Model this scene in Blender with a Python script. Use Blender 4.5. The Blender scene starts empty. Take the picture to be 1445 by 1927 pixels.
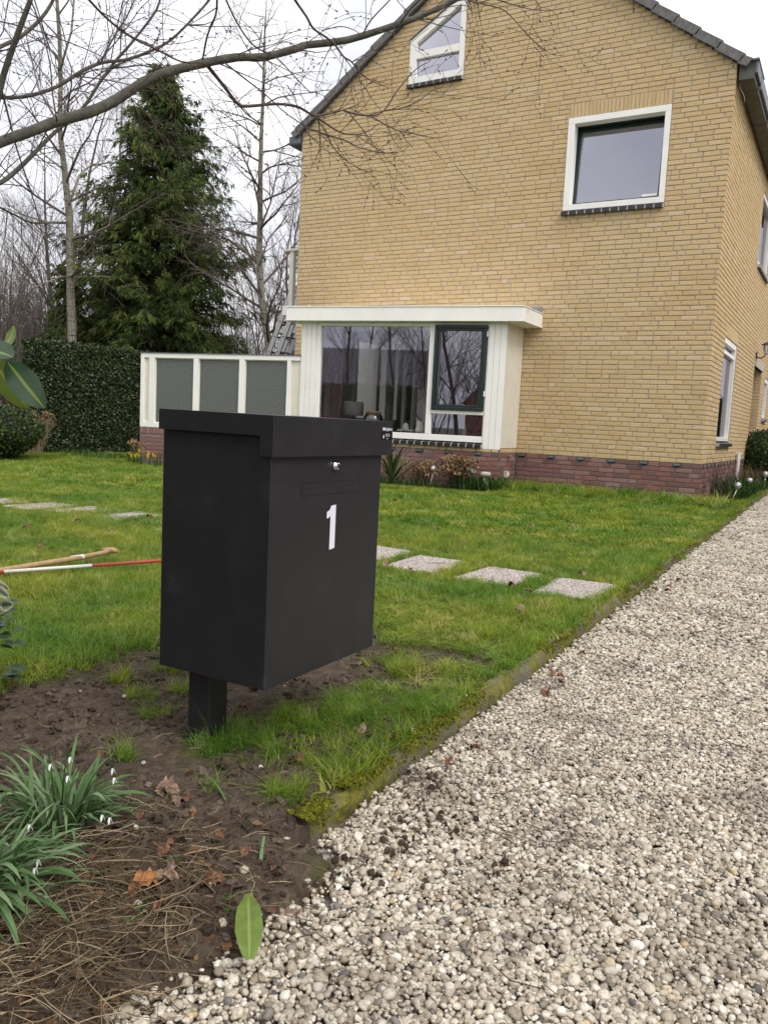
import bpy, math, random
import numpy as np
from mathutils import Vector, Matrix
random.seed(7); RNG = np.random.default_rng(7)
SC = bpy.context.scene
COL = SC.collection
R = math.radians

# ------------------------------------------------------------------ camera, world, sun, exposure
CAM = np.array([1.648, -11.067, 0.823])
yaw, pitch, roll = R(-29.484), R(6.197), R(2.787)
fw = Vector((math.sin(yaw) * math.cos(pitch), math.cos(yaw) * math.cos(pitch), -math.sin(pitch)))
rt = Vector((math.cos(yaw), -math.sin(yaw), 0)); up = rt.cross(fw)
rt2 = rt * math.cos(roll) + up * math.sin(roll); up2 = -rt * math.sin(roll) + up * math.cos(roll)
cd = bpy.data.cameras.new('camera'); cam = bpy.data.objects.new('camera', cd); COL.objects.link(cam)
cam.matrix_world = Matrix(((rt2.x, up2.x, -fw.x, CAM[0]), (rt2.y, up2.y, -fw.y, CAM[1]), (rt2.z, up2.z, -fw.z, CAM[2]), (0, 0, 0, 1)))
cd.sensor_fit = 'VERTICAL'; cd.sensor_height = 24; cd.lens = 1535.8 / 1927 * 24
cd.clip_start = 0.05; cd.clip_end = 2000
SC.camera = cam
W = bpy.data.worlds.new('World'); SC.world = W; W.use_nodes = True
nt = W.node_tree; bg = nt.nodes['Background']
sky = nt.nodes.new('ShaderNodeTexSky'); sky.sky_type = 'NISHITA'; sky.sun_disc = False
SUN_EL, SUN_AZ = R(50), R(112)   # azimuth from +Y towards +X
sky.sun_elevation = SUN_EL; sky.sun_rotation = SUN_AZ; sky.dust_density = 3.0; sky.air_density = 1.0
hs = nt.nodes.new('ShaderNodeHueSaturation'); hs.inputs['Saturation'].default_value = 0.25
mx = nt.nodes.new('ShaderNodeMix'); mx.data_type = 'RGBA'; mx.inputs[0].default_value = 0.72
tc = nt.nodes.new('ShaderNodeTexCoord'); nz = nt.nodes.new('ShaderNodeTexNoise'); nz.inputs['Scale'].default_value = 2.2; nz.inputs['Detail'].default_value = 5
cr = nt.nodes.new('ShaderNodeValToRGB')
cr.color_ramp.elements[0].position = 0.38; cr.color_ramp.elements[0].color = (0.56, 0.57, 0.64, 1)
cr.color_ramp.elements[1].position = 0.60; cr.color_ramp.elements[1].color = (1.0, 0.995, 1.0, 1)
mul = nt.nodes.new('ShaderNodeVectorMath'); mul.operation = 'SCALE'; mul.inputs['Scale'].default_value = 11.5
nt.links.new(tc.outputs['Generated'], nz.inputs['Vector']); nt.links.new(nz.outputs['Fac'], cr.inputs['Fac'])
nt.links.new(cr.outputs['Color'], mul.inputs[0])
nt.links.new(sky.outputs[0], hs.inputs['Color']); nt.links.new(hs.outputs[0], mx.inputs[6]); nt.links.new(mul.outputs[0], mx.inputs[7])
nt.links.new(mx.outputs[2], bg.inputs['Color']); bg.inputs['Strength'].default_value = 0.125
sl = bpy.data.lights.new('sun', 'SUN'); sl.energy = 1.3; sl.angle = R(25); sl.color = (1, 0.97, 0.92)
so = bpy.data.objects.new('sun', sl); COL.objects.link(so)
sd = Vector((math.sin(SUN_AZ) * math.cos(SUN_EL), math.cos(SUN_AZ) * math.cos(SUN_EL), math.sin(SUN_EL)))
so.rotation_euler = sd.to_track_quat('Z', 'Y').to_euler()
SC.view_settings.view_transform = 'Standard'; SC.view_settings.look = 'None'
SC.view_settings.gamma = 1; SC.view_settings.exposure = 0.38; SC.view_settings.use_curve_mapping = False
SC.cycles.max_bounces = 8; SC.cycles.transparent_max_bounces = 24

# ------------------------------------------------------------------ materials
def N(t, kind, **kw):
    n = t.nodes.new(kind)
    for k, v in kw.items():
        if k in n.inputs: n.inputs[k].default_value = v
        else: setattr(n, k, v)
    return n
def ramp(t, fac, stops, interp='LINEAR'):
    r = t.nodes.new('ShaderNodeValToRGB'); e = r.color_ramp.elements; r.color_ramp.interpolation = interp
    while len(e) < len(stops): e.new(0.5)
    for i, (p, c) in enumerate(stops):
        e[i].position = p; e[i].color = (*c, 1)
    t.links.new(fac, r.inputs[0]); return r.outputs[0]
def mixc(t, fac, a, b, mode='MIX'):
    m = t.nodes.new('ShaderNodeMix'); m.data_type = 'RGBA'; m.blend_type = mode
    for s, v in ((0, fac), (6, a), (7, b)):
        if hasattr(v, 'is_linked'): t.links.new(v, m.inputs[s])
        elif s == 0: m.inputs[0].default_value = v
        else: m.inputs[s].default_value = (*v, 1)
    return m.outputs[2]
def mat(name, col=(.5, .5, .5), rough=.6, metal=0, var=0.0, nscale=8, ndetail=4, bump=0, bscale=60, spec=.5, coat=0, build=None, hv=0):
    m = bpy.data.materials.new(name); m.use_nodes = True; t = m.node_tree; b = t.nodes['Principled BSDF']
    b.inputs['Roughness'].default_value = rough; b.inputs['Metallic'].default_value = metal
    b.inputs['Specular IOR Level'].default_value = spec; b.inputs['Coat Weight'].default_value = coat
    geo = t.nodes.new('ShaderNodeNewGeometry')
    c = None
    if var:
        n = N(t, 'ShaderNodeTexNoise', Scale=nscale, Detail=ndetail); t.links.new(geo.outputs['Position'], n.inputs['Vector'])
        lo = [max(0, x * (1 - var)) for x in col]; hi = [min(1, x * (1 + var)) for x in col]
        c = ramp(t, n.outputs['Fac'], [(.28, lo), (.72, hi)])
    if build: c = build(t, b, geo, c) or c
    if c is not None: t.links.new(c, b.inputs['Base Color'])
    else: b.inputs['Base Color'].default_value = (*col, 1)
    if bump:
        n2 = N(t, 'ShaderNodeTexNoise', Scale=bscale, Detail=5); t.links.new(geo.outputs['Position'], n2.inputs['Vector'])
        bp = N(t, 'ShaderNodeBump', Strength=bump, Distance=.01); t.links.new(n2.outputs['Fac'], bp.inputs['Height']); t.links.new(bp.outputs[0], b.inputs['Normal'])
    return m
def rnd_socket(t):
    """per piece random value: the mesh attribute 'tint' of joined pieces plus the object's own random"""
    a = N(t, 'ShaderNodeAttribute'); a.attribute_name = 'tint'; o = t.nodes.new('ShaderNodeObjectInfo')
    s = N(t, 'ShaderNodeMath', operation='ADD'); t.links.new(a.outputs['Fac'], s.inputs[0]); t.links.new(o.outputs['Random'], s.inputs[1])
    f = N(t, 'ShaderNodeMath', operation='FRACT'); t.links.new(s.outputs[0], f.inputs[0]); return f.outputs[0]
def noise(t, geo, scale, detail=4, rough=.5, vec=None):
    n = N(t, 'ShaderNodeTexNoise', Scale=scale, Detail=detail, Roughness=rough)
    t.links.new(vec if vec else geo.outputs['Position'], n.inputs['Vector']); return n.outputs['Fac']
def tinted(name, stops, rough=.7, grain=.25, gscale=30, trans=0, spec=.3, bump=0, patch=0, patchcol=None, pscale=1.5):
    def b(t, p, geo, c):
        c = ramp(t, rnd_socket(t), stops)
        g = ramp(t, noise(t, geo, gscale, 5), [(.25, (1 - grain,) * 3), (.75, (1 + 0 * grain,) * 3)])
        c = mixc(t, 1.0, c, g, 'MULTIPLY')
        if patch:
            f = ramp(t, noise(t, geo, pscale, 3), [(.42, (0, 0, 0)), (.6, (patch,) * 3)]); c = mixc(t, f, c, patchcol)
        if trans:
            tr = t.nodes.new('ShaderNodeBsdfTranslucent'); ms = t.nodes.new('ShaderNodeMixShader'); ms.inputs[0].default_value = trans
            t.links.new(c, tr.inputs[0]); t.links.new(p.outputs[0], ms.inputs[1]); t.links.new(tr.outputs[0], ms.inputs[2])
            t.links.new(ms.outputs[0], t.nodes['Material Output'].inputs[0])
        return c
    return mat(name, rough=rough, spec=spec, build=b, bump=bump)

Y = dict
MT = {}
MT['mortar'] = mat('mortar', (.39, .345, .31), .9, var=.2, nscale=9, bump=.5, bscale=150)
MT['sill_mortar'] = mat('sill_mortar', (.42, .40, .37), .9)
MT['mortar_dark'] = mat('mortar_dark', (.15, .14, .135), .9, var=.3, nscale=9, bump=.5, bscale=150)
def brickbuild(stops, streak):
    def b(t, p, geo, c):
        c = ramp(t, rnd_socket(t), stops)
        g = ramp(t, noise(t, geo, 55, 6, .65), [(.3, (.80, .78, .74)), (.62, (1.06, 1.06, 1.06))])
        c = mixc(t, 1.0, c, g, 'MULTIPLY')
        w = ramp(t, noise(t, geo, 0.55, 3), [(.35, (0, 0, 0)), (.75, (streak,) * 3)])
        return mixc(t, w, c, stops[-1][1])
    return b
MT['brick'] = mat('yellow_brick', rough=.85, bump=.55, bscale=130, spec=.25, build=brickbuild([(0, (.56, .395, .19)), (.25, (.59, .425, .21)), (.6, (.61, .443, .225)), (.95, (.63, .465, .25)), (1, (.65, .51, .32))], .40))
MT['redbrick'] = mat('red_brick', rough=.85, bump=.6, bscale=120, spec=.25, build=brickbuild([(0, (.15, .085, .078)), (.35, (.225, .103, .088)), (.7, (.275, .120, .096)), (1, (.29, .19, .17))], .5))
MT['glazed'] = mat('black_glazed_tile', (.022, .022, .024), .28, var=.3)
def weathered(t, p, geo, c):
    f = ramp(t, noise(t, geo, 5, 7, .72), [(.54, (0, 0, 0)), (.74, (.14, .14, .14))]); return mixc(t, f, c, (.50, .50, .36))
MT['white'] = mat('white_paint', (.86, .84, .795), .38, var=.04, nscale=3, spec=.4, build=weathered)
MT['cream'] = mat('cream_board', (.72, .67, .575), .45, var=.06, nscale=5, spec=.35, build=weathered)
MT['greenpaint'] = mat('dark_green_paint', (.010, .022, .020), .32, var=.2, nscale=12)
MT['lead'] = mat('lead_flashing', (.23, .25, .28), .5, var=.25, nscale=14, metal=.3)
MT['tile'] = mat('grey_roof_tile', (.145, .14, .135), .8, var=.3, nscale=14, bump=.4, bscale=90)
MT['gutter'] = mat('weathered_gutter_board', (.085, .082, .068), .65, var=.35, nscale=10)
MT['gutter_edge'] = mat('grey_gutter_edge', (.12, .135, .15), .5, var=.15)
MT['vent'] = mat('grey_vent', (.075, .08, .09), .55, var=.2)
MT['black'] = mat('black_cavity', (.006, .006, .006), .9)
MT['alu'] = mat('aluminium', (.42, .41, .40), .42, metal=.75, var=.12, nscale=20)
MT['chrome'] = mat('chrome', (.75, .75, .76), .1, metal=1)
MT['wallpaint'] = mat('interior_wall', (.58, .55, .54), .8)
MT['floorwood'] = mat('interior_floor', (.10, .06, .04), .5)
MT['curtain'] = mat('mauve_curtain', (.30, .20, .22), .9, var=.2, nscale=20)
MT['lampshade'] = mat('grey_lampshade', (.42, .40, .42), .8, var=.2, nscale=60)
MT['leather'] = mat('brown_upholstery', (.075, .035, .025), .55, var=.3)
MT['bottle'] = mat('green_bottle', (.06, .14, .12), .12, spec=.8)
MT['ceramic'] = mat('pale_ceramic', (.55, .53, .49), .5, var=.2, nscale=60)
MT['wood'] = mat('pale_wood', (.40, .255, .125), .55, var=.18, nscale=30)
MT['woodcap'] = mat('bamboo_ring', (.38, .20, .07), .5, var=.2, nscale=30)
def mailb(t, p, geo, c):
    sm = ramp(t, noise(t, geo, 9, 6, .7), [(.50, (0, 0, 0)), (.62, (.05, .05, .05)), (.74, (.22, .22, .22))])
    return mixc(t, sm, (.0160, .0152, .0175), (.10, .098, .10))
MT['anthracite'] = mat('anthracite_powder_coat', rough=.42, spec=.35, build=mailb, bump=.05, bscale=900)
MT['vinyl'] = mat('white_vinyl', (.72, .70, .78), .5)
MT['blackfilm'] = mat('black_sticker', (.0015, .0015, .002), .3)
def conc(t, p, geo, c):
    f = ramp(t, noise(t, geo, 7, 5, .6), [(.36, (0, 0, 0)), (.55, (1, 1, 1))])
    y = ramp(t, noise(t, geo, 40, 4), [(.3, (.070, .078, .012)), (.7, (.21, .18, .02))])
    return mixc(t, f, (.15, .13, .11), y)
MT['mossykerb'] = mat('mossy_concrete', rough=.95, build=conc, bump=1.0, bscale=90)
def slabm(t, p, geo, c):
    v = N(t, 'ShaderNodeTexVoronoi', Scale=85); t.links.new(geo.outputs['Position'], v.inputs['Vector'])
    cc = ramp(t, v.outputs['Color'], [(0, (.30, .25, .21)), (.35, (.58, .52, .47)), (1, (.78, .72, .68))])
    e = ramp(t, v.outputs['Distance'], [(.2, (1, 1, 1)), (.6, (.45, .42, .4))])
    c = mixc(t, 1.0, cc, e, 'MULTIPLY')
    f = ramp(t, noise(t, geo, 6, 5, .6), [(.60, (0, 0, 0)), (.70, (.9, .9, .9))])
    bp = N(t, 'ShaderNodeBump', Strength=.8, Distance=.006); bp.invert = True; t.links.new(v.outputs['Distance'], bp.inputs['Height']); t.links.new(bp.outputs[0], p.inputs['Normal'])
    return mixc(t, f, c, (.07, .075, .02))
MT['slab'] = mat('exposed_pebble_slab', rough=.85, build=slabm)
MT['soil'] = mat('dark_soil', (.050, .033, .023), .95, var=.5, nscale=30, ndetail=8, bump=1.0, bscale=160, spec=.1)
MT['clod'] = tinted('soil_clod', [(0, (.055, .041, .030)), (.6, (.105, .079, .058)), (1, (.17, .132, .10))], .95, .4, 120, spec=.1, bump=.8)
def lawnb(t, p, geo, c):
    a = N(t, 'ShaderNodeAttribute'); a.attribute_name = 'soil'
    g = ramp(t, noise(t, geo, 6, 6, .65), [(.3, (.05, .062, .014)), (.7, (.11, .13, .022))])
    s = ramp(t, noise(t, geo, 30, 8, .65), [(.3, (.056, .042, .031)), (.55, (.105, .080, .058)), (.8, (.19, .15, .115))])
    return mixc(t, a.outputs['Fac'], g, s)
MT['lawn'] = mat('lawn_ground', rough=.95, build=lawnb, bump=1.0, bscale=140, spec=.1)
def grassb(t, p, geo, c):
    oi = t.nodes.new('ShaderNodeObjectInfo')
    c = ramp(t, oi.outputs['Random'], [(0, (.10, .175, .018)), (.4, (.19, .275, .026)), (.8, (.29, .35, .045)), (1, (.44, .42, .18))])
    n = ramp(t, noise(t, geo, 1.7, 4), [(.36, (.60, .86, .7)), (.64, (1.3, 1.15, 1.0))]); c = mixc(t, 1.0, c, n, 'MULTIPLY')
    tr = t.nodes.new('ShaderNodeBsdfTranslucent'); ms = t.nodes.new('ShaderNodeMixShader'); ms.inputs[0].default_value = .35
    t.links.new(c, tr.inputs[0]); t.links.new(p.outputs[0], ms.inputs[1]); t.links.new(tr.outputs[0], ms.inputs[2]); t.links.new(ms.outputs[0], t.nodes['Material Output'].inputs[0])
    return c
MT['grass'] = mat('grass_blades', rough=.55, build=grassb, spec=.25)
def pebb(t, p, geo, c):
    oi = t.nodes.new('ShaderNodeObjectInfo'); tcn = t.nodes.new('ShaderNodeTexCoord')
    c = ramp(t, oi.outputs['Random'], [(0, (.09, .088, .09)), (.025, (.20, .185, .165)), (.12, (.31, .26, .19)), (.3, (.44, .385, .30)), (.55, (.55, .49, .39)), (.82, (.645, .59, .49)), (.97, (.78, .74, .66)), (1, (.50, .37, .20))])
    g = ramp(t, noise(t, geo, 130, 6, .75), [(.36, (.58, .54, .48)), (.54, (1, 1, 1))]); c = mixc(t, 1.0, c, g, 'MULTIPLY')
    d = ramp(t, noise(t, geo, 3.6, 5, .65), [(.50, (0, 0, 0)), (.70, (.62, .62, .62))])
    return mixc(t, d, c, (.10, .075, .055))
MT['pebble'] = mat('river_pebble', rough=.6, build=pebb, spec=.35)
def gbase(t, p, geo, c):
    v = N(t, 'ShaderNodeTexVoronoi', Scale=48); t.links.new(geo.outputs['Position'], v.inputs['Vector'])
    cc = ramp(t, v.outputs['Color'], [(0, (.20, .17, .14)), (.4, (.36, .32, .26)), (1, (.52, .48, .41))])
    e = ramp(t, v.outputs['Distance'], [(.25, (1, 1, 1)), (.6, (.4, .37, .33))])
    return mixc(t, 1.0, cc, e, 'MULTIPLY')
MT['gravelbase'] = mat('gravel_bed', rough=.9, build=gbase)
MT['bark'] = mat('grey_green_bark', (.070, .066, .048), .85, var=.5, nscale=22, bump=.5, bscale=120)
MT['twig'] = mat('brown_twig', (.085, .058, .045), .8, var=.25, nscale=12)
MT['twigdark'] = mat('dark_twig', (.060, .047, .048), .8, var=.3, nscale=6)
MT['bgtwig'] = mat('distant_bare_wood', (.125, .10, .085), .9, var=.35, nscale=1.2)
def birchb(t, p, geo, c):
    tcn = t.nodes.new('ShaderNodeMapping'); tcn.inputs['Scale'].default_value = (3, 3, 16); t.links.new(geo.outputs['Position'], tcn.inputs[0])
    f = ramp(t, noise(t, geo, 1.3, 5, .7, tcn.outputs[0]), [(.36, (.03, .027, .022)), (.46, (.25, .23, .18)), (.8, (.40, .375, .32))])
    g = ramp(t, noise(t, geo, .8, 3), [(.4, (0, 0, 0)), (.7, (.5, .5, .5))]); return mixc(t, g, f, (.14, .14, .07))
MT['birch'] = mat('birch_bark', rough=.8, build=birchb, bump=.4)
MT['conifer'] = tinted('conifer_foliage', [(0, (.044, .070, .018)), (.5, (.092, .136, .028)), (1, (.18, .215, .046))], .75, .3, 3, trans=.15)
MT['conifer_dry'] = tinted('conifer_dry_twigs', [(0, (.05, .04, .03)), (1, (.11, .085, .06))], .85)
MT['hedge'] = tinted('hedge_leaves', [(0, (.018, .034, .011)), (.5, (.036, .062, .018)), (.85, (.065, .098, .026)), (1, (.14, .18, .05))], .42, .2, 4, trans=.1, spec=.5)
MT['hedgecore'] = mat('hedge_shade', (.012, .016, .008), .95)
MT['shrub'] = tinted('shrub_leaves', [(0, (.018, .038, .010)), (.7, (.045, .078, .016)), (1, (.12, .15, .03))], .5, .2, 4, trans=.12)
MT['dry'] = tinted('dry_flower_heads', [(0, (.13, .075, .035)), (.5, (.28, .18, .085)), (1, (.42, .29, .16))], .85, .2, 40)
MT['straw'] = tinted('dead_straw', [(0, (.045, .032, .018)), (.45, (.10, .073, .040)), (.82, (.22, .165, .09)), (1, (.48, .38, .24))], .85, .2, 40)
MT['deadleaf'] = mat('dead_leaf', (.17, .075, .035), .75, var=.5, nscale=40, bump=.4, bscale=100)
MT['paleleaf'] = mat('pale_dead_leaf', (.26, .17, .12), .8, var=.35, nscale=40, bump=.4, bscale=100)
MT['orangeleaf'] = mat('orange_dead_leaf', (.36, .15, .045), .75, var=.4, nscale=50, bump=.4, bscale=100)
def leafvein(base, vein, tr=.2):
    def b(t, p, geo, c):
        a = N(t, 'ShaderNodeAttribute'); a.attribute_name = 'vein'
        n = ramp(t, noise(t, geo, 30, 4), [(.3, tuple(x * .75 for x in base)), (.7, tuple(x * 1.15 for x in base))])
        c = mixc(t, a.outputs['Fac'], n, vein)
        trn = t.nodes.new('ShaderNodeBsdfTranslucent'); ms = t.nodes.new('ShaderNodeMixShader'); ms.inputs[0].default_value = tr
        t.links.new(c, trn.inputs[0]); t.links.new(p.outputs[0], ms.inputs[1]); t.links.new(trn.outputs[0], ms.inputs[2]); t.links.new(ms.outputs[0], t.nodes['Material Output'].inputs[0])
        return c
    return b
MT['biggreen'] = mat('fresh_green_leaf', rough=.5, build=leafvein((.145, .215, .032), (.24, .30, .08)))
MT['laurel'] = mat('dark_green_leaf', rough=.38, build=leafvein((.030, .066, .028), (.16, .21, .04)))
MT['laurel_light'] = mat('yellow_green_leaf', rough=.45, build=leafvein((.09, .14, .015), (.20, .24, .05), .35))
MT['variegated'] = mat('variegated_leaf', rough=.45, build=leafvein((.045, .075, .04), (.46, .45, .30)))
MT['ivy'] = mat('ivy_leaf', rough=.4, build=leafvein((.022, .055, .014), (.06, .10, .04)))
MT['snowleaf'] = tinted('snowdrop_leaf', [(0, (.065, .135, .038)), (.5, (.12, .215, .078)), (1, (.26, .37, .19))], .62, .15, 30, trans=.2)
MT['petal'] = mat('white_petal', (.75, .76, .72), .6)
MT['yellow'] = mat('daffodil_yellow', (.72, .48, .02), .6)
MT['yucca'] = tinted('yucca_leaf', [(0, (.045, .075, .025)), (1, (.13, .155, .06))], .55, .2, 30)
MT['bulbleaf'] = tinted('bulb_leaf', [(0, (.025, .07, .012)), (1, (.06, .13, .025))], .5, .2, 20, trans=.25)
MT['glassball'] = mat('crackled_glass_ball', (.50, .50, .48), .16, var=.35, nscale=70, metal=.55, bump=.6, bscale=160)
MT['stake'] = mat('metal_stake', (.55, .53, .5), .35, metal=.7, var=.3, nscale=60)
MT['red'] = mat('red_paint', (.42, .055, .035), .6, var=.2)
MT['whitepole'] = mat('white_pole', (.72, .70, .68), .5, var=.05)
MT['darkiron'] = mat('dark_iron', (.03, .03, .032), .5)
MT['stone'] = mat('pale_stone', (.46, .43, .38), .8, var=.25, nscale=40, bump=.4)
MT['ground'] = mat('ground_earth', (.06, .065, .03), .95, var=.4, nscale=.8)
MT['nroof'] = mat('neighbour_roof_tile', (.10, .105, .125), .6, var=.25, nscale=5)
MT['nwall'] = mat('neighbour_wall', (.35, .32, .28), .8, var=.1)
MT['nbrick'] = mat('neighbour_brick', (.25, .11, .08), .85, var=.2)
def glass(name, tint, refl, ior=1.5, opaque=None, rough=0.0, bump=0):
    m = bpy.data.materials.new(name); m.use_nodes = True; t = m.node_tree; t.nodes.remove(t.nodes['Principled BSDF'])
    out = t.nodes['Material Output']
    tr = t.nodes.new('ShaderNodeBsdfTransparent') if opaque is None else t.nodes.new('ShaderNodeBsdfDiffuse')
    tr.inputs[0].default_value = (*(opaque or (tint, tint, tint)), 1)
    gl = N(t, 'ShaderNodeBsdfGlossy', Roughness=rough); gl.inputs[0].default_value = (.90, .89, .99, 1)
    fr = N(t, 'ShaderNodeFresnel', IOR=ior); mr = N(t, 'ShaderNodeMath', operation='MULTIPLY_ADD'); mr.inputs[1].default_value = refl[0]; mr.inputs[2].default_value = refl[1]; mr.use_clamp = True
    ms = t.nodes.new('ShaderNodeMixShader'); t.links.new(fr.outputs[0], mr.inputs[0]); t.links.new(mr.outputs[0], ms.inputs[0])
    t.links.new(tr.outputs[0], ms.inputs[1]); t.links.new(gl.outputs[0], ms.inputs[2]); t.links.new(ms.outputs[0], out.inputs[0])
    if bump:
        g = t.nodes.new('ShaderNodeNewGeometry'); n = N(t, 'ShaderNodeTexNoise', Scale=75, Detail=2); t.links.new(g.outputs['Position'], n.inputs['Vector'])
        bp = N(t, 'ShaderNodeBump', Strength=bump, Distance=.01); t.links.new(n.outputs['Fac'], bp.inputs['Height']); t.links.new(bp.outputs[0], gl.inputs['Normal'])
    return m
MT['glass'] = glass('window_glass', .85, (2.0, .19))
MT['glass_up'] = glass('coated_window_glass', .55, (1.6, .30))
MT['glass_side'] = glass('side_window_glass', .6, (.75, .02))
MT['frosted'] = glass('frosted_wired_glass', .5, (1.2, .05), opaque=(.082, .088, .068), rough=.22, bump=1.0)
MT['jarglass'] = glass('jar_glass', .75, (1.5, .12))

# ------------------------------------------------------------------ mesh helpers
class MB:
    def __init__(s): s.v = []; s.f = []; s.a = []; s.n = 0
    def add(s, verts, faces, tint=0.0):
        b = s.n; s.v.extend(map(tuple, verts)); s.n += len(verts)
        s.f.extend([tuple(i + b for i in f) for f in faces]); s.a.extend([tint] * len(faces))
    def box(s, lo, hi, M=None, tint=0.0, bev=0):
        (x0, y0, z0), (x1, y1, z1) = lo, hi
        v = [(x0, y0, z0), (x1, y0, z0), (x1, y1, z0), (x0, y1, z0), (x0, y0, z1), (x1, y0, z1), (x1, y1, z1), (x0, y1, z1)]
        f = [(0, 3, 2, 1), (4, 5, 6, 7), (0, 1, 5, 4), (1, 2, 6, 5), (2, 3, 7, 6), (3, 0, 4, 7)]
        if M: v = [M(*p) for p in v]
        s.add(v, f, tint)
    def quad(s, a, b, c, d, tint=0.0): s.add([a, b, c, d], [(0, 1, 2, 3)], tint)
    def tube(s, pts, rad, sides=6, tint=0.0, caps=True):
        pts = [Vector(p) for p in pts]; n = len(pts); vs = []
        if not hasattr(rad, '__len__'): rad = [rad] * n
        ref = None
        for i, p in enumerate(pts):
            d = (pts[min(i + 1, n - 1)] - pts[max(i - 1, 0)]).normalized()
            if ref is None: ref = Vector((0, 0, 1)) if abs(d.z) < .9 else Vector((1, 0, 0))
            u = (ref - d * ref.dot(d)).normalized(); ref = u; w = d.cross(u)
            for k in range(sides):
                a = 2 * math.pi * k / sides; vs.append(p + (u * math.cos(a) + w * math.sin(a)) * rad[i])
        fs = []
        for i in range(n - 1):
            for k in range(sides):
                k2 = (k + 1) % sides; fs.append((i * sides + k, i * sides + k2, (i + 1) * sides + k2, (i + 1) * sides + k))
        if caps: fs.append(tuple(range(sides))[::-1]); fs.append(tuple((n - 1) * sides + k for k in range(sides)))
        s.add(vs, fs, tint)
    def lathe(s, prof, c=(0, 0, 0), sides=16, tint=0.0):
        vs = []; fs = []; n = len(prof)
        for r, z in prof:
            for k in range(sides):
                a = 2 * math.pi * k / sides; vs.append((c[0] + r * math.cos(a), c[1] + r * math.sin(a), c[2] + z))
        for i in range(n - 1):
            for k in range(sides):
                k2 = (k + 1) % sides; fs.append((i * sides + k, i * sides + k2, (i + 1) * sides + k2, (i + 1) * sides + k))
        s.add(vs, fs, tint)
    def mesh(s, name, smooth=False, tint=False):
        me = bpy.data.meshes.new(name); me.from_pydata([tuple(p) for p in s.v], [], s.f)
        if tint:
            at = me.attributes.new('tint', 'FLOAT', 'FACE'); at.data.foreach_set('value', s.a)
        if smooth: me.polygons.foreach_set('use_smooth', [True] * len(me.polygons))
        me.update(); return me
    def build(s, name, m, parent=None, smooth=False, tint=False, bevel=0, loc=None):
        return link(name, s.mesh(name, smooth, tint), m, parent, bevel, loc)
def link(name, me, m, parent=None, bevel=0, loc=None):
    if m and not me.materials: me.materials.append(MT[m] if isinstance(m, str) else m)
    o = bpy.data.objects.new(name, me); COL.objects.link(o); o.parent = parent
    if loc is not None: o.location = loc
    if bevel:
        b = o.modifiers.new('edge', 'BEVEL'); b.width = bevel; b.segments = 2; b.limit_method = 'ANGLE'; b.angle_limit = R(40)
    return o
def tag(o, label=None, cat=None, group=None, kind=None):
    for k, v in (('label', label), ('category', cat), ('group', group), ('kind', kind)):
        if v: o[k] = v
    return o
def empty(name, loc, label=None, cat=None, group=None):
    o = bpy.data.objects.new(name, None); COL.objects.link(o); o.location = loc; o.empty_display_size = .1; return tag(o, label, cat, group)
def W2(o): return Matrix.Translation(-Vector(o.location))   # things' empties carry no rotation: parts are authored in world space
def wpart(name, mb, m, root, **kw):
    """a part written in world coordinates under a thing whose Empty stands at its base"""
    L = Vector(root_world(root)); mb.v = [tuple(Vector(p) - L) for p in mb.v]
    return mb.build(name, m, root, **kw)
def root_world(o):
    p = Vector(o.location)
    while o.parent: o = o.parent; p += Vector(o.location)
    return p
def fast_mesh(name, V, F, tint=None, smooth=False):
    """V (n,3), F (m,k) arrays"""
    me = bpy.data.meshes.new(name); n, m, k = len(V), len(F), F.shape[1]
    me.vertices.add(n); me.vertices.foreach_set('co', np.ascontiguousarray(V, dtype=np.float32).ravel())
    me.loops.add(m * k); me.loops.foreach_set('vertex_index', np.ascontiguousarray(F, dtype=np.int32).ravel())
    me.polygons.add(m); me.polygons.foreach_set('loop_start', np.arange(0, m * k, k, dtype=np.int32))
    me.polygons.foreach_set('loop_total', np.full(m, k, dtype=np.int32))
    if smooth: me.polygons.foreach_set('use_smooth', np.ones(m, dtype=bool))
    me.update(calc_edges=True)
    if tint is not None: at = me.attributes.new('tint', 'FLOAT', 'FACE'); at.data.foreach_set('value', np.asarray(tint, dtype=np.float32))
    return me
# value noise in numpy for masks and relief
_P = np.random.default_rng(3).random((256, 256))
def vn(x, y):
    xi = np.floor(x).astype(int); yi = np.floor(y).astype(int); fx = x - xi; fy = y - yi
    fx = fx * fx * (3 - 2 * fx); fy = fy * fy * (3 - 2 * fy)
    g = lambda a, b: _P[a % 256, b % 256]
    return (g(xi, yi) * (1 - fx) + g(xi + 1, yi) * fx) * (1 - fy) + (g(xi, yi + 1) * (1 - fx) + g(xi + 1, yi + 1) * fx) * fy
def fbm(x, y, o=4):
    s = 0; a = .5
    for i in range(o): s = s + a * vn(x * 2 ** i + 17 * i, y * 2 ** i + 5 * i); a *= .5
    return s
def inpoly(x, y, P):
    r = np.zeros(np.shape(x), bool); n = len(P)
    for i in range(n):
        x0, y0 = P[i]; x1, y1 = P[(i + 1) % n]
        c = ((y0 > y) != (y1 > y)) & (x < (x1 - x0) * (y - y0) / (y1 - y0 + 1e-12) + x0); r ^= c
    return r
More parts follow.
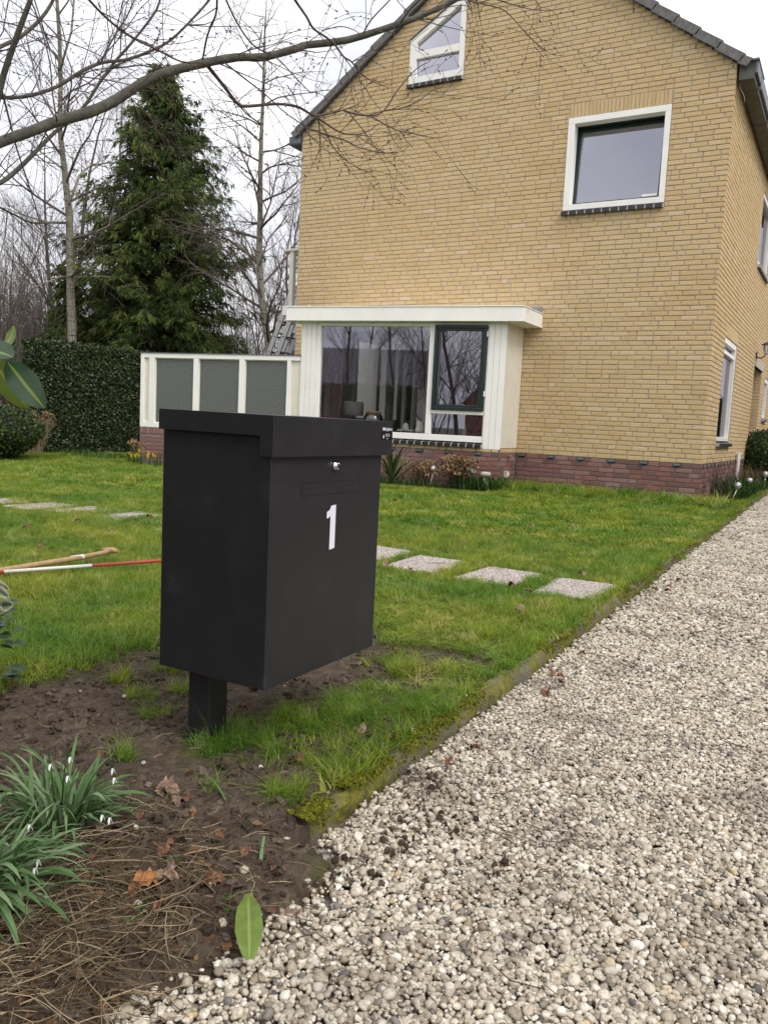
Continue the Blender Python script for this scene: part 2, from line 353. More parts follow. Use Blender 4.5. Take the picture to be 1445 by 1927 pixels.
MAIN= [('limb',[[-0.844,-9.541,1.501,0.0163],[-0.827,-9.431,1.584,0.0165],[-0.813,-9.33,1.658,0.0166],[-0.798,-9.228,1.722,0.0168],[-0.786,-9.135,1.783,0.0173],[-0.754,-9.024,1.847,0.0179],[-0.734,-8.933,1.913,0.0177],[-0.693,-8.838,2.004,0.0171],[-0.657,-8.741,2.073,0.0164],[-0.608,-8.633,2.133,0.0158],[-0.541,-8.513,2.191,0.0151],[-0.498,-8.407,2.226,0.0145],[-0.419,-8.293,2.291,0.0141],[-0.421,-8.23,2.329,0.0138],[-0.309,-8.097,2.383,0.0132],[-0.154,-7.966,2.47,0.0122],[-0.088,-7.88,2.53,0.0111],[0.002,-7.793,2.603,0.01],[0.088,-7.717,2.682,0.0088],[0.198,-7.649,2.785,0.0076]]),('branch',[[-0.613,-8.595,2.14,0.007],[-0.601,-8.513,2.094,0.0068],[-0.595,-8.442,2.056,0.0066],[-0.587,-8.391,2.06,0.0063],[-0.514,-8.3,2.09,0.0059],[-0.462,-8.221,2.099,0.0056],[-0.432,-8.149,2.086,0.005],[-0.403,-8.093,2.105,0.0042],[-0.358,-8.034,2.136,0.0029],[-0.32,-7.982,2.172,0.0016]]),('branch',[[-0.324,-8.085,2.111,0.0039],[-0.301,-8.024,2.114,0.0037],[-0.265,-7.959,2.125,0.0034],[-0.236,-7.908,2.157,0.0032],[-0.194,-7.875,2.244,0.0028],[-0.159,-7.84,2.312,0.0025],[-0.131,-7.801,2.362,0.0021],[-0.11,-7.759,2.394,0.0016],[-0.112,-7.727,2.422,0.0011]]),('branch',[[-0.23,-7.918,2.153,0.0029],[-0.183,-7.854,2.18,0.0026],[-0.138,-7.796,2.219,0.0023],[-0.095,-7.748,2.274,0.0019],[-0.057,-7.699,2.315,0.0015],[-0.076,-7.691,2.386,0.001]]),('branch',[[-0.278,-7.938,2.131,0.0026],[-0.242,-7.86,2.112,0.0024],[-0.213,-7.792,2.108,0.0022],[-0.16,-7.716,2.11,0.0018],[-0.105,-7.64,2.113,0.0014],[-0.077,-7.59,2.142,0.001]]),('branch',[[-0.222,-7.776,2.115,0.0017],[-0.217,-7.733,2.089,0.0015],[-0.202,-7.686,2.067,0.0012]]),('branch',[[-0.377,-8.225,2.053,0.0046],[-0.375,-8.171,2.05,0.0039],[-0.338,-8.085,2.026,0.0033],[-0.305,-8.016,2.035,0.0027],[-0.275,-7.959,2.063,0.0021],[-0.256,-7.915,2.107,0.0016]]),('branch',[[-0.36,-8.311,1.977,0.003],[-0.325,-8.221,1.975,0.0028],[-0.278,-8.125,1.972,0.0025],[-0.257,-8.046,1.964,0.0021],[-0.197,-7.949,1.967,0.0016],[-0.165,-7.877,1.989,0.0014],[-0.145,-7.821,2.03,0.0012]]),('branch',[[-0.374,-8.222,2.049,0.0028],[-0.357,-8.167,2.007,0.0025],[-0.352,-8.12,1.964,0.0022],[-0.328,-8.064,1.926,0.0019],[-0.282,-7.999,1.894,0.0016],[-0.254,-7.957,1.894,0.0013]]),('branch',[[-0.295,-8.032,2.029,0.0019],[-0.276,-7.953,2.014,0.0016],[-0.245,-7.867,1.999,0.0013]]),('branch',[[-0.389,-8.393,2.111,0.0022],[-0.384,-8.346,2.077,0.0019],[-0.383,-8.281,1.99,0.0017],[-0.369,-8.231,1.956,0.0015],[-0.332,-8.166,1.92,0.0013],[-0.306,-8.128,1.933,0.0011]]),('branch',[[-0.151,-8.709,2.268,0.0049],[-0.171,-8.651,2.264,0.0047],[-0.175,-8.573,2.242,0.0046],[-0.189,-8.51,2.232,0.0043],[-0.181,-8.436,2.23,0.0041],[-0.183,-8.37,2.227,0.0038],[-0.19,-8.303,2.216,0.0036],[-0.192,-8.242,2.221,0.0031],[-0.192,-8.169,2.203,0.0027],[-0.185,-8.101,2.202,0.002],[-0.16,-8.023,2.202,0.0012]]),('branch',[[-0.21,-8.138,2.375,0.003],[-0.158,-8.165,2.405,0.0027],[-0.072,-8.181,2.45,0.0024],[-0.029,-8.205,2.463,0.0021]]),('branch',[[-0.12,-7.999,2.458,0.0035],[-0.059,-8.025,2.49,0.0032],[-0.012,-8.047,2.501,0.0031],[0.028,-8.077,2.519,0.0029]]),('branch',[[-0.241,-8.226,2.255,0.0019],[-0.251,-8.233,2.188,0.0017],[-0.269,-8.246,2.122,0.0015],[-0.314,-8.281,2.06,0.0013],[-0.381,-8.325,1.973,0.0011]]),('branch',[[-0.244,-8.378,2.29,0.0022],[-0.2,-8.321,2.321,0.0019],[-0.176,-8.265,2.328,0.0015],[-0.169,-8.217,2.327,0.0012]]),('branch',[[0.157,-7.905,2.551,0.002],[0.167,-7.879,2.512,0.0017],[0.172,-7.851,2.462,0.0013]]),('branch',[[0.116,-7.923,2.547,0.0021],[0.145,-7.881,2.495,0.0013]]),('branch',[[0.094,-7.825,2.575,0.0027],[0.189,-7.72,2.575,0.0023],[0.215,-7.646,2.569,0.0019],[0.264,-7.542,2.519,0.0016],[0.318,-7.446,2.484,0.0013]]),('branch',[[0.186,-7.787,2.584,0.0023],[0.306,-7.619,2.589,0.0018],[0.391,-7.491,2.632,0.0014]]),('branch',[[0.335,-7.73,2.594,0.0018],[0.329,-7.616,2.6,0.0015],[0.302,-7.519,2.622,0.0011]]),('branch',[[-0.04,-7.968,2.483,0.0024],[0.033,-7.918,2.519,0.0019],[0.098,-7.865,2.54,0.0015],[0.11,-7.829,2.539,0.0013],[0.105,-7.794,2.528,0.0011]]),('branch',[[-0.452,-9.306,2.042,0.0037],[-0.48,-9.195,2.028,0.0036],[-0.496,-9.081,2.023,0.0034],[-0.502,-8.966,2.033,0.0032],[-0.503,-8.85,2.039,0.0029],[-0.498,-8.746,2.075,0.0026]]),('branch',[[-0.347,-8.848,2.231,0.0036],[-0.386,-8.808,2.19,0.0035],[-0.444,-8.784,2.143,0.0034],[-0.496,-8.749,2.084,0.0033]]),('branch',[[-0.272,-8.904,2.191,0.003],[-0.302,-8.785,2.145,0.0029],[-0.319,-8.674,2.125,0.0027],[-0.313,-8.563,2.133,0.0025],[-0.308,-8.435,2.102,0.0022],[-0.318,-8.332,2.092,0.0018]]),('branch',[[-0.498,-8.625,2.118,0.003],[-0.473,-8.532,2.09,0.0028],[-0.45,-8.446,2.065,0.0025],[-0.414,-8.343,2.018,0.0022],[-0.347,-8.226,1.98,0.0018],[-0.29,-8.135,1.977,0.0014]]),('branch',[[-0.62,-8.836,2.021,0.0017],[-0.619,-8.755,1.939,0.0016],[-0.65,-8.721,1.88,0.0014],[-0.662,-8.664,1.803,0.0012],[-0.648,-8.6,1.765,0.001]]),('branch',[[-0.671,-9.225,1.738,0.0026],[-0.662,-9.249,1.808,0.0023],[-0.644,-9.274,1.892,0.0021],[-0.634,-9.311,1.969,0.0018],[-0.629,-9.353,2.042,0.0016]]),('branch',[[-0.628,-9.46,1.935,0.0021],[-0.634,-9.349,1.961,0.0019],[-0.627,-9.218,1.975,0.0017],[-0.614,-9.08,1.978,0.0015],[-0.609,-8.945,1.96,0.0013]]),('branch',[[-0.581,-8.689,2.097,0.0014],[-0.594,-8.631,2.055,0.0012],[-0.591,-8.524,1.936,0.0011],[-0.592,-8.44,1.841,0.0009]]),('branch',[[-0.709,-8.9,1.966,0.0016],[-0.737,-8.817,1.897,0.0015],[-0.762,-8.716,1.78,0.0014],[-0.748,-8.584,1.655,0.0012],[-0.726,-8.486,1.636,0.0011]])]
BACK= [('limb',[[-1.993,-8.307,2.853,0.0102],[-2.027,-8.305,2.788,0.0117],[-2.106,-8.315,2.647,0.0133],[-2.2,-8.327,2.462,0.0146],[-2.27,-8.331,2.293,0.0156],[-2.395,-8.365,1.986,0.0168]]),('branch',[[-2.237,-8.411,2.511,0.0105],[-2.24,-8.322,2.6,0.0099],[-2.226,-8.215,2.689,0.0094],[-2.196,-8.115,2.816,0.0088],[-2.188,-8.047,2.935,0.0081],[-2.198,-7.994,3.04,0.0074]]),('branch',[[-2.264,-8.364,2.368,0.0099],[-2.289,-8.264,2.386,0.0098],[-2.268,-8.124,2.443,0.0097],[-2.231,-7.987,2.532,0.0095],[-2.185,-7.863,2.651,0.0093],[-2.157,-7.747,2.735,0.0091],[-2.116,-7.609,2.798,0.0085],[-2.039,-7.463,2.903,0.0078],[-1.99,-7.355,3.012,0.007],[-1.874,-7.243,3.208,0.0062],[-1.851,-7.172,3.317,0.0053]]),('branch',[[-2.393,-8.337,1.924,0.0132],[-2.392,-8.216,1.986,0.0126],[-2.386,-8.109,2.089,0.0119],[-2.37,-8.006,2.214,0.011],[-2.349,-7.903,2.342,0.0102],[-2.289,-7.774,2.499,0.0093],[-2.257,-7.688,2.657,0.0083],[-2.222,-7.603,2.807,0.0078],[-2.187,-7.514,2.938,0.0074],[-2.094,-7.416,3.143,0.0068],[-2.097,-7.378,3.274,0.0063]]),('branch',[[-2.536,-8.179,1.913,0.006],[-2.574,-7.989,1.891,0.0056],[-2.625,-7.829,1.888,0.0051],[-2.609,-7.606,1.944,0.0046]]),('branch',[[-2.357,-8.05,2.2,0.003],[-2.409,-7.942,2.19,0.0026],[-2.442,-7.81,2.173,0.0021]]),('branch',[[-2.095,-7.815,2.695,0.0049],[-2.083,-7.737,2.86,0.0045],[-2.072,-7.654,3.004,0.0041],[-2.057,-7.586,3.171,0.0036]])]
BIRCHL= [('trunk',[[-12.608,0.663,2.011,0.0894],[-12.593,0.602,3.084,0.0838],[-12.56,0.556,3.821,0.0787],[-12.482,0.458,4.738,0.0702],[-12.451,0.324,5.421,0.0588],[-12.373,0.131,6.262,0.0481],[-12.219,0.027,6.992,0.0414],[-12.075,-0.117,7.685,0.0368],[-11.938,-0.29,8.339,0.0309],[-11.698,-0.578,9.246,0.0199],[-11.362,-0.892,10.215,0.0099]]),('limb',[[-12.351,0.337,4.852,0.025],[-12.373,0.608,5.492,0.0224],[-12.449,0.935,5.779,0.0199],[-12.393,1.438,5.992,0.0175]]),('limb',[[-12.419,0.37,4.505,0.0253],[-12.786,0.18,4.51,0.021],[-13.172,-0.081,4.614,0.0166],[-13.469,-0.284,4.846,0.0123]]),('limb',[[-12.52,0.525,3.495,0.0173],[-12.509,0.283,3.442,0.0142],[-12.611,-0.074,3.24,0.0112],[-12.639,-0.356,3.091,0.0083]]),('limb',[[-12.512,0.545,3.446,0.0174],[-12.333,0.594,3.489,0.0145],[-11.987,0.835,3.526,0.0116],[-11.763,0.939,3.513,0.0087]]),('limb',[[-12.288,0.18,5.465,0.0204],[-12.546,0.05,5.657,0.0162],[-12.789,-0.068,5.851,0.0121],[-13.037,-0.241,6.127,0.008]]),('limb',[[-12.173,-0.004,6.192,0.0238],[-12.518,-0.219,6.851,0.0194],[-12.695,-0.321,7.615,0.0152],[-12.824,-0.399,8.372,0.0112]]),('limb',[[-11.934,-0.215,7.147,0.0228],[-11.753,-0.116,7.817,0.02],[-11.687,-0.115,8.367,0.0172],[-11.527,-0.135,9.064,0.0144]])]
BIRCHR= [('trunk',[[-8.754,2.339,1.853,0.0814],[-8.805,2.324,2.384,0.0745],[-8.912,2.194,3.21,0.0689],[-8.92,2.095,4.022,0.0637],[-8.856,2.007,4.814,0.0535],[-8.803,1.907,5.485,0.0457],[-8.722,1.802,6.135,0.039],[-8.62,1.69,6.761,0.0325],[-8.518,1.56,7.362,0.024],[-8.407,1.42,7.938,0.0154],[-8.321,1.335,8.343,0.0074]]),('limb',[[-8.828,2.177,2.787,0.0222],[-9.028,1.978,3.025,0.0154],[-9.367,1.643,3.294,0.0086]]),('limb',[[-8.838,2.101,3.194,0.0219],[-8.892,1.938,3.786,0.0172],[-9.025,1.762,4.064,0.0128],[-9.23,1.518,4.328,0.0084]]),('limb',[[-8.71,1.825,4.759,0.0209],[-8.741,1.59,5.391,0.0163],[-8.839,1.381,5.729,0.012],[-8.876,1.176,6.147,0.0078]]),('limb',[[-8.743,1.882,4.474,0.0211],[-8.525,1.908,4.962,0.0167],[-8.382,1.862,5.429,0.0123],[-8.234,1.807,5.883,0.0081]]),('limb',[[-8.827,1.989,3.792,0.019],[-8.642,2.012,4.294,0.0153],[-8.406,2.11,4.601,0.0119],[-8.26,2.161,4.803,0.0084]])]
# ------------------------------------------------------------------ ground, lawn, soil, kerb, gravel
SOILP = [[-0.9,-9.9],[-0.533,-9.636],[-0.407,-9.46],[-0.368,-9.291],[-0.452,-9.102],[-0.479,-8.899],[-0.367,-8.705],[-0.174,-8.488],[-0.015,-8.182],[0.277,-8.503],[0.352,-8.802],[0.302,-8.979],[0.284,-9.177],[0.308,-9.443],[0.323,-9.543],[0.408,-9.562],[0.473,-9.432],[0.488,-9.285],[0.63,-9.271],[0.726,-9.244],[0.762,-9.381],[0.821,-9.798],[1.05,-9.8],[1.2,-10.2],[1.2,-11.2],[-1.2,-11.2]]
def kerbx(y): return .72 - .0205 * (y + 9.75)
def soilmask(x, y):
    """1 where bare soil, 0 where turf; ragged border"""
    s = np.zeros(np.shape(x))
    for dx, dy in ((0, 0), (.05, 0), (-.05, 0), (0, .06), (0, -.06)):
        wx = x + dx + .22 * (fbm(x * 5 + 3, y * 5, 3) - .45); wy = y + dy + .25 * (fbm(x * 5 + 40, y * 5 + 9, 3) - .45)
        s = s + inpoly(wx, wy, SOILP) * .2
    # worn mossy patches between the box and the kerb
    d = np.hypot((x - .45) / .42, (y + 8.95) / .62); s = np.maximum(s, (d < 1) * np.clip((fbm(x * 10, y * 10, 3) - .33) * 9, 0, 1) * .85)
    d = np.hypot((x - .60) / .18, (y + 8.4) / .9); s = np.maximum(s, (d < 1) * (fbm(x * 13 + 7, y * 13, 3) > .56) * .6)
    return np.clip(s, 0, 1)
def edge_drop(x, y):
    ed = np.where(y > -9.78, kerbx(y) + .015, .86 + .10 * (fbm(x * 0 + 3, y * 6, 3) - .5) + .28 * np.minimum(0, y + 10.02))
    w = np.where(y > -9.78, .02, .16)
    t = np.clip((x - ed + w / 2) / w, 0, 1); return t * t * (3 - 2 * t)
def gh(x, y):
    s = soilmask(x, y)
    base = .024 * (fbm(x * 1.3, y * 1.3, 3) - .45)
    lump = .028 * (fbm(x * 14, y * 14, 5) - .5) + .040 * np.abs(fbm(x * 33, y * 33, 4) - .47) + .012 * (fbm(x * 75, y * 75, 2) - .4)
    z = base + s * (lump - .024) - edge_drop(x, y) * .085
    return z
def gridmesh(name, x0, x1, y0, y1, st, m, attr=True):
    xs = np.arange(x0, x1 + st / 2, st); ys = np.arange(y0, y1 + st / 2, st); X, YY = np.meshgrid(xs, ys); Z = gh(X, YY)
    nx, ny = len(xs), len(ys); V = np.stack([X.ravel(), YY.ravel(), Z.ravel()], 1)
    i = np.arange(nx - 1)[None, :] + nx * np.arange(ny - 1)[:, None]; i = i.ravel(); F = np.stack([i, i + 1, i + nx + 1, i + nx], 1)
    me = fast_mesh(name, V, F, smooth=True)
    a = me.attributes.new('soil', 'FLOAT', 'POINT'); a.data.foreach_set('value', soilmask(X, YY).ravel().astype(np.float32))
    o = link(name, me, m); return o
g = MB(); g.quad((-400, -400, -.10), (400, -400, -.10), (400, 400, -.10), (-400, 400, -.10)); tag(g.build('ground', 'ground'), kind='structure')
tag(gridmesh('lawn', -.9, 1.15, -10.9, -8.1, .011, 'lawn'), kind='structure')
# outer turf: four strips butted against the fine patch
tag(gridmesh('lawn', -16, -.9, -12.4, -8.1, .1, 'lawn'), kind='structure')
tag(gridmesh('lawn', -16, .8, -8.1, 4.2, .05, 'lawn'), kind='structure')
tag(gridmesh('lawn', -.9, .6, 4.2, 12, .1, 'lawn'), kind='structure')
tag(gridmesh('soil', -.9, 1.15, -12.6, -10.9, .1, 'lawn'), kind='structure')
g = MB(); g.quad((.5, -14, -.072), (7, -14, -.072), (7, 22, -.072), (.5, 22, -.072)); tag(g.build('gravel_drive', 'gravelbase'), kind='structure')
kerb = empty('kerb', (.72, -9.75, 0)); kerb['kind'] = 'structure'
y = -9.70; k = 0
while y < 9:
    L = 1.0; n = 26; mb = MB(); vs = []; prof = [(-.03, -.09), (-.028, -.004), (-.012, .004), (.012, .006), (.026, -.004), (.031, -.018), (.031, -.09)]
    for i in range(n + 1):
        yy = y + .004 + (L - .008) * i / n; kx = kerbx(yy)
        for (a, b) in prof:
            j = .034 * (fbm(np.array(yy * 7.0 + a * 60), np.array(b * 60 + 3.), 3) - .45); jx = .030 * (fbm(np.array(yy * 9.0 + b * 40), np.array(a * 30 + 9.), 3) - .45)
            nr = max(0., 1 - (yy + 9.7) / 1.1); vs.append((kx + a * (1 - .35 * nr) + float(jx), yy, b + (float(j) - .006 - .016 * nr if b > -.05 else 0)))
    m = len(prof); fs = [(i * m + q, i * m + q + 1, (i + 1) * m + q + 1, (i + 1) * m + q) for i in range(n) for q in range(m - 1)]
    fs += [tuple(range(m))[::-1], tuple(n * m + q for q in range(m))]
    mb.add(vs, fs); wpart('kerb_stone', mb, 'mossykerb', kerb, smooth=True); y += L; k += 1

def scatter(name, P, rot, scl, protos, idx=None, mat_=None):
    """one object: geometry nodes put a random prototype on every point"""
    n = len(P); me = bpy.data.meshes.new(name); me.vertices.add(n); me.vertices.foreach_set('co', np.ascontiguousarray(P, np.float32).ravel())
    for nm, ty, dat in (('rot', 'FLOAT_VECTOR', rot), ('scl', 'FLOAT_VECTOR', scl)):
        a = me.attributes.new(nm, ty, 'POINT'); a.data.foreach_set('vector', np.ascontiguousarray(dat, np.float32).ravel())
    a = me.attributes.new('pick', 'INT', 'POINT'); a.data.foreach_set('value', (RNG.integers(0, len(protos), n) if idx is None else idx).astype(np.int32))
    o = bpy.data.objects.new(name, me); COL.objects.link(o)
    pc = bpy.data.collections.new(name + '_kinds')
    for i, pm in enumerate(protos):
        po = bpy.data.objects.new('%s_kind_%02d' % (name, i), pm); pc.objects.link(po)
    ng = bpy.data.node_groups.new(name, 'GeometryNodeTree'); ng.interface.new_socket('Geometry', in_out='INPUT', socket_type='NodeSocketGeometry'); ng.interface.new_socket('Geometry', in_out='OUTPUT', socket_type='NodeSocketGeometry')
    nd = ng.nodes; li = ng.links; gi = nd.new('NodeGroupInput'); go = nd.new('NodeGroupOutput'); ip = nd.new('GeometryNodeInstanceOnPoints')
    ci = nd.new('GeometryNodeCollectionInfo'); ci.inputs['Collection'].default_value = pc; ci.inputs['Separate Children'].default_value = True; ci.inputs['Reset Children'].default_value = True
    def at(nm, ty): q = nd.new('GeometryNodeInputNamedAttribute'); q.data_type = ty; q.inputs['Name'].default_value = nm; return q.outputs['Attribute']
    li.new(gi.outputs[0], ip.inputs['Points']); li.new(ci.outputs[0], ip.inputs['Instance']); ip.inputs['Pick Instance'].default_value = True
    li.new(at('pick', 'INT'), ip.inputs['Instance Index']); li.new(at('rot', 'FLOAT_VECTOR'), ip.inputs['Rotation']); li.new(at('scl', 'FLOAT_VECTOR'), ip.inputs['Scale'])
    li.new(ip.outputs[0], go.inputs[0]); mo = o.modifiers.new('scatter', 'NODES'); mo.node_group = ng
    return tag(o, kind='stuff')
import bmesh
def pebble_mesh(i, sub):
    bm = bmesh.new(); bmesh.ops.create_icosphere(bm, subdivisions=sub, radius=1)
    rr = np.random.default_rng(100 + i); ax = np.array([1.0, rr.uniform(.52, .97), rr.uniform(.36, .78)]); ph = rr.uniform(0, 6, (4, 3)); fq = rr.uniform(.8, 2.6, (4, 3))
    for v in bm.verts:
        c = np.array(v.co); d = 1 + sum(.055 * math.sin(float(fq[q] @ c * 2 + ph[q][0])) for q in range(4))
        p = np.sign(c) * np.abs(c) ** .88; v.co = Vector(p * ax * d * .5)
    me = bpy.data.meshes.new('pebble_%d' % i); bm.to_mesh(me); bm.free(); me.polygons.foreach_set('use_smooth', [True] * len(me.polygons)); me.materials.append(MT['pebble']); return me
PEB = [pebble_mesh(i, 2) for i in range(16)]
def jgrid(x0, x1, y0, y1, st, jit=.45):
    X, YY = np.meshgrid(np.arange(x0, x1, st), np.arange(y0, y1, st)); X = X.ravel(); YY = YY.ravel()
    return X + RNG.uniform(-jit, jit, X.shape) * st, YY + RNG.uniform(-jit, jit, X.shape) * st
PX, PY, PZ, PS = [], [], [], []
def peb_layer(x0, x1, y0, y1, st, z, s0, s1, keep=1.0):
    x, yv = jgrid(x0, x1, y0, y1, st)
    ed = np.where(yv > -9.70, kerbx(yv) + .030, .80 + .16 * (fbm(x * 9, yv * 9, 3) - .5) + .28 * np.minimum(0, yv + 10.02))
    dens = np.clip((x - ed) / np.where(yv > -9.70, .03, .16), 0, 1); ok = RNG.random(len(x)) < dens * keep; x, yv = x[ok], yv[ok]
    zz = z + .020 * (fbm(x * 3, yv * 3, 3) - .5) + RNG.uniform(-.004, .004, len(x))
    PX.append(x); PY.append(yv); PZ.append(zz); PS.append((s0 + (s1 - s0) * RNG.random(len(x)) ** 1.6) * .93)
peb_layer(.6, 2.6, -11.6, -7.5, .0175, -.057, .016, .025)
peb_layer(.6, 2.6, -11.6, -7.5, .0130, -.051, .012, .021)
peb_layer(.6, 2.4, -11.6, -8.2, .0105, -.049, .006, .012)
peb_layer(.6, 2.4, -11.6, -9.0, .040, -.046, .016, .027)
peb_layer(.6, 2.8, -7.5, -3.0, .0185, -.052, .016, .027)
peb_layer(.6, 2.8, -7.5, -3.0, .034, -.048, .017, .030)
peb_layer(.5, 3.0, -3.0, 4.0, .030, -.056, .026, .042)
peb_layer(.5, 4.0, 4.0, 14.0, .045, -.056, .04, .06)
peb_layer(2.6, 4.2, -11.6, -3.0, .032, -.056, .026, .042)
x, yv, z, s = map(np.concatenate, (PX, PY, PZ, PS)); n = len(x)
rot = np.stack([RNG.normal(0, .27, n), RNG.normal(0, .27, n), RNG.uniform(0, 6.28, n)], 1)
scatter('gravel', np.stack([x, yv, z], 1), rot, np.repeat(s[:, None], 3, 1), PEB)
# stray pebbles and clods kicked onto the soil
def scatter_on(name, x, yv, s, protos, tilt=.4, dz=0.):
    z = gh(x, yv) + dz; n = len(x); rot = np.stack([RNG.normal(0, tilt, n), RNG.normal(0, tilt, n), RNG.uniform(0, 6.28, n)], 1)
    return scatter(name, np.stack([x, yv, z], 1), rot, np.repeat(np.asarray(s)[:, None], 3, 1), protos)
x, yv = jgrid(-.3, .9, -10.7, -8.5, .07); k = RNG.random(len(x)) < .05 + .45 * (x > .68 - .15 * (yv < -10.1)); x, yv = x[k], yv[k]; scatter_on('stray_pebbles', x, yv, .008 + .012 * RNG.random(len(x)), PEB, dz=.003)
def clod_mesh(i):
    bm = bmesh.new(); bmesh.ops.create_icosphere(bm, subdivisions=2, radius=.5); rr = np.random.default_rng(i + 50)
    for v in bm.verts: v.co *= 1 + rr.normal(0, .24); v.co.z *= .7
    me = bpy.data.meshes.new('clod_%d' % i); bm.to_mesh(me); bm.free(); me.materials.append(MT['clod']); return me
CL = [clod_mesh(i) for i in range(6)]
x, yv = jgrid(-.9, 1.0, -10.8, -8.3, .016); sm = soilmask(x, yv); k = RNG.random(len(x)) < sm * .95 * (fbm(x * 6, yv * 6, 3) > .30); x, yv = x[k], yv[k]
scatter_on('soil_clods', x, yv, .004 + .024 * RNG.random(len(x)) ** 6, CL, dz=.0)
for (cx, cy, r_, nn) in ((.82, -9.35, .05, 60), (.88, -9.55, .07, 90), (.84, -9.8, .05, 60), (1.02, -9.62, .08, 40), (.80, -9.86, .04, 60)):
    x = RNG.normal(cx, r_, nn); yv = RNG.normal(cy, r_ * 1.3, nn); z = np.full(nn, -.043); rot = RNG.uniform(0, 6, (nn, 3)); s = .003 + .013 * RNG.random(nn) ** 3
    scatter('spilled_soil', np.stack([x, yv, z], 1), rot, np.repeat(s[:, None], 3, 1), CL)
# turf
def tuft_mesh(i, nb, rad, hmin, hmax, wid, lean=.5, seg=3):
    rr = np.random.default_rng(i + 300); V = []; F = []
    for b in range(nb):
        a = rr.uniform(0, 6.28); r0 = rad * math.sqrt(rr.random()); bx, by = r0 * math.cos(a), r0 * math.sin(a); h = rr.uniform(hmin, hmax); d = rr.uniform(0, 6.28); ln = rr.uniform(.1, lean) * h * 1.6; w = wid * rr.uniform(.6, 1.2)
        px_, py_ = -math.sin(d) * w / 2, math.cos(d) * w / 2; base = len(V)
        for q in range(seg + 1):
            t = q / seg; cx = bx + math.cos(d) * ln * t ** 1.8; cy = by + math.sin(d) * ln * t ** 1.8; cz = h * (t - .25 * (ln / h) * t * t); ww = (1 - t ** 1.6) if q < seg else .05
            V.append((cx + px_ * ww, cy + py_ * ww, cz)); V.append((cx - px_ * ww, cy - py_ * ww, cz))
        for q in range(seg): F.append((base + 2 * q, base + 2 * q + 1, base + 2 * q + 3, base + 2 * q + 2))
    me = fast_mesh('grass_tuft_%d' % i, np.array(V), np.array(F), smooth=True); me.materials.append(MT['grass']); return me
T_FINE = [tuft_mesh(i, 14, .020, .018, .060, .0028, 1.25) for i in range(8)]
T_MID = [tuft_mesh(20 + i, 22, .032, .022, .062, .0030, .95) for i in range(8)]
T_FAR = [tuft_mesh(40 + i, 24, .060, .030, .075, .0085, 1.1, 2) for i in range(6)]
T_WALL = [tuft_mesh(80 + i, 26, .05, .07, .17, .0100, 1.2) for i in range(5)]
T_LONG = [tuft_mesh(60 + i, 44, .05, .05, .15, .0034, 1.15) for i in range(5)]
SLABS = [(.455, -6.84, 3), (-.005, -6.80, -2), (-.49, -6.74, 4), (-.93, -6.62, -5), (-1.42, -6.72, 2), (-1.9, -6.66, -3), (-2.38, -6.7, 2), (-2.72, -6.40, 5), (-3.24, -6.50, -4), (-3.72, -6.52, 2), (-4.15, -6.6, 1), (-4.62, -6.68, -2)]
def turf(name, x0, x1, y0, y1, st, protos, s0, s1, cond=None, dens=1.0):
    x, yv = jgrid(x0, x1, y0, y1, st, .6); sm = soilmask(x, yv); ok = (RNG.random(len(x)) < (1 - sm * 1.15) * dens) & (x < kerbx(yv) - .012 + .03 * (RNG.random(len(x)) < .3))
    for sx, sy, a in SLABS:
        g_ = .045 * (fbm(x * 8 + sx, yv * 8, 2) - .3) + (.30 if sx in (-2.72, -4.15, -2.38) else .085 if sx < -2.9 else 0); ok &= ~((np.abs(x - sx) < .165 - g_) & (np.abs(yv - sy) < .245 - g_ * 1.3))
    if cond is not None: ok &= cond(x, yv)
    x, yv = x[ok], yv[ok]; n = len(x); z = gh(x, yv) - .003
    s = (s0 + (s1 - s0) * np.clip(fbm(x * 1.9 + 5, yv * 1.9, 4) * 1.9 - .45, 0, 1)) * (.45 + 1.15 * fbm(x * 7, yv * 7, 2)) * RNG.uniform(.7, 1.3, n) * (1 - .45 * np.clip(1.2 - np.hypot((x - .45) / .5, (yv + 8.95) / .75), 0, 1))
    rot = np.stack([RNG.normal(0, .12, n), RNG.normal(0, .12, n), RNG.uniform(0, 6.28, n)], 1)
    sc = np.stack([np.ones(n) * RNG.uniform(.9, 1.2, n), np.ones(n), s], 1); return scatter(name, np.stack([x, yv, z], 1), rot, sc, protos)
sect = lambda x, yv: (yv > -10.9 - .55 * (x - 1.65)) | (x > -.2)        # the wedge of garden that can be seen, with room to step aside
turf('grass', -2.6, .75, -10.4, -7.6, .021, T_FINE, .5, 1.35, lambda x, yv: (yv > -10.9 - .7 * (x - 1.65) - .5) & ((yv > -9.6) | (x < -.3)))
turf('grass', -8.5, .75, -7.6, -5.0, .034, T_MID, .45, 1.1, sect)
turf('grass', -5.5, -2.6, -9.5, -7.6, .034, T_MID, .45, 1.1, sect)
turf('grass', -13, .7, -5.0, 3.5, .058, T_FAR, .5, 1.15, lambda x, yv: sect(x, yv) & ((yv < -1.9) | (x < -8.6) | ((x > -2.4) & (yv < -.03)) | (x > .02) | ((x > -6) & (yv < -1.55))))
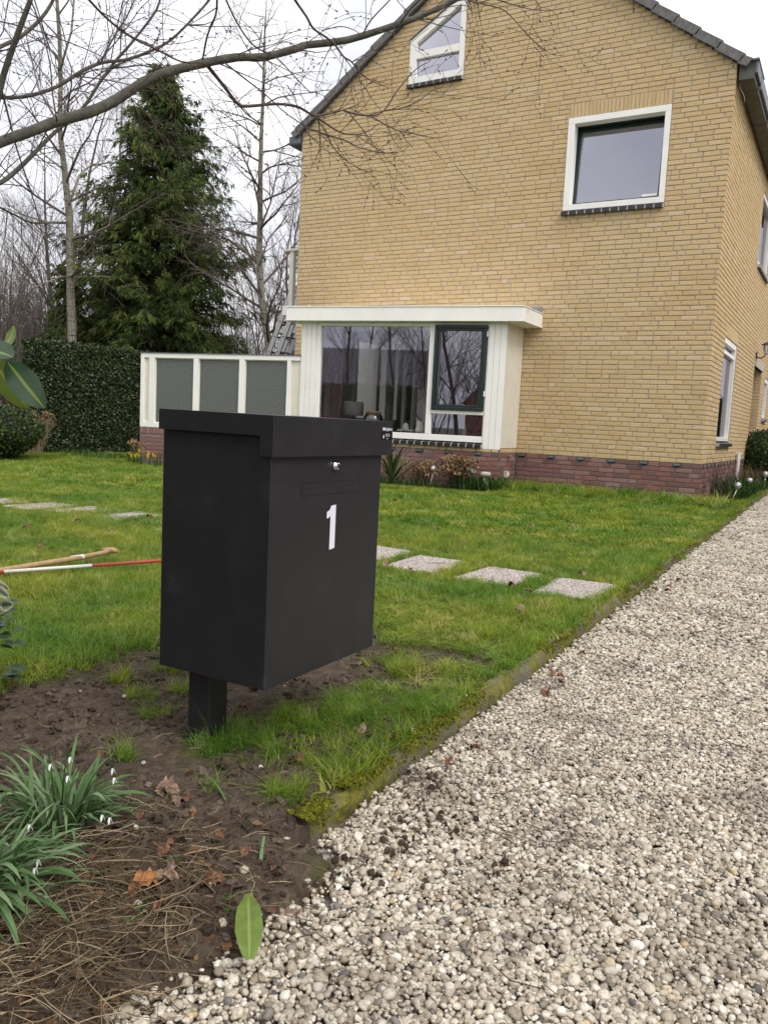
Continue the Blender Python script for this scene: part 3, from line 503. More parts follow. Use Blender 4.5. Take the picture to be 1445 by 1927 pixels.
# moss cushions along the kerb
mo = MT['moss'] = tinted('kerb_moss', [(0, (.05, .065, .010)), (.6, (.13, .135, .014)), (1, (.22, .20, .02))], .95, .3, 80, spec=.1, bump=.6)
MM = []
for i in range(4):
    q = CL[i].copy(); q.materials.clear(); q.materials.append(mo); MM.append(q)
yv = RNG.uniform(-9.75, 3, 15000); yv = -9.72 + (yv + 9.75) ** 1.35 / 12.75 ** .35; x = kerbx(yv) + RNG.normal(.004, .017, len(yv)); k = fbm(x * 3 + 2, yv * 4, 3) > .40; x, yv = x[k], yv[k]; n = len(x)
scatter('kerb_moss', np.stack([x, yv, -.003 - .5 * np.maximum(0, x - kerbx(yv) - .018)], 1), RNG.uniform(0, 6, (n, 3)), np.repeat((.003 + .008 * RNG.random(n) ** 2)[:, None], 3, 1), MM)
x = kerbx(np.linspace(-9.6, 4, 900)); yv = np.linspace(-9.6, 4, 900) + RNG.normal(0, .02, 900); x = x - .02 + RNG.normal(0, .012, 900); k = RNG.random(900) < .8; scatter_on('grass', x[k], yv[k], .7 + .5 * RNG.random(k.sum()), T_MID, .35)
# longer grass: under the gable wall, by the kerb, round the box and in loose tufts on the soil
lx, ly = jgrid(-2.45, .45, -.95, -.04, .055); k = RNG.random(len(lx)) < .25 + .75 * np.clip((ly + .9) * 1.6, 0, 1) * (fbm(lx * 2, ly * 2, 2) > .3); lx, ly = lx[k], ly[k]
scatter_on('long_grass', lx, ly, .55 + .8 * RNG.random(len(lx)) * (.4 + fbm(lx * 3, ly * 3, 2)), T_WALL, .25)
tu = [(-.05, -9.25, .05, 10), (-.22, -9.12, .07, 12), (.05, -9.45, .03, 5), (.18, -9.70, .03, 4), (.60, -9.62, .03, 7), (.30, -9.42, .04, 9), (.48, -9.50, .03, 6), (.334, -9.535, .05, 16), (.364, -9.424, .05, 12), (.373, -9.298, .05, 12), (.408, -9.193, .06, 14), (.433, -9.063, .07, 18), (.652, -9.461, .05, 14), (.638, -9.645, .025, 7), (.565, -9.447, .04, 8), (.539, -9.147, .07, 14), (.581, -9.006, .08, 18), (.456, -9.711, .01, 1), (.62, -8.75, .1, 18), (.45, -8.7, .12, 20), (-.3, -9.3, .06, 8), (-.12, -9.36, .05, 6), (.35, -8.6, .1, 14), (.6, -9.30, .06, 10)]
lx, ly = [], []
for a, b, r_, nn in tu: lx += list(RNG.normal(a, r_ * .6, nn)); ly += list(RNG.normal(b, r_ * .6, nn))
lx, ly = np.array(lx), np.array(ly); scatter_on('grass', lx, ly, .28 + .30 * RNG.random(len(lx)), T_LONG, .3)
x, yv = jgrid(-3.5, .7, -9.3, -5, .16, .9); k = (soilmask(x, yv) < .2) & (RNG.random(len(x)) < .6) & (x < kerbx(yv) - .03) & sect(x, yv) & (fbm(x * 1.6, yv * 1.6, 2) > .36) & (np.abs(yv + 6.75) > .3); x, yv = x[k], yv[k]
scatter_on('grass', x, yv, .35 + .3 * RNG.random(len(x)), T_LONG, .25)
# the slabs of the path, each on its own
words = ['nearest the kerb', 'second from the kerb, with a soil smear', 'third from the kerb', 'fourth from the kerb, half hidden by the mailbox', 'fifth from the kerb, behind the mailbox', 'sixth from the kerb, behind the mailbox', 'just behind the left edge of the box', 'next to the left edge of the box', 'left of the box, grass grown over its edges', 'left of the box between two others', 'second from the left end', 'at the left end of the row']
for i, (sx, sy, a) in enumerate(SLABS):
    mb = MB(); a = R(a); n1, n2 = 12, 18; hw, hl = .170, .250; vs = []; rr = np.random.default_rng(i)
    for jy in range(n2 + 1):
        for jx in range(n1 + 1):
            u = -hw + 2 * hw * jx / n1; v = -hl + 2 * hl * jy / n2; e = 1 if jx in (0, n1) or jy in (0, n2) else 0
            vs.append((sx + u * math.cos(a) - v * math.sin(a), sy + u * math.sin(a) + v * math.cos(a), .010 - .008 * e + rr.uniform(-.0015, .0015)))
    m = n1 + 1; fs = [(j * m + q, j * m + q + 1, (j + 1) * m + q + 1, (j + 1) * m + q) for j in range(n2) for q in range(n1)]
    ring = [q for q in range(m)] + [j * m + n1 for j in range(1, n2 + 1)] + [n2 * m + q for q in range(n1 - 1, -1, -1)] + [j * m for j in range(n2 - 1, 0, -1)]
    b0 = len(vs); vs += [(vs[q][0], vs[q][1], -.06) for q in ring]; L = len(ring); fs += [(ring[q], b0 + q, b0 + (q + 1) % L, ring[(q + 1) % L]) for q in range(L)]
    root = empty('stepping_slab', (sx, sy, 0)) if 0 else None
    mb.add([(p[0] - sx, p[1] - sy, p[2]) for p in vs], fs); o = mb.build('stepping_slab', 'slab', loc=(sx, sy, 0))
    tag(o, 'pebble-faced stepping slab in the lawn, ' + words[i], 'paving slab', 'stepping slabs across the lawn')
# ------------------------------------------------------------------ the house
CH, PITCH, GAP = .0625, .2108, .0125       # course height, stretcher + joint, joint
ZP = .50                                  # top of the red plinth
house = empty('brick_house', (-3.2, 0, 0), 'yellow brick house with a steep gable, white framed windows and a white bay', 'house')
LR = 5.36; SL = .741; GW = 6.44; APX = GW / 2
def roofz(x): return LR + SL * (APX - abs(x + APX))
class Frame:
    """a vertical wall plane: point = O + u*a + n*b + z"""
    def __init__(s, O, u, n): s.O = np.array(O, float); s.u = np.array(u, float); s.n = np.array(n, float)
    def P(s, a, b, z): return tuple(s.O + s.u * a + s.n * b + np.array([0, 0, z]))
GAB = Frame((0, 0, 0), (-1, 0, 0), (0, -1, 0))      # a runs left from the corner
SID = Frame((0, 0, 0), (0, 1, 0), (1, 0, 0))        # a runs into depth
ba = R(9.5); BAY = Frame((-2.494, -.64, 0), (-math.cos(ba), -math.sin(ba), 0), (math.sin(ba), -math.cos(ba), 0))
BRK = {'brick': [], 'plinth_brick': []}              # (frame, a0, a1, z0, z1, kind)
rb = np.random.default_rng(11)
def courses(fr, a0, a1, z0, z1, holes, kind, top=None, bond_seed=0, skipfn=None):
    k = 0; z = z0
    while z < z1 - .01:
        zt = z + CH; ztop = z + CH - .0115; zm = z + CH * .5
        ivs = [(a0, a1)]
        if top: ivs = [(max(a0, top(zm)[0]), min(a1, top(zm)[1]))]
        for h in holes:
            hz0, hz1 = h[2], h[3]
            if zm > hz0 and zm < hz1:
                ha0, ha1 = (h[0], h[1]) if len(h) < 5 else h[4](zm)
                nv = []
                for (p, q) in ivs:
                    if ha1 <= p or ha0 >= q: nv.append((p, q)); continue
                    if ha0 > p: nv.append((p, ha0))
                    if ha1 < q: nv.append((ha1, q))
                ivs = nv
        # wild bond: runs of stretchers broken by a header
        joints = []; a = a0 - rb.choice([0, .5, .25, .75]) * PITCH - (0 if k % 2 else PITCH * .5); run = 0
        while a < a1 + .3:
            hd = run >= rb.integers(3, 8); L = PITCH * (.5 if hd else (1.0 if rb.random() > .025 else .78)); run = 0 if hd else run + 1
            joints.append((a, a + L)); a += L
        for (p, q) in ivs:
            for (s, e) in joints:
                s2, e2 = max(s, p), min(e, q)
                if e2 - s2 < .028: continue
                whole = abs(s2 - s) < 1e-6 and abs(e2 - e) < 1e-6
                BRK[kind].append((fr, s2 + (0 if s2 == p and p > a0 else 0), e2 - GAP, z, ztop, whole))
        z = zt; k += 1
# openings on the gable (a = -x):  a0,a1,z0,z1[,slanted limits]
W_UP = (.735, 2.06, 3.745, 5.185); W_AT = (3.665, 4.54, 5.76, 6.95, lambda z: (3.665, 4.54 if z < 6.42 else 4.54 - (z - 6.42) / .60))
BAYH = (2.43, 5.60, .56, 2.49)
def gtop(z): 
    if z < LR: return (0, GW)
    d = (z - LR) / SL; return (d, GW - d)
courses(GAB, 0, GW, ZP, 7.75, [W_UP, W_AT, (2.52, 5.52, -1, 2.40)], 'brick', gtop)
VENT_G = [(.298 + .4216 * i) for i in range(6)]; vent_holes = [(v - .052, v + .052, ZP - CH, ZP - .001) for v in VENT_G]
courses(GAB, 0, 2.5, ZP - 8 * CH, ZP, vent_holes, 'plinth_brick')
# side wall
S_W1 = (1.10, 2.44, .72, 2.27); S_UP = (4.0, 5.6, 3.69, 4.93); S_DOOR = (5.02, 6.35, .0, 2.16); S_W2 = (7.1, 7.9, 1.24, 2.10)
VENT_S = [.18 + .335 * i for i in range(30)]
courses(SID, 0, 10, ZP, 5.32, [S_W1, S_UP, S_DOOR, S_W2], 'brick')
courses(SID, 0, 10, ZP - 8 * CH, ZP, [S_DOOR] + [(v - .03, v + .03, ZP - CH, ZP - .001) for v in VENT_S], 'plinth_brick')
# plinth below the bay, its return and the low wall of the garden screen
VENT_B = [.30 + .4216 * i for i in range(7)]
courses(BAY, 0.02, 3.04, ZP - 8 * CH, ZP, [(v - .052, v + .052, ZP - CH, ZP - .001) for v in VENT_B], 'plinth_brick')
BRET = Frame((-2.494, -.64, 0), (0, 1, 0), (1, 0, 0)); courses(BRET, .015, .63, ZP - 8 * CH, ZP, [], 'plinth_brick')
courses(BAY, 0.02, 3.04, ZP + .001, ZP + CH, [], 'brick'); courses(BRET, .015, .63, ZP + .001, ZP + CH, [], 'brick')
# yellow brick seen behind the left edge of the bay glass
RETL = Frame((-6.44, .0, 0), (0, 1, 0), (-1, 0, 0))

def mortar(name, fr, a0, a1, z0, z1, holes, top=None, off=-.0075, m='mortar', deps=()):
    """the bed the bricks stand proud of, cut round the openings in upright strips"""
    cuts = {a0, a1}
    for h in holes: cuts |= {h[0], h[1]}
    cuts |= set(deps); cuts = sorted(c for c in cuts if a0 <= c <= a1); mb = MB()
    tz = (lambda a: z1) if not top else top
    for p, q in zip(cuts[:-1], cuts[1:]):
        sub = [p + (q - p) * i / 6 for i in range(7)] if top else [p, q]
        for c, d in zip(sub[:-1], sub[1:]):
            mid = (c + d) / 2; hs = sorted([h for h in holes if h[0] < mid < h[1]], key=lambda h: h[2]); low = (z0, z0)
            for h in hs:
                if h[2] > low[0]: mb.quad(fr.P(c, off, low[0]), fr.P(d, off, low[1]), fr.P(d, off, h[2]), fr.P(c, off, h[2]))
                ht = (h[3], h[3]) if len(h) < 6 else (h[5](c), h[5](d)); low = ht
            if tz(c) > low[0] + .001 or tz(d) > low[1] + .001: mb.quad(fr.P(c, off, low[0]), fr.P(d, off, low[1]), fr.P(d, off, tz(d)), fr.P(c, off, tz(c)))
    return wpart(name, mb, m, house)
AT_H = W_AT + (lambda a: min(6.95, 6.42 + (4.54 - a) * .60),)
mortar('gable_wall', GAB, 0, GW, ZP, 0, [W_UP, AT_H, (2.50, 5.60, ZP - .1, 2.35)], top=lambda a: roofz(-a), deps=(APX,))
mortar('plinth_wall', GAB, 0, 2.5, -.1, ZP, [], m='mortar_dark')
mortar('plinth_wall', BAY, 0, 3.04, -.1, ZP + .06, [], m='mortar_dark', off=-.006); mortar('plinth_wall', BRET, 0, .635, -.1, ZP + .06, [], m='mortar_dark', off=-.006)
mortar('side_wall', SID, 0, 10, ZP, 5.33, [S_W1, S_UP, S_DOOR, S_W2]); mortar('plinth_wall', SID, 0, 10, -.1, ZP, [S_DOOR], m='mortar_dark')

# bricks: the 300 largest in view are pieces of their own, the rest one joined part
fwv = np.array(fw)
def brick_geo(w, h, seed, proud=.0, dep=.02):
    r = np.random.default_rng(seed); c = .0040; j = lambda: r.uniform(-.0018, .0018)
    o = [(0 + j(), 0 + j()), (w + j(), 0 + j()), (w + j(), h + j()), (0 + j(), h + j())]
    V = [(x, -dep, z) for x, z in o] + [(x, -c * .7, z) for x, z in o] + [(x + (c if x < w / 2 else -c), 0, z + (c if z < h / 2 else -c)) for x, z in o]
    F = [(8, 9, 10, 11)]
    for i in range(4):
        k = (i + 1) % 4; F += [(4 + i, 4 + k, 8 + k, 8 + i), (i, k, 4 + k, 4 + i)]
    return V, F
BGEO = {}
for kind, lst in BRK.items():
    sc = []
    for i, (fr, a0, a1, z0, z1, whole) in enumerate(lst):
        Pm = np.array(fr.P((a0 + a1) / 2, 0, (z0 + z1) / 2)) - CAM; dist = np.linalg.norm(Pm); zc = Pm @ fwv
        u = Pm @ np.array(rt2) / zc * 1535.8; v = Pm @ np.array(up2) / zc * 1535.8
        ok = zc > 0 and abs(u) < 722 and abs(v) < 963; face = -(Pm / dist) @ fr.n
        sc.append((a1 - a0) * (z1 - z0) * max(face, 0) / dist ** 2 if ok else 0)
    order = np.argsort(-np.array(sc)); single = set(int(q) for q in order[:300] if sc[int(q)] > 0)
    mname = 'brick' if kind == 'brick' else 'redbrick'; rest = MB(); protos = {}
    for i, (fr, a0, a1, z0, z1, whole) in enumerate(lst):
        w, h = a1 - a0, z1 - z0; pr = rb.uniform(-.0015, .0020)
        if i in single:
            key = (round(w, 3) if not whole else round(w, 2), i % 4 if whole else i)
            if key not in protos:
                V, F = brick_geo(w, h, i % 17); mb = MB(); mb.add(V, F, rb.random()); me = mb.mesh(kind, tint=True); me.materials.append(MT[mname]); protos[key] = me
            o = bpy.data.objects.new(kind, protos[key]); COL.objects.link(o); o.parent = house
            P0 = Vector(fr.P(a0, pr, z0)) - Vector(house.location)
            M = Matrix(((fr.u[0], fr.n[0], 0, P0.x), (fr.u[1], fr.n[1], 0, P0.y), (0, 0, 1, P0.z), (0, 0, 0, 1))); o.matrix_local = M
        else:
            V, F = brick_geo(w, h, i % 17); rest.add([fr.P(a0 + x, pr + y_, z0 + z) for x, y_, z in V], F, rb.random())
    o = wpart('brickwork' if kind == 'brick' else 'plinth_brickwork', rest, mname, house, tint=True); o['kind'] = 'stuff'
# soldier courses over the openings
def soldiers(fr, a0, a1, z0, z1, nm='soldier_brick', pitch=.051, mname='brick'):
    n = int(round((a1 - a0) / pitch)); p = (a1 - a0) / n
    for i in range(n):
        V, F = brick_geo(p - .010, z1 - z0, i); mb = MB(); pr = rb.uniform(-.001, .002); mb.add([fr.P(a0 + i * p + x, pr + y_, z0 + z) for x, y_, z in V], F, rb.random()); wpart(nm, mb, mname, house, tint=True)
    mb = MB(); mb.quad(fr.P(a0 - .01, -.005, z0), fr.P(a1, -.005, z0), fr.P(a1, -.005, z1 + .01), fr.P(a0 - .01, -.005, z1 + .01)); wpart('soldier_course', mb, 'mortar', house)
soldiers(GAB, .745, 2.06, 5.004, 5.178)
soldiers(SID, S_W1[0], S_W1[1], 2.24, 2.265 + .15, pitch=.06); soldiers(SID, S_UP[0], S_UP[1], 4.93, 5.10, pitch=.06)

# ---- windows: generic frame in a wall plane
def fbox(mb, fr, a0, a1, b0, b1, z0, z1, tint=0.): mb.box((a0, b0, z0), (a1, b1, z1), M=fr.P, tint=tint)
def ring(mb, fr, a0, a1, z0, z1, b0, b1, w, wb=None, wt=None, wl=None, wr=None):
    wb = w if wb is None else wb; wt = w if wt is None else wt; wl = w if wl is None else wl; wr = w if wr is None else wr
    fbox(mb, fr, a0, a1, b0, b1, z0, z0 + wb); fbox(mb, fr, a0, a1, b0, b1, z1 - wt, z1); fbox(mb, fr, a0, a0 + wl, b0, b1, z0 + wb, z1 - wt); fbox(mb, fr, a1 - wr, a1, b0, b1, z0 + wb, z1 - wt)
def sill_tiles(fr, a0, a1, z, n, parent, out=.055, th=.052, drop=.018):
    jo = out + .0015
    p = (a1 - a0) / n; me = None
    for i in range(n):
        mb = MB(); x0, x1 = a0 + i * p + .006, a0 + (i + 1) * p - .006; j = rb.uniform(-.002, .002)
        v = [fr.P(x0, out, z - th - drop + j), fr.P(x1, out, z - th - drop + j), fr.P(x1, out, z - drop + j), fr.P(x0, out, z - drop + j), fr.P(x0, -.09, z - th), fr.P(x1, -.09, z - th), fr.P(x1, -.09, z + .004), fr.P(x0, -.09, z + .004)]
        mb.add(v, [(0, 1, 2, 3), (3, 2, 6, 7), (0, 4, 5, 1), (0, 3, 7, 4), (1, 5, 6, 2), (4, 7, 6, 5)]); wpart('sill_tile', mb, 'glazed', parent, bevel=.004)
    mb = MB(); v = [fr.P(a0, jo - .003, z - th - drop + .004), fr.P(a1, jo - .003, z - th - drop + .004), fr.P(a1, jo - .003, z - drop - .002), fr.P(a0, jo - .003, z - drop - .002), fr.P(a0, -.08, z - th), fr.P(a1, -.08, z - th), fr.P(a1, -.08, z), fr.P(a0, -.08, z)]
    mb.add(v, [(0, 1, 2, 3), (3, 2, 6, 7), (0, 4, 5, 1), (0, 3, 7, 4), (1, 5, 6, 2)]); wpart('sill_joint', mb, 'sill_mortar', parent)
# big upper window with its sash tilted inwards at the top
A0, A1 = .735, 2.06
mb = MB(); ring(mb, GAB, A0, A1, 3.797, 4.997, -.13, .012, .08, wb=.075, wt=.08, wl=.07, wr=.09); win = wpart('window', mb, 'white', house, bevel=.004); win['label'] = 'large square window on the upper floor'
a0, a1, z0, z1 = A0 + .07, A1 - .09, 3.872, 4.917; th = R(5)
def tilt(a, b, z): return GAB.P(a, -.105 + b - (z - z0) * math.sin(th), z0 + (z - z0) * math.cos(th))
mb = MB()
for (p, q, r_, s_) in ((a0, a1, z0, z0 + .045), (a0, a1, z1 - .05, z1), (a0, a0 + .045, z0 + .045, z1 - .05), (a1 - .045, a1, z0 + .045, z1 - .05)): mb.box((p, -.05, r_), (q, 0, s_), M=tilt)
wpart('sash', mb, 'greenpaint', win, bevel=.004)
mb = MB(); ring(mb, GAB, a0, a1, z0, z1, -.26, -.135, .012); wpart('reveal', mb, 'greenpaint', win)
mb = MB(); mb.quad(tilt(a0 + .045, -.02, z0 + .045), tilt(a1 - .045, -.02, z0 + .045), tilt(a1 - .045, -.02, z1 - .05), tilt(a0 + .045, -.02, z1 - .05)); wpart('pane', mb, 'glass_up', win)
mb = MB(); mb.box((a0 + .05, -.014, z0 + .052), (a0 + .24, -.006, z0 + .082), M=tilt); wpart('strip', mb, 'white', win)
sill_tiles(GAB, .735, 2.075, 3.797, 12, win)
# attic window with a slanted head
def poly_frame(fr, outer, inner, b0, b1):
    mb = MB(); n = len(outer)
    for bb, flip in ((b1, 0), (b0, 1)):
        for i in range(n):
            k = (i + 1) % n; q = [fr.P(outer[i][0], bb, outer[i][1]), fr.P(outer[k][0], bb, outer[k][1]), fr.P(inner[k][0], bb, inner[k][1]), fr.P(inner[i][0], bb, inner[i][1])]
            mb.quad(*(q[::-1] if flip else q))
    for ringp in (outer, inner):
        for i in range(n):
            k = (i + 1) % n; mb.quad(fr.P(ringp[i][0], b0, ringp[i][1]), fr.P(ringp[k][0], b0, ringp[k][1]), fr.P(ringp[k][0], b1, ringp[k][1]), fr.P(ringp[i][0], b1, ringp[i][1]))
    return mb
out = [(3.665, 5.81), (4.54, 5.81), (4.54, 6.42), (3.665, 6.942)]; inn = [(3.74, 5.90), (4.435, 5.90), (4.435, 6.375), (3.74, 6.79)]
mb = poly_frame(GAB, out, inn, -.10, .012); fbox(mb, GAB, 3.741, 4.434, -.09, .006, 6.155, 6.255); att = wpart('window', mb, 'white', house); att['label'] = 'attic window with a slanted head'
mb = MB(); mb.add([GAB.P(a, -.045, z) for a, z in inn], [(0, 1, 2, 3)]); wpart('pane', mb, 'glass_up', att)
sill_tiles(GAB, 3.66, 4.56, 5.812, 8, att)
# dark lead strip along the slanted head
mb = MB(); mb.box((0, 0, 0), (1, 1, 1), M=lambda a, b, z: GAB.P(3.655 + .89 * a, -.02 + .05 * b, 6.955 - .531 * a + .012 * z)); wpart('head_flashing', mb, 'gutter_edge', att)

# ---- side windows
def side_window(A0, A1, z0, z1, label, sillz, midrail=None, dep=.07):
    mb = MB(); ring(mb, SID, A0, A1, z0, z1, -.11, -.012, .075, wb=.06)
    if midrail: fbox(mb, SID, A0 + .075, A1 - .075, -.10, -.02, midrail, midrail + .05)
    w = wpart('window', mb, 'white', house, bevel=.004); w['label'] = label
    mb = MB(); mb.quad(SID.P(A0 + .07, -.07, z0 + .055), SID.P(A1 - .07, -.07, z0 + .055), SID.P(A1 - .07, -.07, z1 - .07), SID.P(A0 + .07, -.07, z1 - .07)); wpart('pane', mb, 'glass_side', w)
    sill_tiles(SID, A0 - .02, A1 + .02, sillz, max(3, int((A1 - A0) / .11)), w, out=.05)
    return w
side_window(1.10, 2.44, .80, 2.235, 'tall window on the side wall nearest the corner', .79, 2.02)
mb = MB(); fbox(mb, SID, 1.2, 2.34, -.20, -.19, 1.72, 2.0); wpart('roller_blind', mb, 'cream', house)
side_window(4.0, 5.6, 3.76, 4.92, 'upper window on the side wall', 3.755)
side_window(7.1, 7.9, 1.30, 2.09, 'small window on the side wall beyond the porch', 1.30)
for (p, q, r_, s_) in (S_W1, S_UP, S_W2):
    mb = MB(); 
    for (c, d, e, f) in ((p - .01, p + .012, r_, s_), (q - .012, q + .01, r_, s_), (p, q, s_ - .012, s_ + .01), (p, q, r_ - .01, r_ + .012)): fbox(mb, SID, c, d, -.15, -.004, e, f)
    wpart('reveal', mb, 'mortar', house)
# porch recess and lintel
mb = MB(); p, q, r_, s_ = S_DOOR
mb.quad(SID.P(q, 0, 0), SID.P(q, -.7, 0), SID.P(q, -.7, s_), SID.P(q, 0, s_)); mb.quad(SID.P(p, 0, 0), SID.P(p, -.7, 0), SID.P(p, -.7, s_), SID.P(p, 0, s_)); mb.quad(SID.P(p, -.7, 0), SID.P(q, -.7, 0), SID.P(q, -.7, s_), SID.P(p, -.7, s_)); mb.quad(SID.P(p, 0, s_), SID.P(q, 0, s_), SID.P(q, -.7, s_), SID.P(p, -.7, s_))
wpart('porch_recess', mb, 'mortar', house)
BR0 = len(BRK['brick']); PR = Frame(SID.P(q, 0, 0), (-1, 0, 0), (0, -1, 0)); n0 = len(BRK['brick']); courses(PR, .0, .68, 0, s_, [], 'brick'); rest = MB()
for (fr, a0_, a1_, z0_, z1_, wh) in BRK['brick'][n0:]:
    V, F = brick_geo(a1_ - a0_, z1_ - z0_, 3); rest.add([fr.P(a0_ + x, y_ + .004, z0_ + z) for x, y_, z in V], F, rb.random())
o = wpart('porch_brickwork', rest, 'brick', house, tint=True); o['kind'] = 'stuff'
mb = MB(); fbox(mb, SID, p + .2, p + 1.05, -.69, -.64, .05, 2.1); dr = wpart('door', mb, 'greenpaint', house)
mb = MB(); fbox(mb, SID, p + .35, p + .9, -.645, -.63, 1.1, 1.9); wpart('pane', mb, 'glass', dr)
mb = MB(); fbox(mb, SID, p - .05, q + .05, -.06, .02, s_, s_ + .13); wpart('lintel', mb, 'stone', house)

# ---- vents
def vent(fr, a, z=ZP - .032):
    mb = MB(); ring(mb, fr, a - .05, a + .05, z - .030, z + .030, -.012, .004, .007)
    mb.add([fr.P(a - .042, .004, z + .020), fr.P(a + .042, .004, z + .020), fr.P(a + .042, .022, z - .008), fr.P(a - .042, .022, z - .008), fr.P(a - .042, .004, z - .008), fr.P(a + .042, .004, z - .008)], [(0, 1, 2, 3), (3, 2, 5, 4), (0, 3, 4), (1, 5, 2)])
    wpart('air_vent', mb, 'vent', house)
    mb = MB(); fbox(mb, fr, a - .042, a + .042, -.011, .0, z - .022, z + .022); wpart('vent_opening', mb, 'black', house)
for v in VENT_G: vent(GAB, v)
for v in VENT_B: vent(BAY, v)
for v in VENT_S:
    if not 4.9 < v < 6.5: vent(SID, v)
# weep slots under the verge
for a, z in ((.50, 5.62), (1.30, 6.2), (2.2, 6.85), (5.3, 6.0), (5.9, 5.6)):
    mb = MB(); fbox(mb, GAB, a, a + .009, -.004, .003, z, z + .05); wpart('weep_slot', mb, 'black', house)

# ---- roof, verge tiles, gutters
mb = MB()
for sgn in (1, -1):
    e = .10; x0 = 0 + e if sgn > 0 else -GW - e; z0 = LR - SL * e + .02; zr = LR + SL * APX + .02
    pts = [(x0, -.04, z0), (x0, 10.1, z0), (-APX, 10.1, zr), (-APX, -.04, zr)]; v = pts + [(a, b, c + .055) for a, b, c in pts]
    mb.add(v, [(0, 1, 2, 3), (7, 6, 5, 4), (0, 4, 5, 1), (3, 2, 6, 7), (0, 3, 7, 4), (1, 5, 6, 2)])
roof = wpart('roof', mb, 'tile', house)
ang = math.atan(SL); cs, sn = math.cos(ang), math.sin(ang); TL = .335
for sgn in (1, -1):
    L = APX / cs + .12; n = int(L / TL) + 1
    for i in range(n):
        s0 = i * TL; s1 = min(s0 + TL + .03, L + .02); t0, t1 = .022, .0
        def V3(s, y_, h): # s measured down from the ridge, h normal to slope
            x = -APX + sgn * (s * cs + h * sn); z = LR + SL * APX - s * sn + h * cs; return (x, y_, z)
        mb = MB(); yf, yb = -.085, -.005
        # L-shaped verge tile: front cheek + top
        c0 = [V3(s0, yf, .088), V3(s1, yf, .088 + t0), V3(s1, yf, -.012 + t0 * .6), V3(s0, yf, -.018)]
        c1 = [V3(s0, yf + .022, .088), V3(s1, yf + .022, .088 + t0), V3(s1, yf + .022, -.012 + t0 * .6), V3(s0, yf + .022, -.018)]
        mb.add(c0 + c1, [(0, 1, 2, 3), (7, 6, 5, 4), (0, 4, 5, 1), (1, 5, 6, 2), (2, 6, 7, 3), (3, 7, 4, 0)])
        r0 = [V3(s0, yf, .088), V3(s1, yf, .088 + t0), V3(s1, .22, .088 + t0), V3(s0, .22, .088)]; r1 = [V3(s0, yf, .070), V3(s1, yf, .070 + t0), V3(s1, .22, .070 + t0), V3(s0, .22, .070)]
        mb.add(r0 + r1, [(3, 2, 1, 0), (4, 5, 6, 7), (1, 2, 6, 5), (2, 3, 7, 6), (0, 4, 7, 3)])
        wpart('verge_tile', mb, 'tile', roof, bevel=.008)
mb = MB(); mb.box((-GW - .25, -.03, 5.19), (-GW - .02, 10, 5.34)); wpart('gutter', mb, 'gutter_edge', house, bevel=.03)
gut = empty('g', (0, 0, 0)); bpy.data.objects.remove(gut)
y0 = -.02
for i in range(9):
    y1 = y0 + (.42 if i == 0 else 1.2)
    mb = MB(); mb.box((.03, y0 + .004, 5.155), (.205, y1 - .004, 5.35)); gp = wpart('gutter_board', mb, 'gutter', house, bevel=.005)
    mb = MB(); mb.box((.207, y0, 5.215), (.24, y1 - .01, 5.362)); mb.box((.205, y1 - .03, 5.16), (.246, y1, 5.37)); wpart('gutter_strip', mb, 'gutter_edge', house, bevel=.004)
    y0 = y1
mb = MB(); mb.box((.0, -.045, 5.352), (.25, -.022, 5.378)); mb.box((.0, -.022, 5.352), (.25, .6, 5.372)); wpart('gutter_cap', mb, 'gutter_edge', house, bevel=.004)
mb = MB(); mb.tube([(.035, .05, 5.15), (.045, .09, 5.09), (.075, .16, 5.05), (.09, .22, 5.0), (.075, .25, 4.98)], .004, 5); wpart('loose_wire', mb, 'alu', house)
# mast behind the roof
mb = MB(); mb.tube([(-6.0, 3, 5.2), (-6.0, 3, 9.5)], .022, 8); mb.tube([(-6.35, 3.4, 5.2), (-6.35, 3.4, 9.3)], .010, 6); mm = mb.build('antenna_mast', 'alu'); tag(mm, 'thin metal mast rising behind the left roof slope', 'mast')

# ---- interior shell seen through the glass
mb = MB()
def qx(a, b, c, d): mb.quad(a, b, c, d)
x0, x1, y0, y1 = -6.20, -.25, .30, 6.0
qx((x0, y0, .55), (x1, y0, .55), (x1, y1, .55), (x0, y1, .55)); wpart('floor', mb, 'floorwood', house); mb = MB()
qx((x0, y0, 2.52), (x1, y0, 2.52), (x1, y1, 2.52), (x0, y1, 2.52)); qx((-5.45, -1.05, 2.246), (-2.52, -.55, 2.246), (-2.52, .3, 2.246), (-5.45, .3, 2.246)); wpart('ceiling', mb, 'wallpaint', house); mb = MB()
wl = [(x0, 1.45, 0), (x0, 2.72, 0)]
for (a, b, c, d) in ((y0, 1.45, .55, 2.52), (3.9, y1, .55, 2.52), (1.45, 3.9, 2.35, 2.52), (1.45, 3.9, .55, .80)): qx((x0, a, c), (x0, b, c), (x0, b, d), (x0, a, d))
qx((x0, y1, .55), (-3.2, y1, .55), (-3.2, y1, 2.52), (x0, y1, 2.52)); qx((-1.0, y1, .55), (x1, y1, .55), (x1, y1, 2.52), (-1.0, y1, 2.52)); qx((-3.2, y1, 2.3), (-1.0, y1, 2.3), (-1.0, y1, 2.52), (-3.2, y1, 2.52)); qx((x1, y0, .55), (x1, y1, .55), (x1, y1, 2.52), (x1, y0, 2.52))
wpart('inner_wall', mb, 'wallpaint', house)
mb = MB()
for (a, b, c, d) in ((0, 1.45, 0, 5.3), (3.9, 10, 0, 5.3), (1.45, 3.9, 2.35, 5.3), (1.45, 3.9, 0, .80)): mb.box((-GW, a, c), (-GW + .02, b, d))
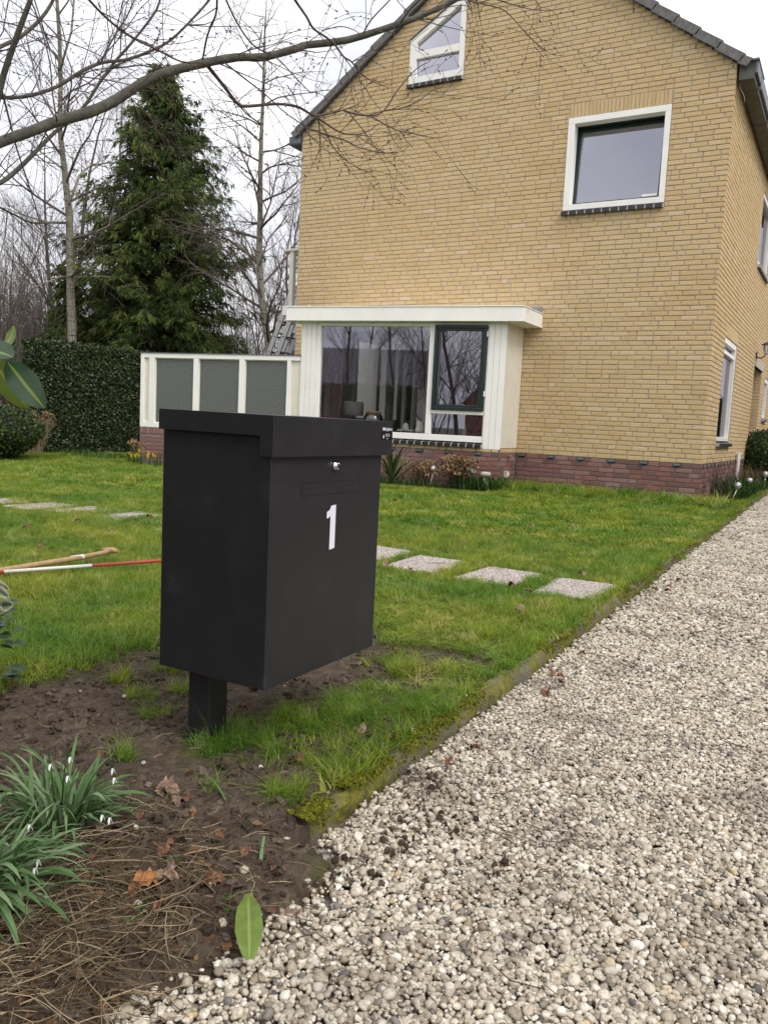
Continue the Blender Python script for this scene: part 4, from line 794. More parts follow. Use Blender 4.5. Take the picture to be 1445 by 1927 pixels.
mb.box((-GW, 9.98, 0), (-3.4, 10, 5.3)); mb.box((-3.4, 9.98, 2.5), (0, 10, 5.3)); mb.box((-GW + .02, .25, 2.6), (-.02, 9.98, 2.7)); mb.box((-GW + .02, .4, 5.3), (-.02, 9.98, 5.36)); wpart('outer_wall', mb, 'mortar', house)
mb = MB()
for a, b in ((1.45, 1.54), (2.22, 2.34), (3.02, 3.12), (3.8, 3.9)): mb.box((x0 - .02, a, .80), (x0 + .05, b, 2.35))
mb.box((x0 - .02, 1.45, .80), (x0 + .05, 3.9, .9)); mb.box((x0 - .02, 1.45, 2.26), (x0 + .05, 3.9, 2.35)); w = wpart('window', mb, 'white', house); w['label'] = 'rear window seen through the room'
# pier of yellow brick behind the glass at the left
PIER = Frame((-5.455, -1.08, 0), (0, 1, 0), (1, 0, 0)); n0 = len(BRK['brick']); courses(PIER, .0, .36, .56, 2.45, [], 'brick'); rest = MB()
for (fr, a0_, a1_, z0_, z1_, wh) in BRK['brick'][n0:]:
    V, F = brick_geo(a1_ - a0_, z1_ - z0_, 3); rest.add([fr.P(a0_ + x, y_ + .025, z0_ + z) for x, y_, z in V], F, rb.random())
del BRK['brick'][n0:]
o = wpart('pier_brickwork', rest, 'brick', house, tint=True); o['kind'] = 'stuff'

# ---- the bay: cornice, posts, panes, sash
mb = MB(); B = BAY.P
def bbox(mb, s0, s1, b0, b1, z0, z1): mb.box((s0, b0, z0), (s1, b1, z1), M=B)
ring(mb, BAY, .25, 2.80, .62, 2.235, -.10, -.012, .0, wb=.085, wt=.05, wl=.012, wr=.065)
bbox(mb, 1.008, 1.081, -.10, -.010, .705, 2.185); bbox(mb, .262, 1.008, -.095, -.014, .995, 1.045)
bay = wpart('bay_window', mb, 'white', house, bevel=.004)
mb = MB(); ring(mb, BAY, .268, 1.002, 1.047, 2.205, -.065, .022, .045); sash = wpart('sash', mb, 'greenpaint', bay, bevel=.006)
mb = MB(); ring(mb, BAY, .313, .957, 1.092, 2.16, -.055, .006, .032); wpart('sash_rim', mb, 'greenpaint', bay, bevel=.005)
for zz in (1.25, 2.05):
    mb = MB(); bbox(mb, .252, .266, -.005, .028, zz, zz + .07); wpart('hinge', mb, 'white', bay)
for (s0, s1, z0, z1, b) in ((.345, .925, 1.124, 2.128, -.03), (1.081, 2.735, .705, 2.185, -.055), (.262, 1.008, .705, .995, -.055)):
    mb = MB(); mb.quad(B(s0, b, z0), B(s1, b, z0), B(s1, b, z1), B(s0, b, z1)); wpart('pane', mb, 'glass', bay)
# boarded posts
for s0, n, w_ in ((.0, 3, .0823), (2.80, 3, .078)):
    for i in range(n):
        mb = MB(); bbox(mb, s0 + i * w_ + .0015, s0 + (i + 1) * w_ - .0015, -.02, .0, .54, 2.25); wpart('post_board', mb, 'white', bay, bevel=.003)
    mb = MB(); bbox(mb, s0 + .01, s0 + n * w_ - .01, -.10, -.02, .56, 2.25); wpart('post', mb, 'white', bay)
nb = 7; w_ = .615 / nb
for i in range(nb):
    mb = MB(); mb.box((-2.514, -.622 + i * w_ + .002, .56), (-2.494, -.622 + (i + 1) * w_ - .002, 2.25)); wpart('side_board', mb, 'cream', bay, bevel=.004)
mb = MB(); mb.box((-2.53, -.62, .57), (-2.514, -.01, 2.25)); wpart('side_backing', mb, 'cream', bay)
# left cheek
eL = B(3.03, -.02, 0); mb = MB(); mb.add([(eL[0], eL[1], .54), (eL[0], .0, .54), (eL[0], .0, 2.25), (eL[0], eL[1], 2.25), (eL[0] - .02, eL[1], .54), (eL[0] - .02, .0, .54), (eL[0] - .02, .0, 2.25), (eL[0] - .02, eL[1], 2.25)], [(0, 1, 2, 3), (7, 6, 5, 4), (0, 3, 7, 4), (1, 5, 6, 2)]); wpart('side_panel', mb, 'white', bay)
# cornice: a flat roof slab following the splayed front
def slab(mb, s0, s1, b, z0, z1, xr, back=0.0):
    fl, frr = B(s1, b, 0), B(s0, b, 0); xr2 = frr[0]
    pts = [(fl[0], fl[1]), (xr2, frr[1]), (xr2, back), (fl[0], back)]
    v = [(x, y_, z0) for x, y_ in pts] + [(x, y_, z1) for x, y_ in pts]; mb.add(v, [(3, 2, 1, 0), (4, 5, 6, 7), (0, 1, 5, 4), (1, 2, 6, 5), (2, 3, 7, 6), (3, 0, 4, 7)])
mb = MB(); slab(mb, -.235, 3.23, .14, 2.252, 2.425, 0); cor = wpart('cornice', mb, 'white', bay, bevel=.004)
mb = MB(); slab(mb, -.243, 3.24, .150, 2.427, 2.441, 0); wpart('cornice_cap', mb, 'white', bay, bevel=.004)
mb = MB(); slab(mb, -.242, 3.238, .147, 2.238, 2.250, 0); wpart('cornice_moulding', mb, 'white', bay, bevel=.003)
mb = MB(); mb.box((-2.50, -.03, 2.443), (-2.255, -.006, 2.525)); mb.box((-2.49, -.12, 2.443), (-2.27, -.03, 2.452)); wpart('lead_flashing', mb, 'lead', bay, bevel=.003)
mb = MB(); mb.tube([(-2.25, -.62, 2.395), (-2.23, -.62, 2.395), (-2.228, -.60, 2.37)], .005, 6); wpart('hook', mb, 'chrome', bay)
sill_tiles(BAY, .25, 2.80, .612, 24, bay, out=.055, th=.050, drop=.014)

# ---- things on the sill and in the room
def onsill(s, b, z=.72): return B(s, b, z)
t = MB(); p = onsill(1.95, -.24, .745); t.lathe([(.0, 0), (.12, .0), (.155, .03), (.158, .10), (.14, .16), (.115, .20), (.11, .205)], p, 20); j = t.build('glass_jar', 'jarglass', smooth=True); tag(j, 'large round glass jar with a wooden ring on the bay window sill', 'jar')
t = MB(); t.lathe([(.085, .205), (.112, .205), (.114, .245), (.085, .245), (.085, .205)], p, 20); wpart('wooden_ring', t, 'woodcap', j) if 0 else t.build('wooden_ring', 'woodcap', j, smooth=True)
p = onsill(1.43, -.20, .722); t = MB(); t.lathe([(0, 0), (.045, 0), (.052, .03), (.05, .07), (.035, .105), (.015, .122), (0, .125)], p, 14); o = t.build('shell_ornament', 'ceramic', smooth=True); tag(o, 'pale rounded stone-like ornament on the window sill', 'ornament')
for k_, ds in enumerate((-.10, -.07, .07, .095)):
    q = onsill(1.43 + ds, -.18, .722); t = MB(); t.lathe([(0, 0), (.026, 0), (.03, .012), (.018, .026), (0, .03)], q, 8); o = t.build('sill_stone', 'ceramic', smooth=True); tag(o, ['outermost small stone right of the rounded sill ornament', 'small stone touching the right of the rounded sill ornament', 'small stone touching the left of the rounded sill ornament', 'outermost small stone left of the rounded sill ornament'][k_], 'stone', 'stones on the window sill')
p = onsill(1.22, -.2, .720); t = MB(); t.lathe([(0, 0), (.062, 0), (.066, .03), (.052, .07), (.045, .10), (.052, .13), (.04, .155), (0, .16)], p, 14); o = t.build('owl_figurine', 'ceramic', smooth=True)
t = MB()
for sx in (-.035, .035): t.lathe([(.014, .145), (0, .185)], onsill(1.22 + sx, -.2, .720), 6)
t.build('ear', 'ceramic', o); tag(o, 'pale owl figurine on the sill beside the mullion', 'figurine')
p = onsill(.55, -.20, .66); t = MB(); t.lathe([(0, 0), (.036, 0), (.038, .02), (.036, .11), (.016, .16), (.014, .21), (.017, .212), (0, .215)], p, 14); o = t.build('glass_bottle', 'bottle', smooth=True); tag(o, 'green glass bottle behind the small lower pane', 'bottle')
t = MB(); t.lathe([(.15, 0), (.165, .02), (.165, .20), (.15, .22)], (-5.2, -.1, .92), 24); o = t.build('lampshade', 'lampshade', smooth=True); tag(o, 'grey drum lampshade seen through the left of the bay glass', 'lamp')
t = MB(); t.tube([(-5.2, -.1, .56), (-5.2, -.1, .95)], .012, 6); t.build('lamp_foot', 'darkiron', o)
# curtain with folds
t = MB(); n = 44; pr = []
for i in range(n + 1): pr.append((-5.40 + .035 * math.sin(i * .95) + .015 * math.sin(i * 2.3), -.62 + .42 * i / n))
for i in range(n): t.quad((pr[i][0], pr[i][1], .6), (pr[i + 1][0], pr[i + 1][1], .6), (pr[i + 1][0] - .01, pr[i + 1][1], 2.24), (pr[i][0] - .01, pr[i][1], 2.24))
o = t.build('curtain', 'curtain', smooth=True); tag(o, 'mauve curtain hanging in folds behind the left of the bay glass', 'curtain')
# armchair
t = MB(); t.box((-3.65, .7, .75), (-2.95, 1.4, 1.0)); o = t.build('armchair', 'leather', bevel=.05); tag(o, 'brown armchair in the room behind the lower pane', 'armchair')
t = MB(); t.box((-3.65, 1.25, 1.0), (-2.95, 1.42, 1.42)); t.build('backrest', 'leather', o, bevel=.05)
for sx in (-3.75, -2.98):
    t = MB(); t.box((sx, .7, .8), (sx + .12, 1.4, 1.15)); t.build('armrest', 'leather', o, bevel=.04)
t = MB(); t.box((-3.7, .7, .55), (-2.9, 1.4, .75)); t.build('base', 'leather', o)
# white standing post (door frame) in the room
mb = MB()
for xx, ww in ((-5.05, .05), (-4.86, .03), (-4.62, .06)): mb.box((xx, 1.2, .56), (xx + ww, 1.26, 2.2))
mb.box((-5.05, 1.2, 2.2), (-4.56, 1.26, 2.26)); wpart('inner_door_frame', mb, 'white', house)
t = MB()
for k_ in range(14):
    a = k_ * 1.3; q = onsill(2.28, -.25, .72); t.tube([q, (q[0] + .03 * math.cos(a), q[1] + .03 * math.sin(a), .80 + .01 * (k_ % 4)), (q[0] + .10 * math.cos(a), q[1] + .10 * math.sin(a), .79 + .02 * (k_ % 5))], .004, 4)
t.lathe([(0, 0), (.04, 0), (.05, .07)], onsill(2.28, -.25, .66), 10); o = t.build('pot_plant', 'bulbleaf'); tag(o, 'small spidery pot plant behind the bay glass', 'plant')

# ---- lantern, pipe, tap, socket
t = MB(); lx_, ly_ = .0, 5.05; t.box((.004, 5.02, 2.24), (.02, 5.10, 2.40)); t.tube([(.02, 5.06, 2.31), (.09, 5.04, 2.30), (.16, 5.0, 2.34)], .012, 6); lan = t.build('wall_lantern', 'darkiron'); tag(lan, 'black wall lantern on an iron arm above the porch', 'lantern')
t = MB(); t.lathe([(.03, 0), (.075, .16), (.10, .165), (.04, .205), (.0, .22)], (.17, 4.99, 2.36), 6); t.build('lamp_cage', 'darkiron', lan)
t = MB(); t.lathe([(.032, .01), (.070, .155)], (.17, 4.99, 2.362), 12); t.build('lamp_glass', 'petal', lan)
t = MB(); t.tube([(.05, 3.38, .02), (.05, 3.46, .62)], .028, 10); t.box((.0, 3.44, .60), (.09, 3.54, .64)); o = t.build('white_pipe', 'whitepole'); tag(o, 'short white pipe standing against the side wall', 'pipe')
t = MB(); t.tube([(-2.494, -.33, .452), (-2.43, -.33, .452), (-2.43, -.33, .42)], .010, 8); t.tube([(-2.445, -.33, .452), (-2.445, -.33, .485)], .006, 6); t.box((-2.455, -.355, .484), (-2.435, -.305, .492)); tag(t.build('garden_tap', 'alu'), 'small outdoor tap on the red brick beside the bay', 'tap')
t = MB(); t.box((-2.494, -.46, .16), (-2.44, -.37, .25)); o = t.build('outdoor_socket', 'stone', bevel=.006); tag(o, 'grey socket box low on the brick beside the bay', 'socket')
t = MB(); t.box((-2.439, -.44, .18), (-2.432, -.39, .23)); t.build('flap', 'white', o)

# ---- garden screen: white frame with three frosted panes on a brick base
S0, S1 = 3.045, 5.845; scp = B(S0, 0, 0)
screen = empty('garden_screen', (B(4.4, 0, 0)[0], B(4.4, 0, 0)[1], 0), 'white framed screen of three frosted panes on a low brick wall', 'garden screen')
mb = MB(); bbox(mb, S0, S1, -.09, 0, 1.675, 1.745); bbox(mb, S0, S1, -.09, 0, .585, .66)
for a, b in ((S1 - .065, S1), (5.585, 5.685), (4.785, 4.871), (3.973, 4.065), (3.196, 3.258)): bbox(mb, a, b, -.09, 0, .66, 1.675)
wpart('frame', mb, 'white', screen, bevel=.004)
mb = MB(); bbox(mb, S0 - .01, S1 + .015, -.10, .012, 1.746, 1.756); wpart('capping', mb, 'gutter_edge', screen)
for a, b in ((S0, 3.196), (5.685, S1 - .065)):
    mb = MB(); bbox(mb, a, b, -.06, -.035, .66, 1.675); wpart('filler_panel', mb, 'cream', screen)
for a, b in ((3.258, 3.973), (4.065, 4.785), (4.871, 5.585)):
    mb = MB(); bbox(mb, a, b, -.055, -.047, .66, 1.675); wpart('frosted_pane', mb, 'frosted', screen)
    mb = MB(); ring(mb, BAY, a, b, .66, 1.675, -.046, -.030, .012); wpart('glazing_bead', mb, 'cream', screen)
n0 = len(BRK['plinth_brick']); courses(BAY, S0, S1, -.025, .475, [], 'plinth_brick')
for i, (fr, a0_, a1_, z0_, z1_, wh) in enumerate(BRK['plinth_brick'][n0:]):
    V, F = brick_geo(a1_ - a0_, z1_ - z0_, i % 9); mb = MB(); mb.add([fr.P(a0_ + x, y_, z0_ + z) for x, y_, z in V], F, rb.random()); wpart('brick', mb, 'redbrick', screen, tint=True)
n = int((S1 - S0) / .062)
for i in range(n):
    a = S0 + i * (S1 - S0) / n; V, F = brick_geo((S1 - S0) / n - .010, .100, i); mb = MB(); mb.add([BAY.P(a + x, y_ + .003, .482 + z) for x, y_, z in V], F, rb.random()); wpart('brick', mb, 'redbrick', screen, tint=True)
mb = MB(); bbox(mb, S0, S1, -.10, -.006, -.1, .584); wpart('wall_core', mb, 'mortar_dark', screen)

# ---- balcony rail, annex box and ladder behind
root = empty('balcony_railing', (-6.75, .3, 2.7), 'white post and handrail of the balcony at the left of the house', 'railing')
mb = MB(); mb.box((-6.80, .26, 2.62), (-6.72, .34, 3.60)); wpart('post', mb, 'cream', root, bevel=.004)
mb = MB(); mb.box((-6.93, .24, 3.60), (-6.45, .36, 3.64)); mb.box((-6.93, .36, 3.60), (-6.81, 2.4, 3.64)); wpart('handrail', mb, 'cream', root, bevel=.004)
for i in range(8):
    mb = MB(); mb.box((-6.70, .45 + .14 * i, 2.8), (-6.67, .53 + .14 * i, 3.58)); wpart('slat', mb, 'cream', root)
mb = MB(); mb.box((-6.95, .3, 2.56), (-6.46, 3, 2.72)); wpart('deck_edge', mb, 'white', root)
t = MB(); t.box((-9.20, 3.0, 2.60), (-6.46, 6, 3.03)); o = t.build('annex_roof_edge', 'white', bevel=.01); tag(o, 'white boxed roof edge of the low annex behind the ladder', 'annex')
t = MB(); t.box((-9.24, 2.96, 3.03), (-6.46, 6.0, 3.07)); t.build('roof_trim', 'gutter_edge', o)
t = MB(); t.box((-7.75, 3.1, 0), (-6.46, 5.9, 2.6)); t.build('annex_wall', 'white', o)
lad = empty('ladder', (-8.5, 1.0, 0), 'grey aluminium double ladder leaning behind the garden screen', 'ladder')
b0 = Vector((-8.60, 1.0, -.02)); b1 = Vector((-7.30, 1.0, 3.05)); dv = (b1 - b0).normalized(); sd_ = Vector((dv.z, 0, -dv.x))
for off, dy, top in ((0, 0, 1.0), (.19, .02, .97), (.0, .38, 1.0), (.19, .36, .97)):
    mb = MB(); e = b0 + (b1 - b0) * top; q0, q1 = b0 + Vector((off, dy, 0)), e + Vector((off, dy, 0)); w_ = sd_ * .045; th_ = Vector((0, .014, 0))
    mb.add([q0 - w_ - th_, q0 + w_ - th_, q0 + w_ + th_, q0 - w_ + th_, q1 - w_ - th_, q1 + w_ - th_, q1 + w_ + th_, q1 - w_ + th_], [(0, 1, 2, 3), (7, 6, 5, 4), (0, 4, 5, 1), (1, 5, 6, 2), (2, 6, 7, 3), (3, 7, 4, 0)]); wpart('rail', mb, 'alu', lad)
for i in range(11):
    c = b0 + (b1 - b0) * ((i + .5) / 11.3)
    for off in (0, .19):
        mb = MB(); mb.tube([c + Vector((off, .014, 0)), c + Vector((off, .37, 0))], .014, 6); wpart('rung', mb, 'darkiron', lad)
        mb = MB(); mb.tube([c + Vector((off, -.019, 0)), c + Vector((off, -.0145, 0))], .012, 8); wpart('rung_plug', mb, 'black', lad)
# ------------------------------------------------------------------ the parcel mailbox
mbx = empty('parcel_mailbox', (.28, -9.50, 0), 'black steel parcel mailbox with a white number 1 standing on a square post', 'mailbox')
X0, X1, Y0, Y1, ZB, ZT = .160, .498, -9.567, -9.062, .180, .812
mb = MB(); mb.box((X0, Y0, ZB), (X1, Y1, ZT)); body = wpart('body', mb, 'anthracite', mbx, bevel=.0022)
mb = MB()   # lid: top plate, deep front lip, shallow rear lips with the step
lx0, lx1, ly0, ly1, zt = .158, .512, -9.582, -9.030, .829
prof = [(lx0, .783), (.475, .781), (.475, .734), (lx1, .734), (lx1, zt), (lx0, zt + .004)]
for yy in (ly0, ly1 - .002):
    v = [(x, yy, z) for x, z in prof] + [(x, yy + .002, z) for x, z in prof]
    f = [(0, 1, 4, 5), (1, 2, 3, 4)]; f = [f_ if 1 else f_ for f_ in f]; f += [tuple(i + 6 for i in q[::-1]) for q in f] + [(i, i + 6, (i + 1) % 6 + 6, (i + 1) % 6) for i in range(6)]
    mb.add(v, f)
mb.box((lx1 - .002, ly0 + .002, .734), (lx1, ly1 - .002, zt))
mb.add([(lx0, ly0 + .002, zt + .0035), (lx1, ly0 + .002, zt - .0005), (lx1, ly1 - .002, zt - .0005), (lx0, ly1 - .002, zt + .0035), (lx0, ly0 + .002, zt + .001), (lx1, ly0 + .002, zt - .003), (lx1, ly1 - .002, zt - .003), (lx0, ly1 - .002, zt + .001)], [(0, 1, 2, 3), (7, 6, 5, 4), (0, 4, 5, 1), (2, 6, 7, 3)])
mb.box((lx0, ly0 + .002, .783), (lx0 + .002, ly1 - .002, zt))
lid = wpart('lid', mb, 'anthracite', mbx, bevel=.0009)
mb = MB(); mb.box((.232, -9.535, -.25), (.302, -9.465, ZB)); wpart('post', mb, 'anthracite', mbx, bevel=.003)
def fq(mb, y0, y1, z0, z1, x): mb.quad((x, y0, z0), (x, y1, z0), (x, y1, z1), (x, y0, z1))
mb = MB()   # hairline joint round the letter slot
for (a, b, c, d) in ((-9.446, -9.178, .6355, .6368), (-9.446, -9.178, .6672, .6685), (-9.446, -9.4447, .6355, .6685), (-9.1795, -9.178, .6355, .6685)): fq(mb, a, b, c, d, X1 + .0005)
wpart('slot_joint', mb, 'black', mbx)
mb = MB(); mb.box((X1 + .0001, -9.4440, .6372), (X1 + .0007, -9.180, .6668)); wpart('slot_flap', mb, 'anthracite', mbx)
cy, cz = -9.303, .708
def ly(prof, sides=24):
    m_ = MB(); vs = []; n = len(prof)
    for r, d in prof:
        for k in range(sides):
            a = 2 * math.pi * k / sides; vs.append((X1 + d, cy + r * math.cos(a), cz + r * math.sin(a)))
    m_.add(vs, [(i * sides + k, i * sides + (k + 1) % sides, (i + 1) * sides + (k + 1) % sides, (i + 1) * sides + k) for i in range(n - 1) for k in range(sides)]); return m_
lock = wpart('lock', ly([(.0125, 0), (.0125, .006), (.0105, .009), (.0085, .009), (.0085, .012), (.006, .013), (0, .013)]), 'chrome', mbx, smooth=False)
mb = MB(); mb.box((X1 + .0125, cy - .0009, cz - .005), (X1 + .0137, cy + .0009, cz + .005)); wpart('keyhole', mb, 'black', lock)
# the figure 1
mb = MB(); xx = X1 + .0009
P1 = [(-9.3135, .4905), (-9.2890, .4930), (-9.2890, .6070), (-9.3115, .6055), (-9.3150, .5985), (-9.3215, .5930), (-9.3305, .5905), (-9.3305, .5735), (-9.3225, .5745), (-9.3135, .5790)]
mb.add([(xx, a, b) for a, b in P1], [tuple(range(len(P1)))]); wpart('number', mb, 'vinyl', mbx)
# maker's lettering and sticker on the lid
def text(s, y, z, size, x, m_, parent, name, bold=.0):
    cu = bpy.data.curves.new(name, 'FONT'); cu.body = s; cu.size = size; cu.offset = bold; cu.space_character = .93; tmp = bpy.data.objects.new(name, cu)
    me = bpy.data.meshes.new_from_object(tmp); bpy.data.objects.remove(tmp); bpy.data.curves.remove(cu)
    L = root_world(parent)
    for v in me.vertices: a, b = v.co.x, v.co.y; v.co = Vector((x - L.x, y + a - L.y, z + b - L.z))
    me.name = name; return link(name, me, m_, parent)
XL = lx1 + .0006
text('logixbox', -9.073, .8035, .0125, XL, 'vinyl', lid, 'lettering', .00012)
mb = MB()
def blob(cy_, cz_, r, x, n=12, ry=1.): mb.add([(x, cy_ + r * ry * math.cos(2 * math.pi * k / n), cz_ + r * math.sin(2 * math.pi * k / n)) for k in range(n)], [tuple(range(n))])
for a, b, r, ry in ((-9.0855, .8085, .0030, .9), (-9.0815, .8080, .0022, 1.), (-9.0770, .8090, .0028, .8), (-9.0855, .8045, .0020, 1), (-9.0770, .8050, .0030, .7)): blob(a, b, r, XL + .00002 * r * 1e3, ry=ry)
mb.quad((XL + .0002, -9.087, .8075), (XL + .0002, -9.076, .8030), (XL + .0002, -9.075, .8055), (XL + .0002, -9.086, .8105)); wpart('emblem', mb, 'vinyl', lid)
mb = MB(); fq(mb, -9.091, -9.035, .778, .798, XL); st = wpart('sticker', mb, 'blackfilm', lid)
mb = MB(); xs = XL + .0004
mb.add([(xs, a, b) for a, b in ((-9.0855, .7815), (-9.0795, .7815), (-9.0790, .7875), (-9.0810, .7885), (-9.0815, .7925), (-9.0830, .7925), (-9.0835, .7880), (-9.0855, .7870))], [tuple(range(8))])
for k in range(6):
    a0, a1 = math.pi / 3 * k + .5, math.pi / 3 * (k + 1) + .5; c_ = (-9.0670, .7905)
    mb.quad(*[(xs, c_[0] + r * math.cos(a), c_[1] + r * math.sin(a)) for r, a in ((.0050, a0), (.0050, a1), (.0041, a1), (.0041, a0))])
for a in (.5 + math.pi / 3, .5 + math.pi, .5 + 5 * math.pi / 3): mb.quad(*[(xs, c_[0] + r * math.cos(a) - w_ * math.sin(a), c_[1] + r * math.sin(a) + w_ * math.cos(a)) for r, w_ in ((0, -.0004), (.0042, -.0004), (.0042, .0004), (0, .0004))])
for (a, b, c, d) in ((-9.0580, -9.0480, .7870, .7879), (-9.0580, -9.0480, .7931, .7940), (-9.0580, -9.0571, .7870, .7940), (-9.0489, -9.0480, .7870, .7940)): fq(mb, a, b, c, d, xs)
mb.quad((xs, -9.0580, .7938), (xs, -9.0530, .7900), (xs, -9.0530, .7892), (xs, -9.0580, .7930)); mb.quad((xs, -9.0530, .7892), (xs, -9.0530, .7900), (xs, -9.0480, .7938), (xs, -9.0480, .7930))
mb_ = mb; L = root_world(st); mb_.v = [tuple(Vector(p) - L) for p in mb_.v]; mb_.build('pictogram', 'vinyl', mbx) if 0 else None
mb_.v = [tuple(Vector(p) + L - root_world(lid)) for p in mb_.v]; mb_.build('pictogram', 'vinyl', mbx)
text('&', -9.0610, .7832, .0036, xs, 'vinyl', mbx, 'lettering'); text('logixbox', -9.0665, .7795, .0036, xs, 'vinyl', mbx, 'lettering')

# ------------------------------------------------------------------ spade handle and ranging pole on the lawn
sp = empty('spade', (-1.77, -8.3, 0), 'spade with a pale wooden T handle lying on the grass', 'spade')
pts = [(-1.765, -9.0, .045), (-1.768, -8.75, .045), (-1.769, -8.49, .050), (-1.755, -8.22, .057), (-1.769, -8.046, .062), (-1.785, -7.99, .064)]
mb = MB(); mb.tube(pts, [.0145, .0145, .0142, .0135, .0130, .0135], 12); sh = wpart('shaft', mb, 'wood', sp, smooth=True)
mb = MB(); mb.tube([(-1.762, -7.955, .062), (-1.79, -7.962, .064), (-1.822, -7.970, .062), (-1.85, -7.975, .058)], [.011, .016, .016, .012], 12); wpart('grip', mb, 'wood', sp, smooth=True)
mb = MB(); mb.tube([(-1.7632, -8.268, .0562), (-1.7567, -8.19, .0585)], .0143, 14, caps=False); dec = wpart('label_sticker', mb, 'vinyl', sp, smooth=True)
mb = MB(); Lq = Vector((-1.7600, -8.229, .0573)); mb.add([tuple(Lq + Vector((.0150, -.016, -.004))), tuple(Lq + Vector((.0150, .018, -.002))), tuple(Lq + Vector((.0125, .001, .0105)))], [(0, 1, 2)]); wpart('sticker_mark', mb, 'red', sp)
mb = MB(); mb.add([(-1.86, -9.0, .03), (-1.67, -9.0, .03), (-1.68, -9.30, .02), (-1.765, -9.36, .018), (-1.85, -9.30, .02), (-1.86, -9.0, .034), (-1.67, -9.0, .034), (-1.68, -9.30, .024), (-1.765, -9.36, .022), (-1.85, -9.30, .024)], [(4, 3, 2, 1, 0), (5, 6, 7, 8, 9), (0, 1, 6, 5), (1, 2, 7, 6), (2, 3, 8, 7), (3, 4, 9, 8), (4, 0, 5, 9)]); wpart('blade', mb, 'darkiron', sp)
pole = empty('ranging_pole', (-1.75, -8.3, 0), 'thin red and white banded pole lying in the grass beside the spade', 'pole')
q0 = Vector((-1.799, -8.801, .045)); q1 = Vector((-1.357, -7.700, .047)); segs = [(0, 0.129, 'red'), (0.129, 0.475, 'whitepole'), (0.475, 1.0, 'red')]
for a, b, m_ in segs:
    mb = MB(); mb.tube([q0 + (q1 - q0) * a, q0 + (q1 - q0) * b], .0085, 10); wpart('band', mb, m_, pole, smooth=True)

# ------------------------------------------------------------------ solar balls on stakes
def solar(x, y_, h, dx, dy, r_, label, sz=1.):
    root = empty('garden_ball_light', (x, y_, 0), label, 'garden light', 'glass ball lights on stakes')
    mb = MB(); mb.tube([(x, y_, -.03), (x + dx, y_ + dy, h)], .008 * sz, 8); wpart('stake', mb, 'stake', root, smooth=True)
    mb = MB(); c = (x + dx * 1.05, y_ + dy * 1.05, h + r_ * .9); mb.lathe([(0, -r_)] + [(r_ * math.sin(a), -r_ * math.cos(a)) for a in [i * math.pi / 10 for i in range(1, 10)]] + [(0, r_)], c, 18); wpart('glass_ball', mb, 'glassball', root, smooth=True)
    mb = MB(); mb.lathe([(r_ * .30, -r_ * 1.12), (r_ * .42, -r_ * .88), (0, -r_ * .85)], c, 10); wpart('collar', mb, 'stake', root)
solar(.33, .42, .20, .07, .02, .045, 'glass ball light leaning towards the gravel, nearest of the three by the side wall')
solar(.40, 1.85, .21, .0, 0, .045, 'upright glass ball light beside the kerb, middle of the three by the side wall')
solar(.40, 4.35, .22, .0, .0, .055, 'glass ball light in front of the dark round bush')
solar(-3.27, -1.15, .20, .02, .05, .045, 'glass ball light leaning beside the dried hydrangea under the bay')
solar(-2.72, -1.0, .20, .0, .02, .045, 'glass ball light standing in bulb leaves under the right end of the bay')
solar(-10.9, -1.35, .25, -.02, .0, .06, 'glass ball light at the foot of the hedge')

# ------------------------------------------------------------------ leaves and plants
def leaf_mesh(name, L, wd, curl=.15, fold=.25, n=10, prof=None, m=None, twist=0., edgevein=0, tip=.0, crumple=0.):
    rg_ = np.random.default_rng(int(L * 9000) + int(abs(twist) * 77))
    """leaf along +x, midrib, raised halves, vein attribute"""
    V = []; F = []; A = []; cols = [-1, -.6, -.16, -.05, .05, .16, .6, 1]
    for i in range(n + 1):
        t = i / n; w = wd * (math.sin(math.pi * min(1, t ** .8)) ** .75 if prof is None else prof(t)) + .0008; x = L * t; w *= 1 + crumple * rg_.uniform(-.45, .25) * (i % 2); z0 = -curl * L * (t - .5) ** 2 * 2 + curl * L * .5 - curl * L * .5
        for c in cols:
            yy = c * w; z = z0 + abs(c) * w * fold + crumple * w * rg_.uniform(-.5, .5) + .015 * L * math.sin(t * 14 + c * 3) * abs(c); a = twist * t
            V.append((x, yy * math.cos(a) - z * math.sin(a), yy * math.sin(a) + z * math.cos(a))); A.append((1 if abs(c) < .1 else 0) if not edgevein else (1 if abs(c) > .8 or t > .93 or t < .06 else (.5 if abs(c) > .5 else 0)))
    k = len(cols)
    for i in range(n):
        for j in range(k - 1): F.append((i * k + j, i * k + j + 1, (i + 1) * k + j + 1, (i + 1) * k + j))
    me = fast_mesh(name, np.array(V), np.array(F), smooth=True); at = me.attributes.new('vein', 'FLOAT', 'POINT'); at.data.foreach_set('value', np.array(A, dtype=np.float32))
    if m: me.materials.append(MT[m])
    return me
def place(name, me, base, tipdir, up_, parent=None, m=None):
    o = bpy.data.objects.new(name, me); COL.objects.link(o)
    x = Vector(tipdir).normalized(); z = Vector(up_); z = (z - x * z.dot(x)).normalized(); y_ = z.cross(x)
    M = Matrix(((x.x, y_.x, z.x, base[0]), (x.y, y_.y, z.y, base[1]), (x.z, y_.z, z.z, base[2]), (0, 0, 0, 1)))
    if parent: o.parent = parent; M = Matrix.Translation(-root_world(parent)) @ M
    o.matrix_local = M; return o
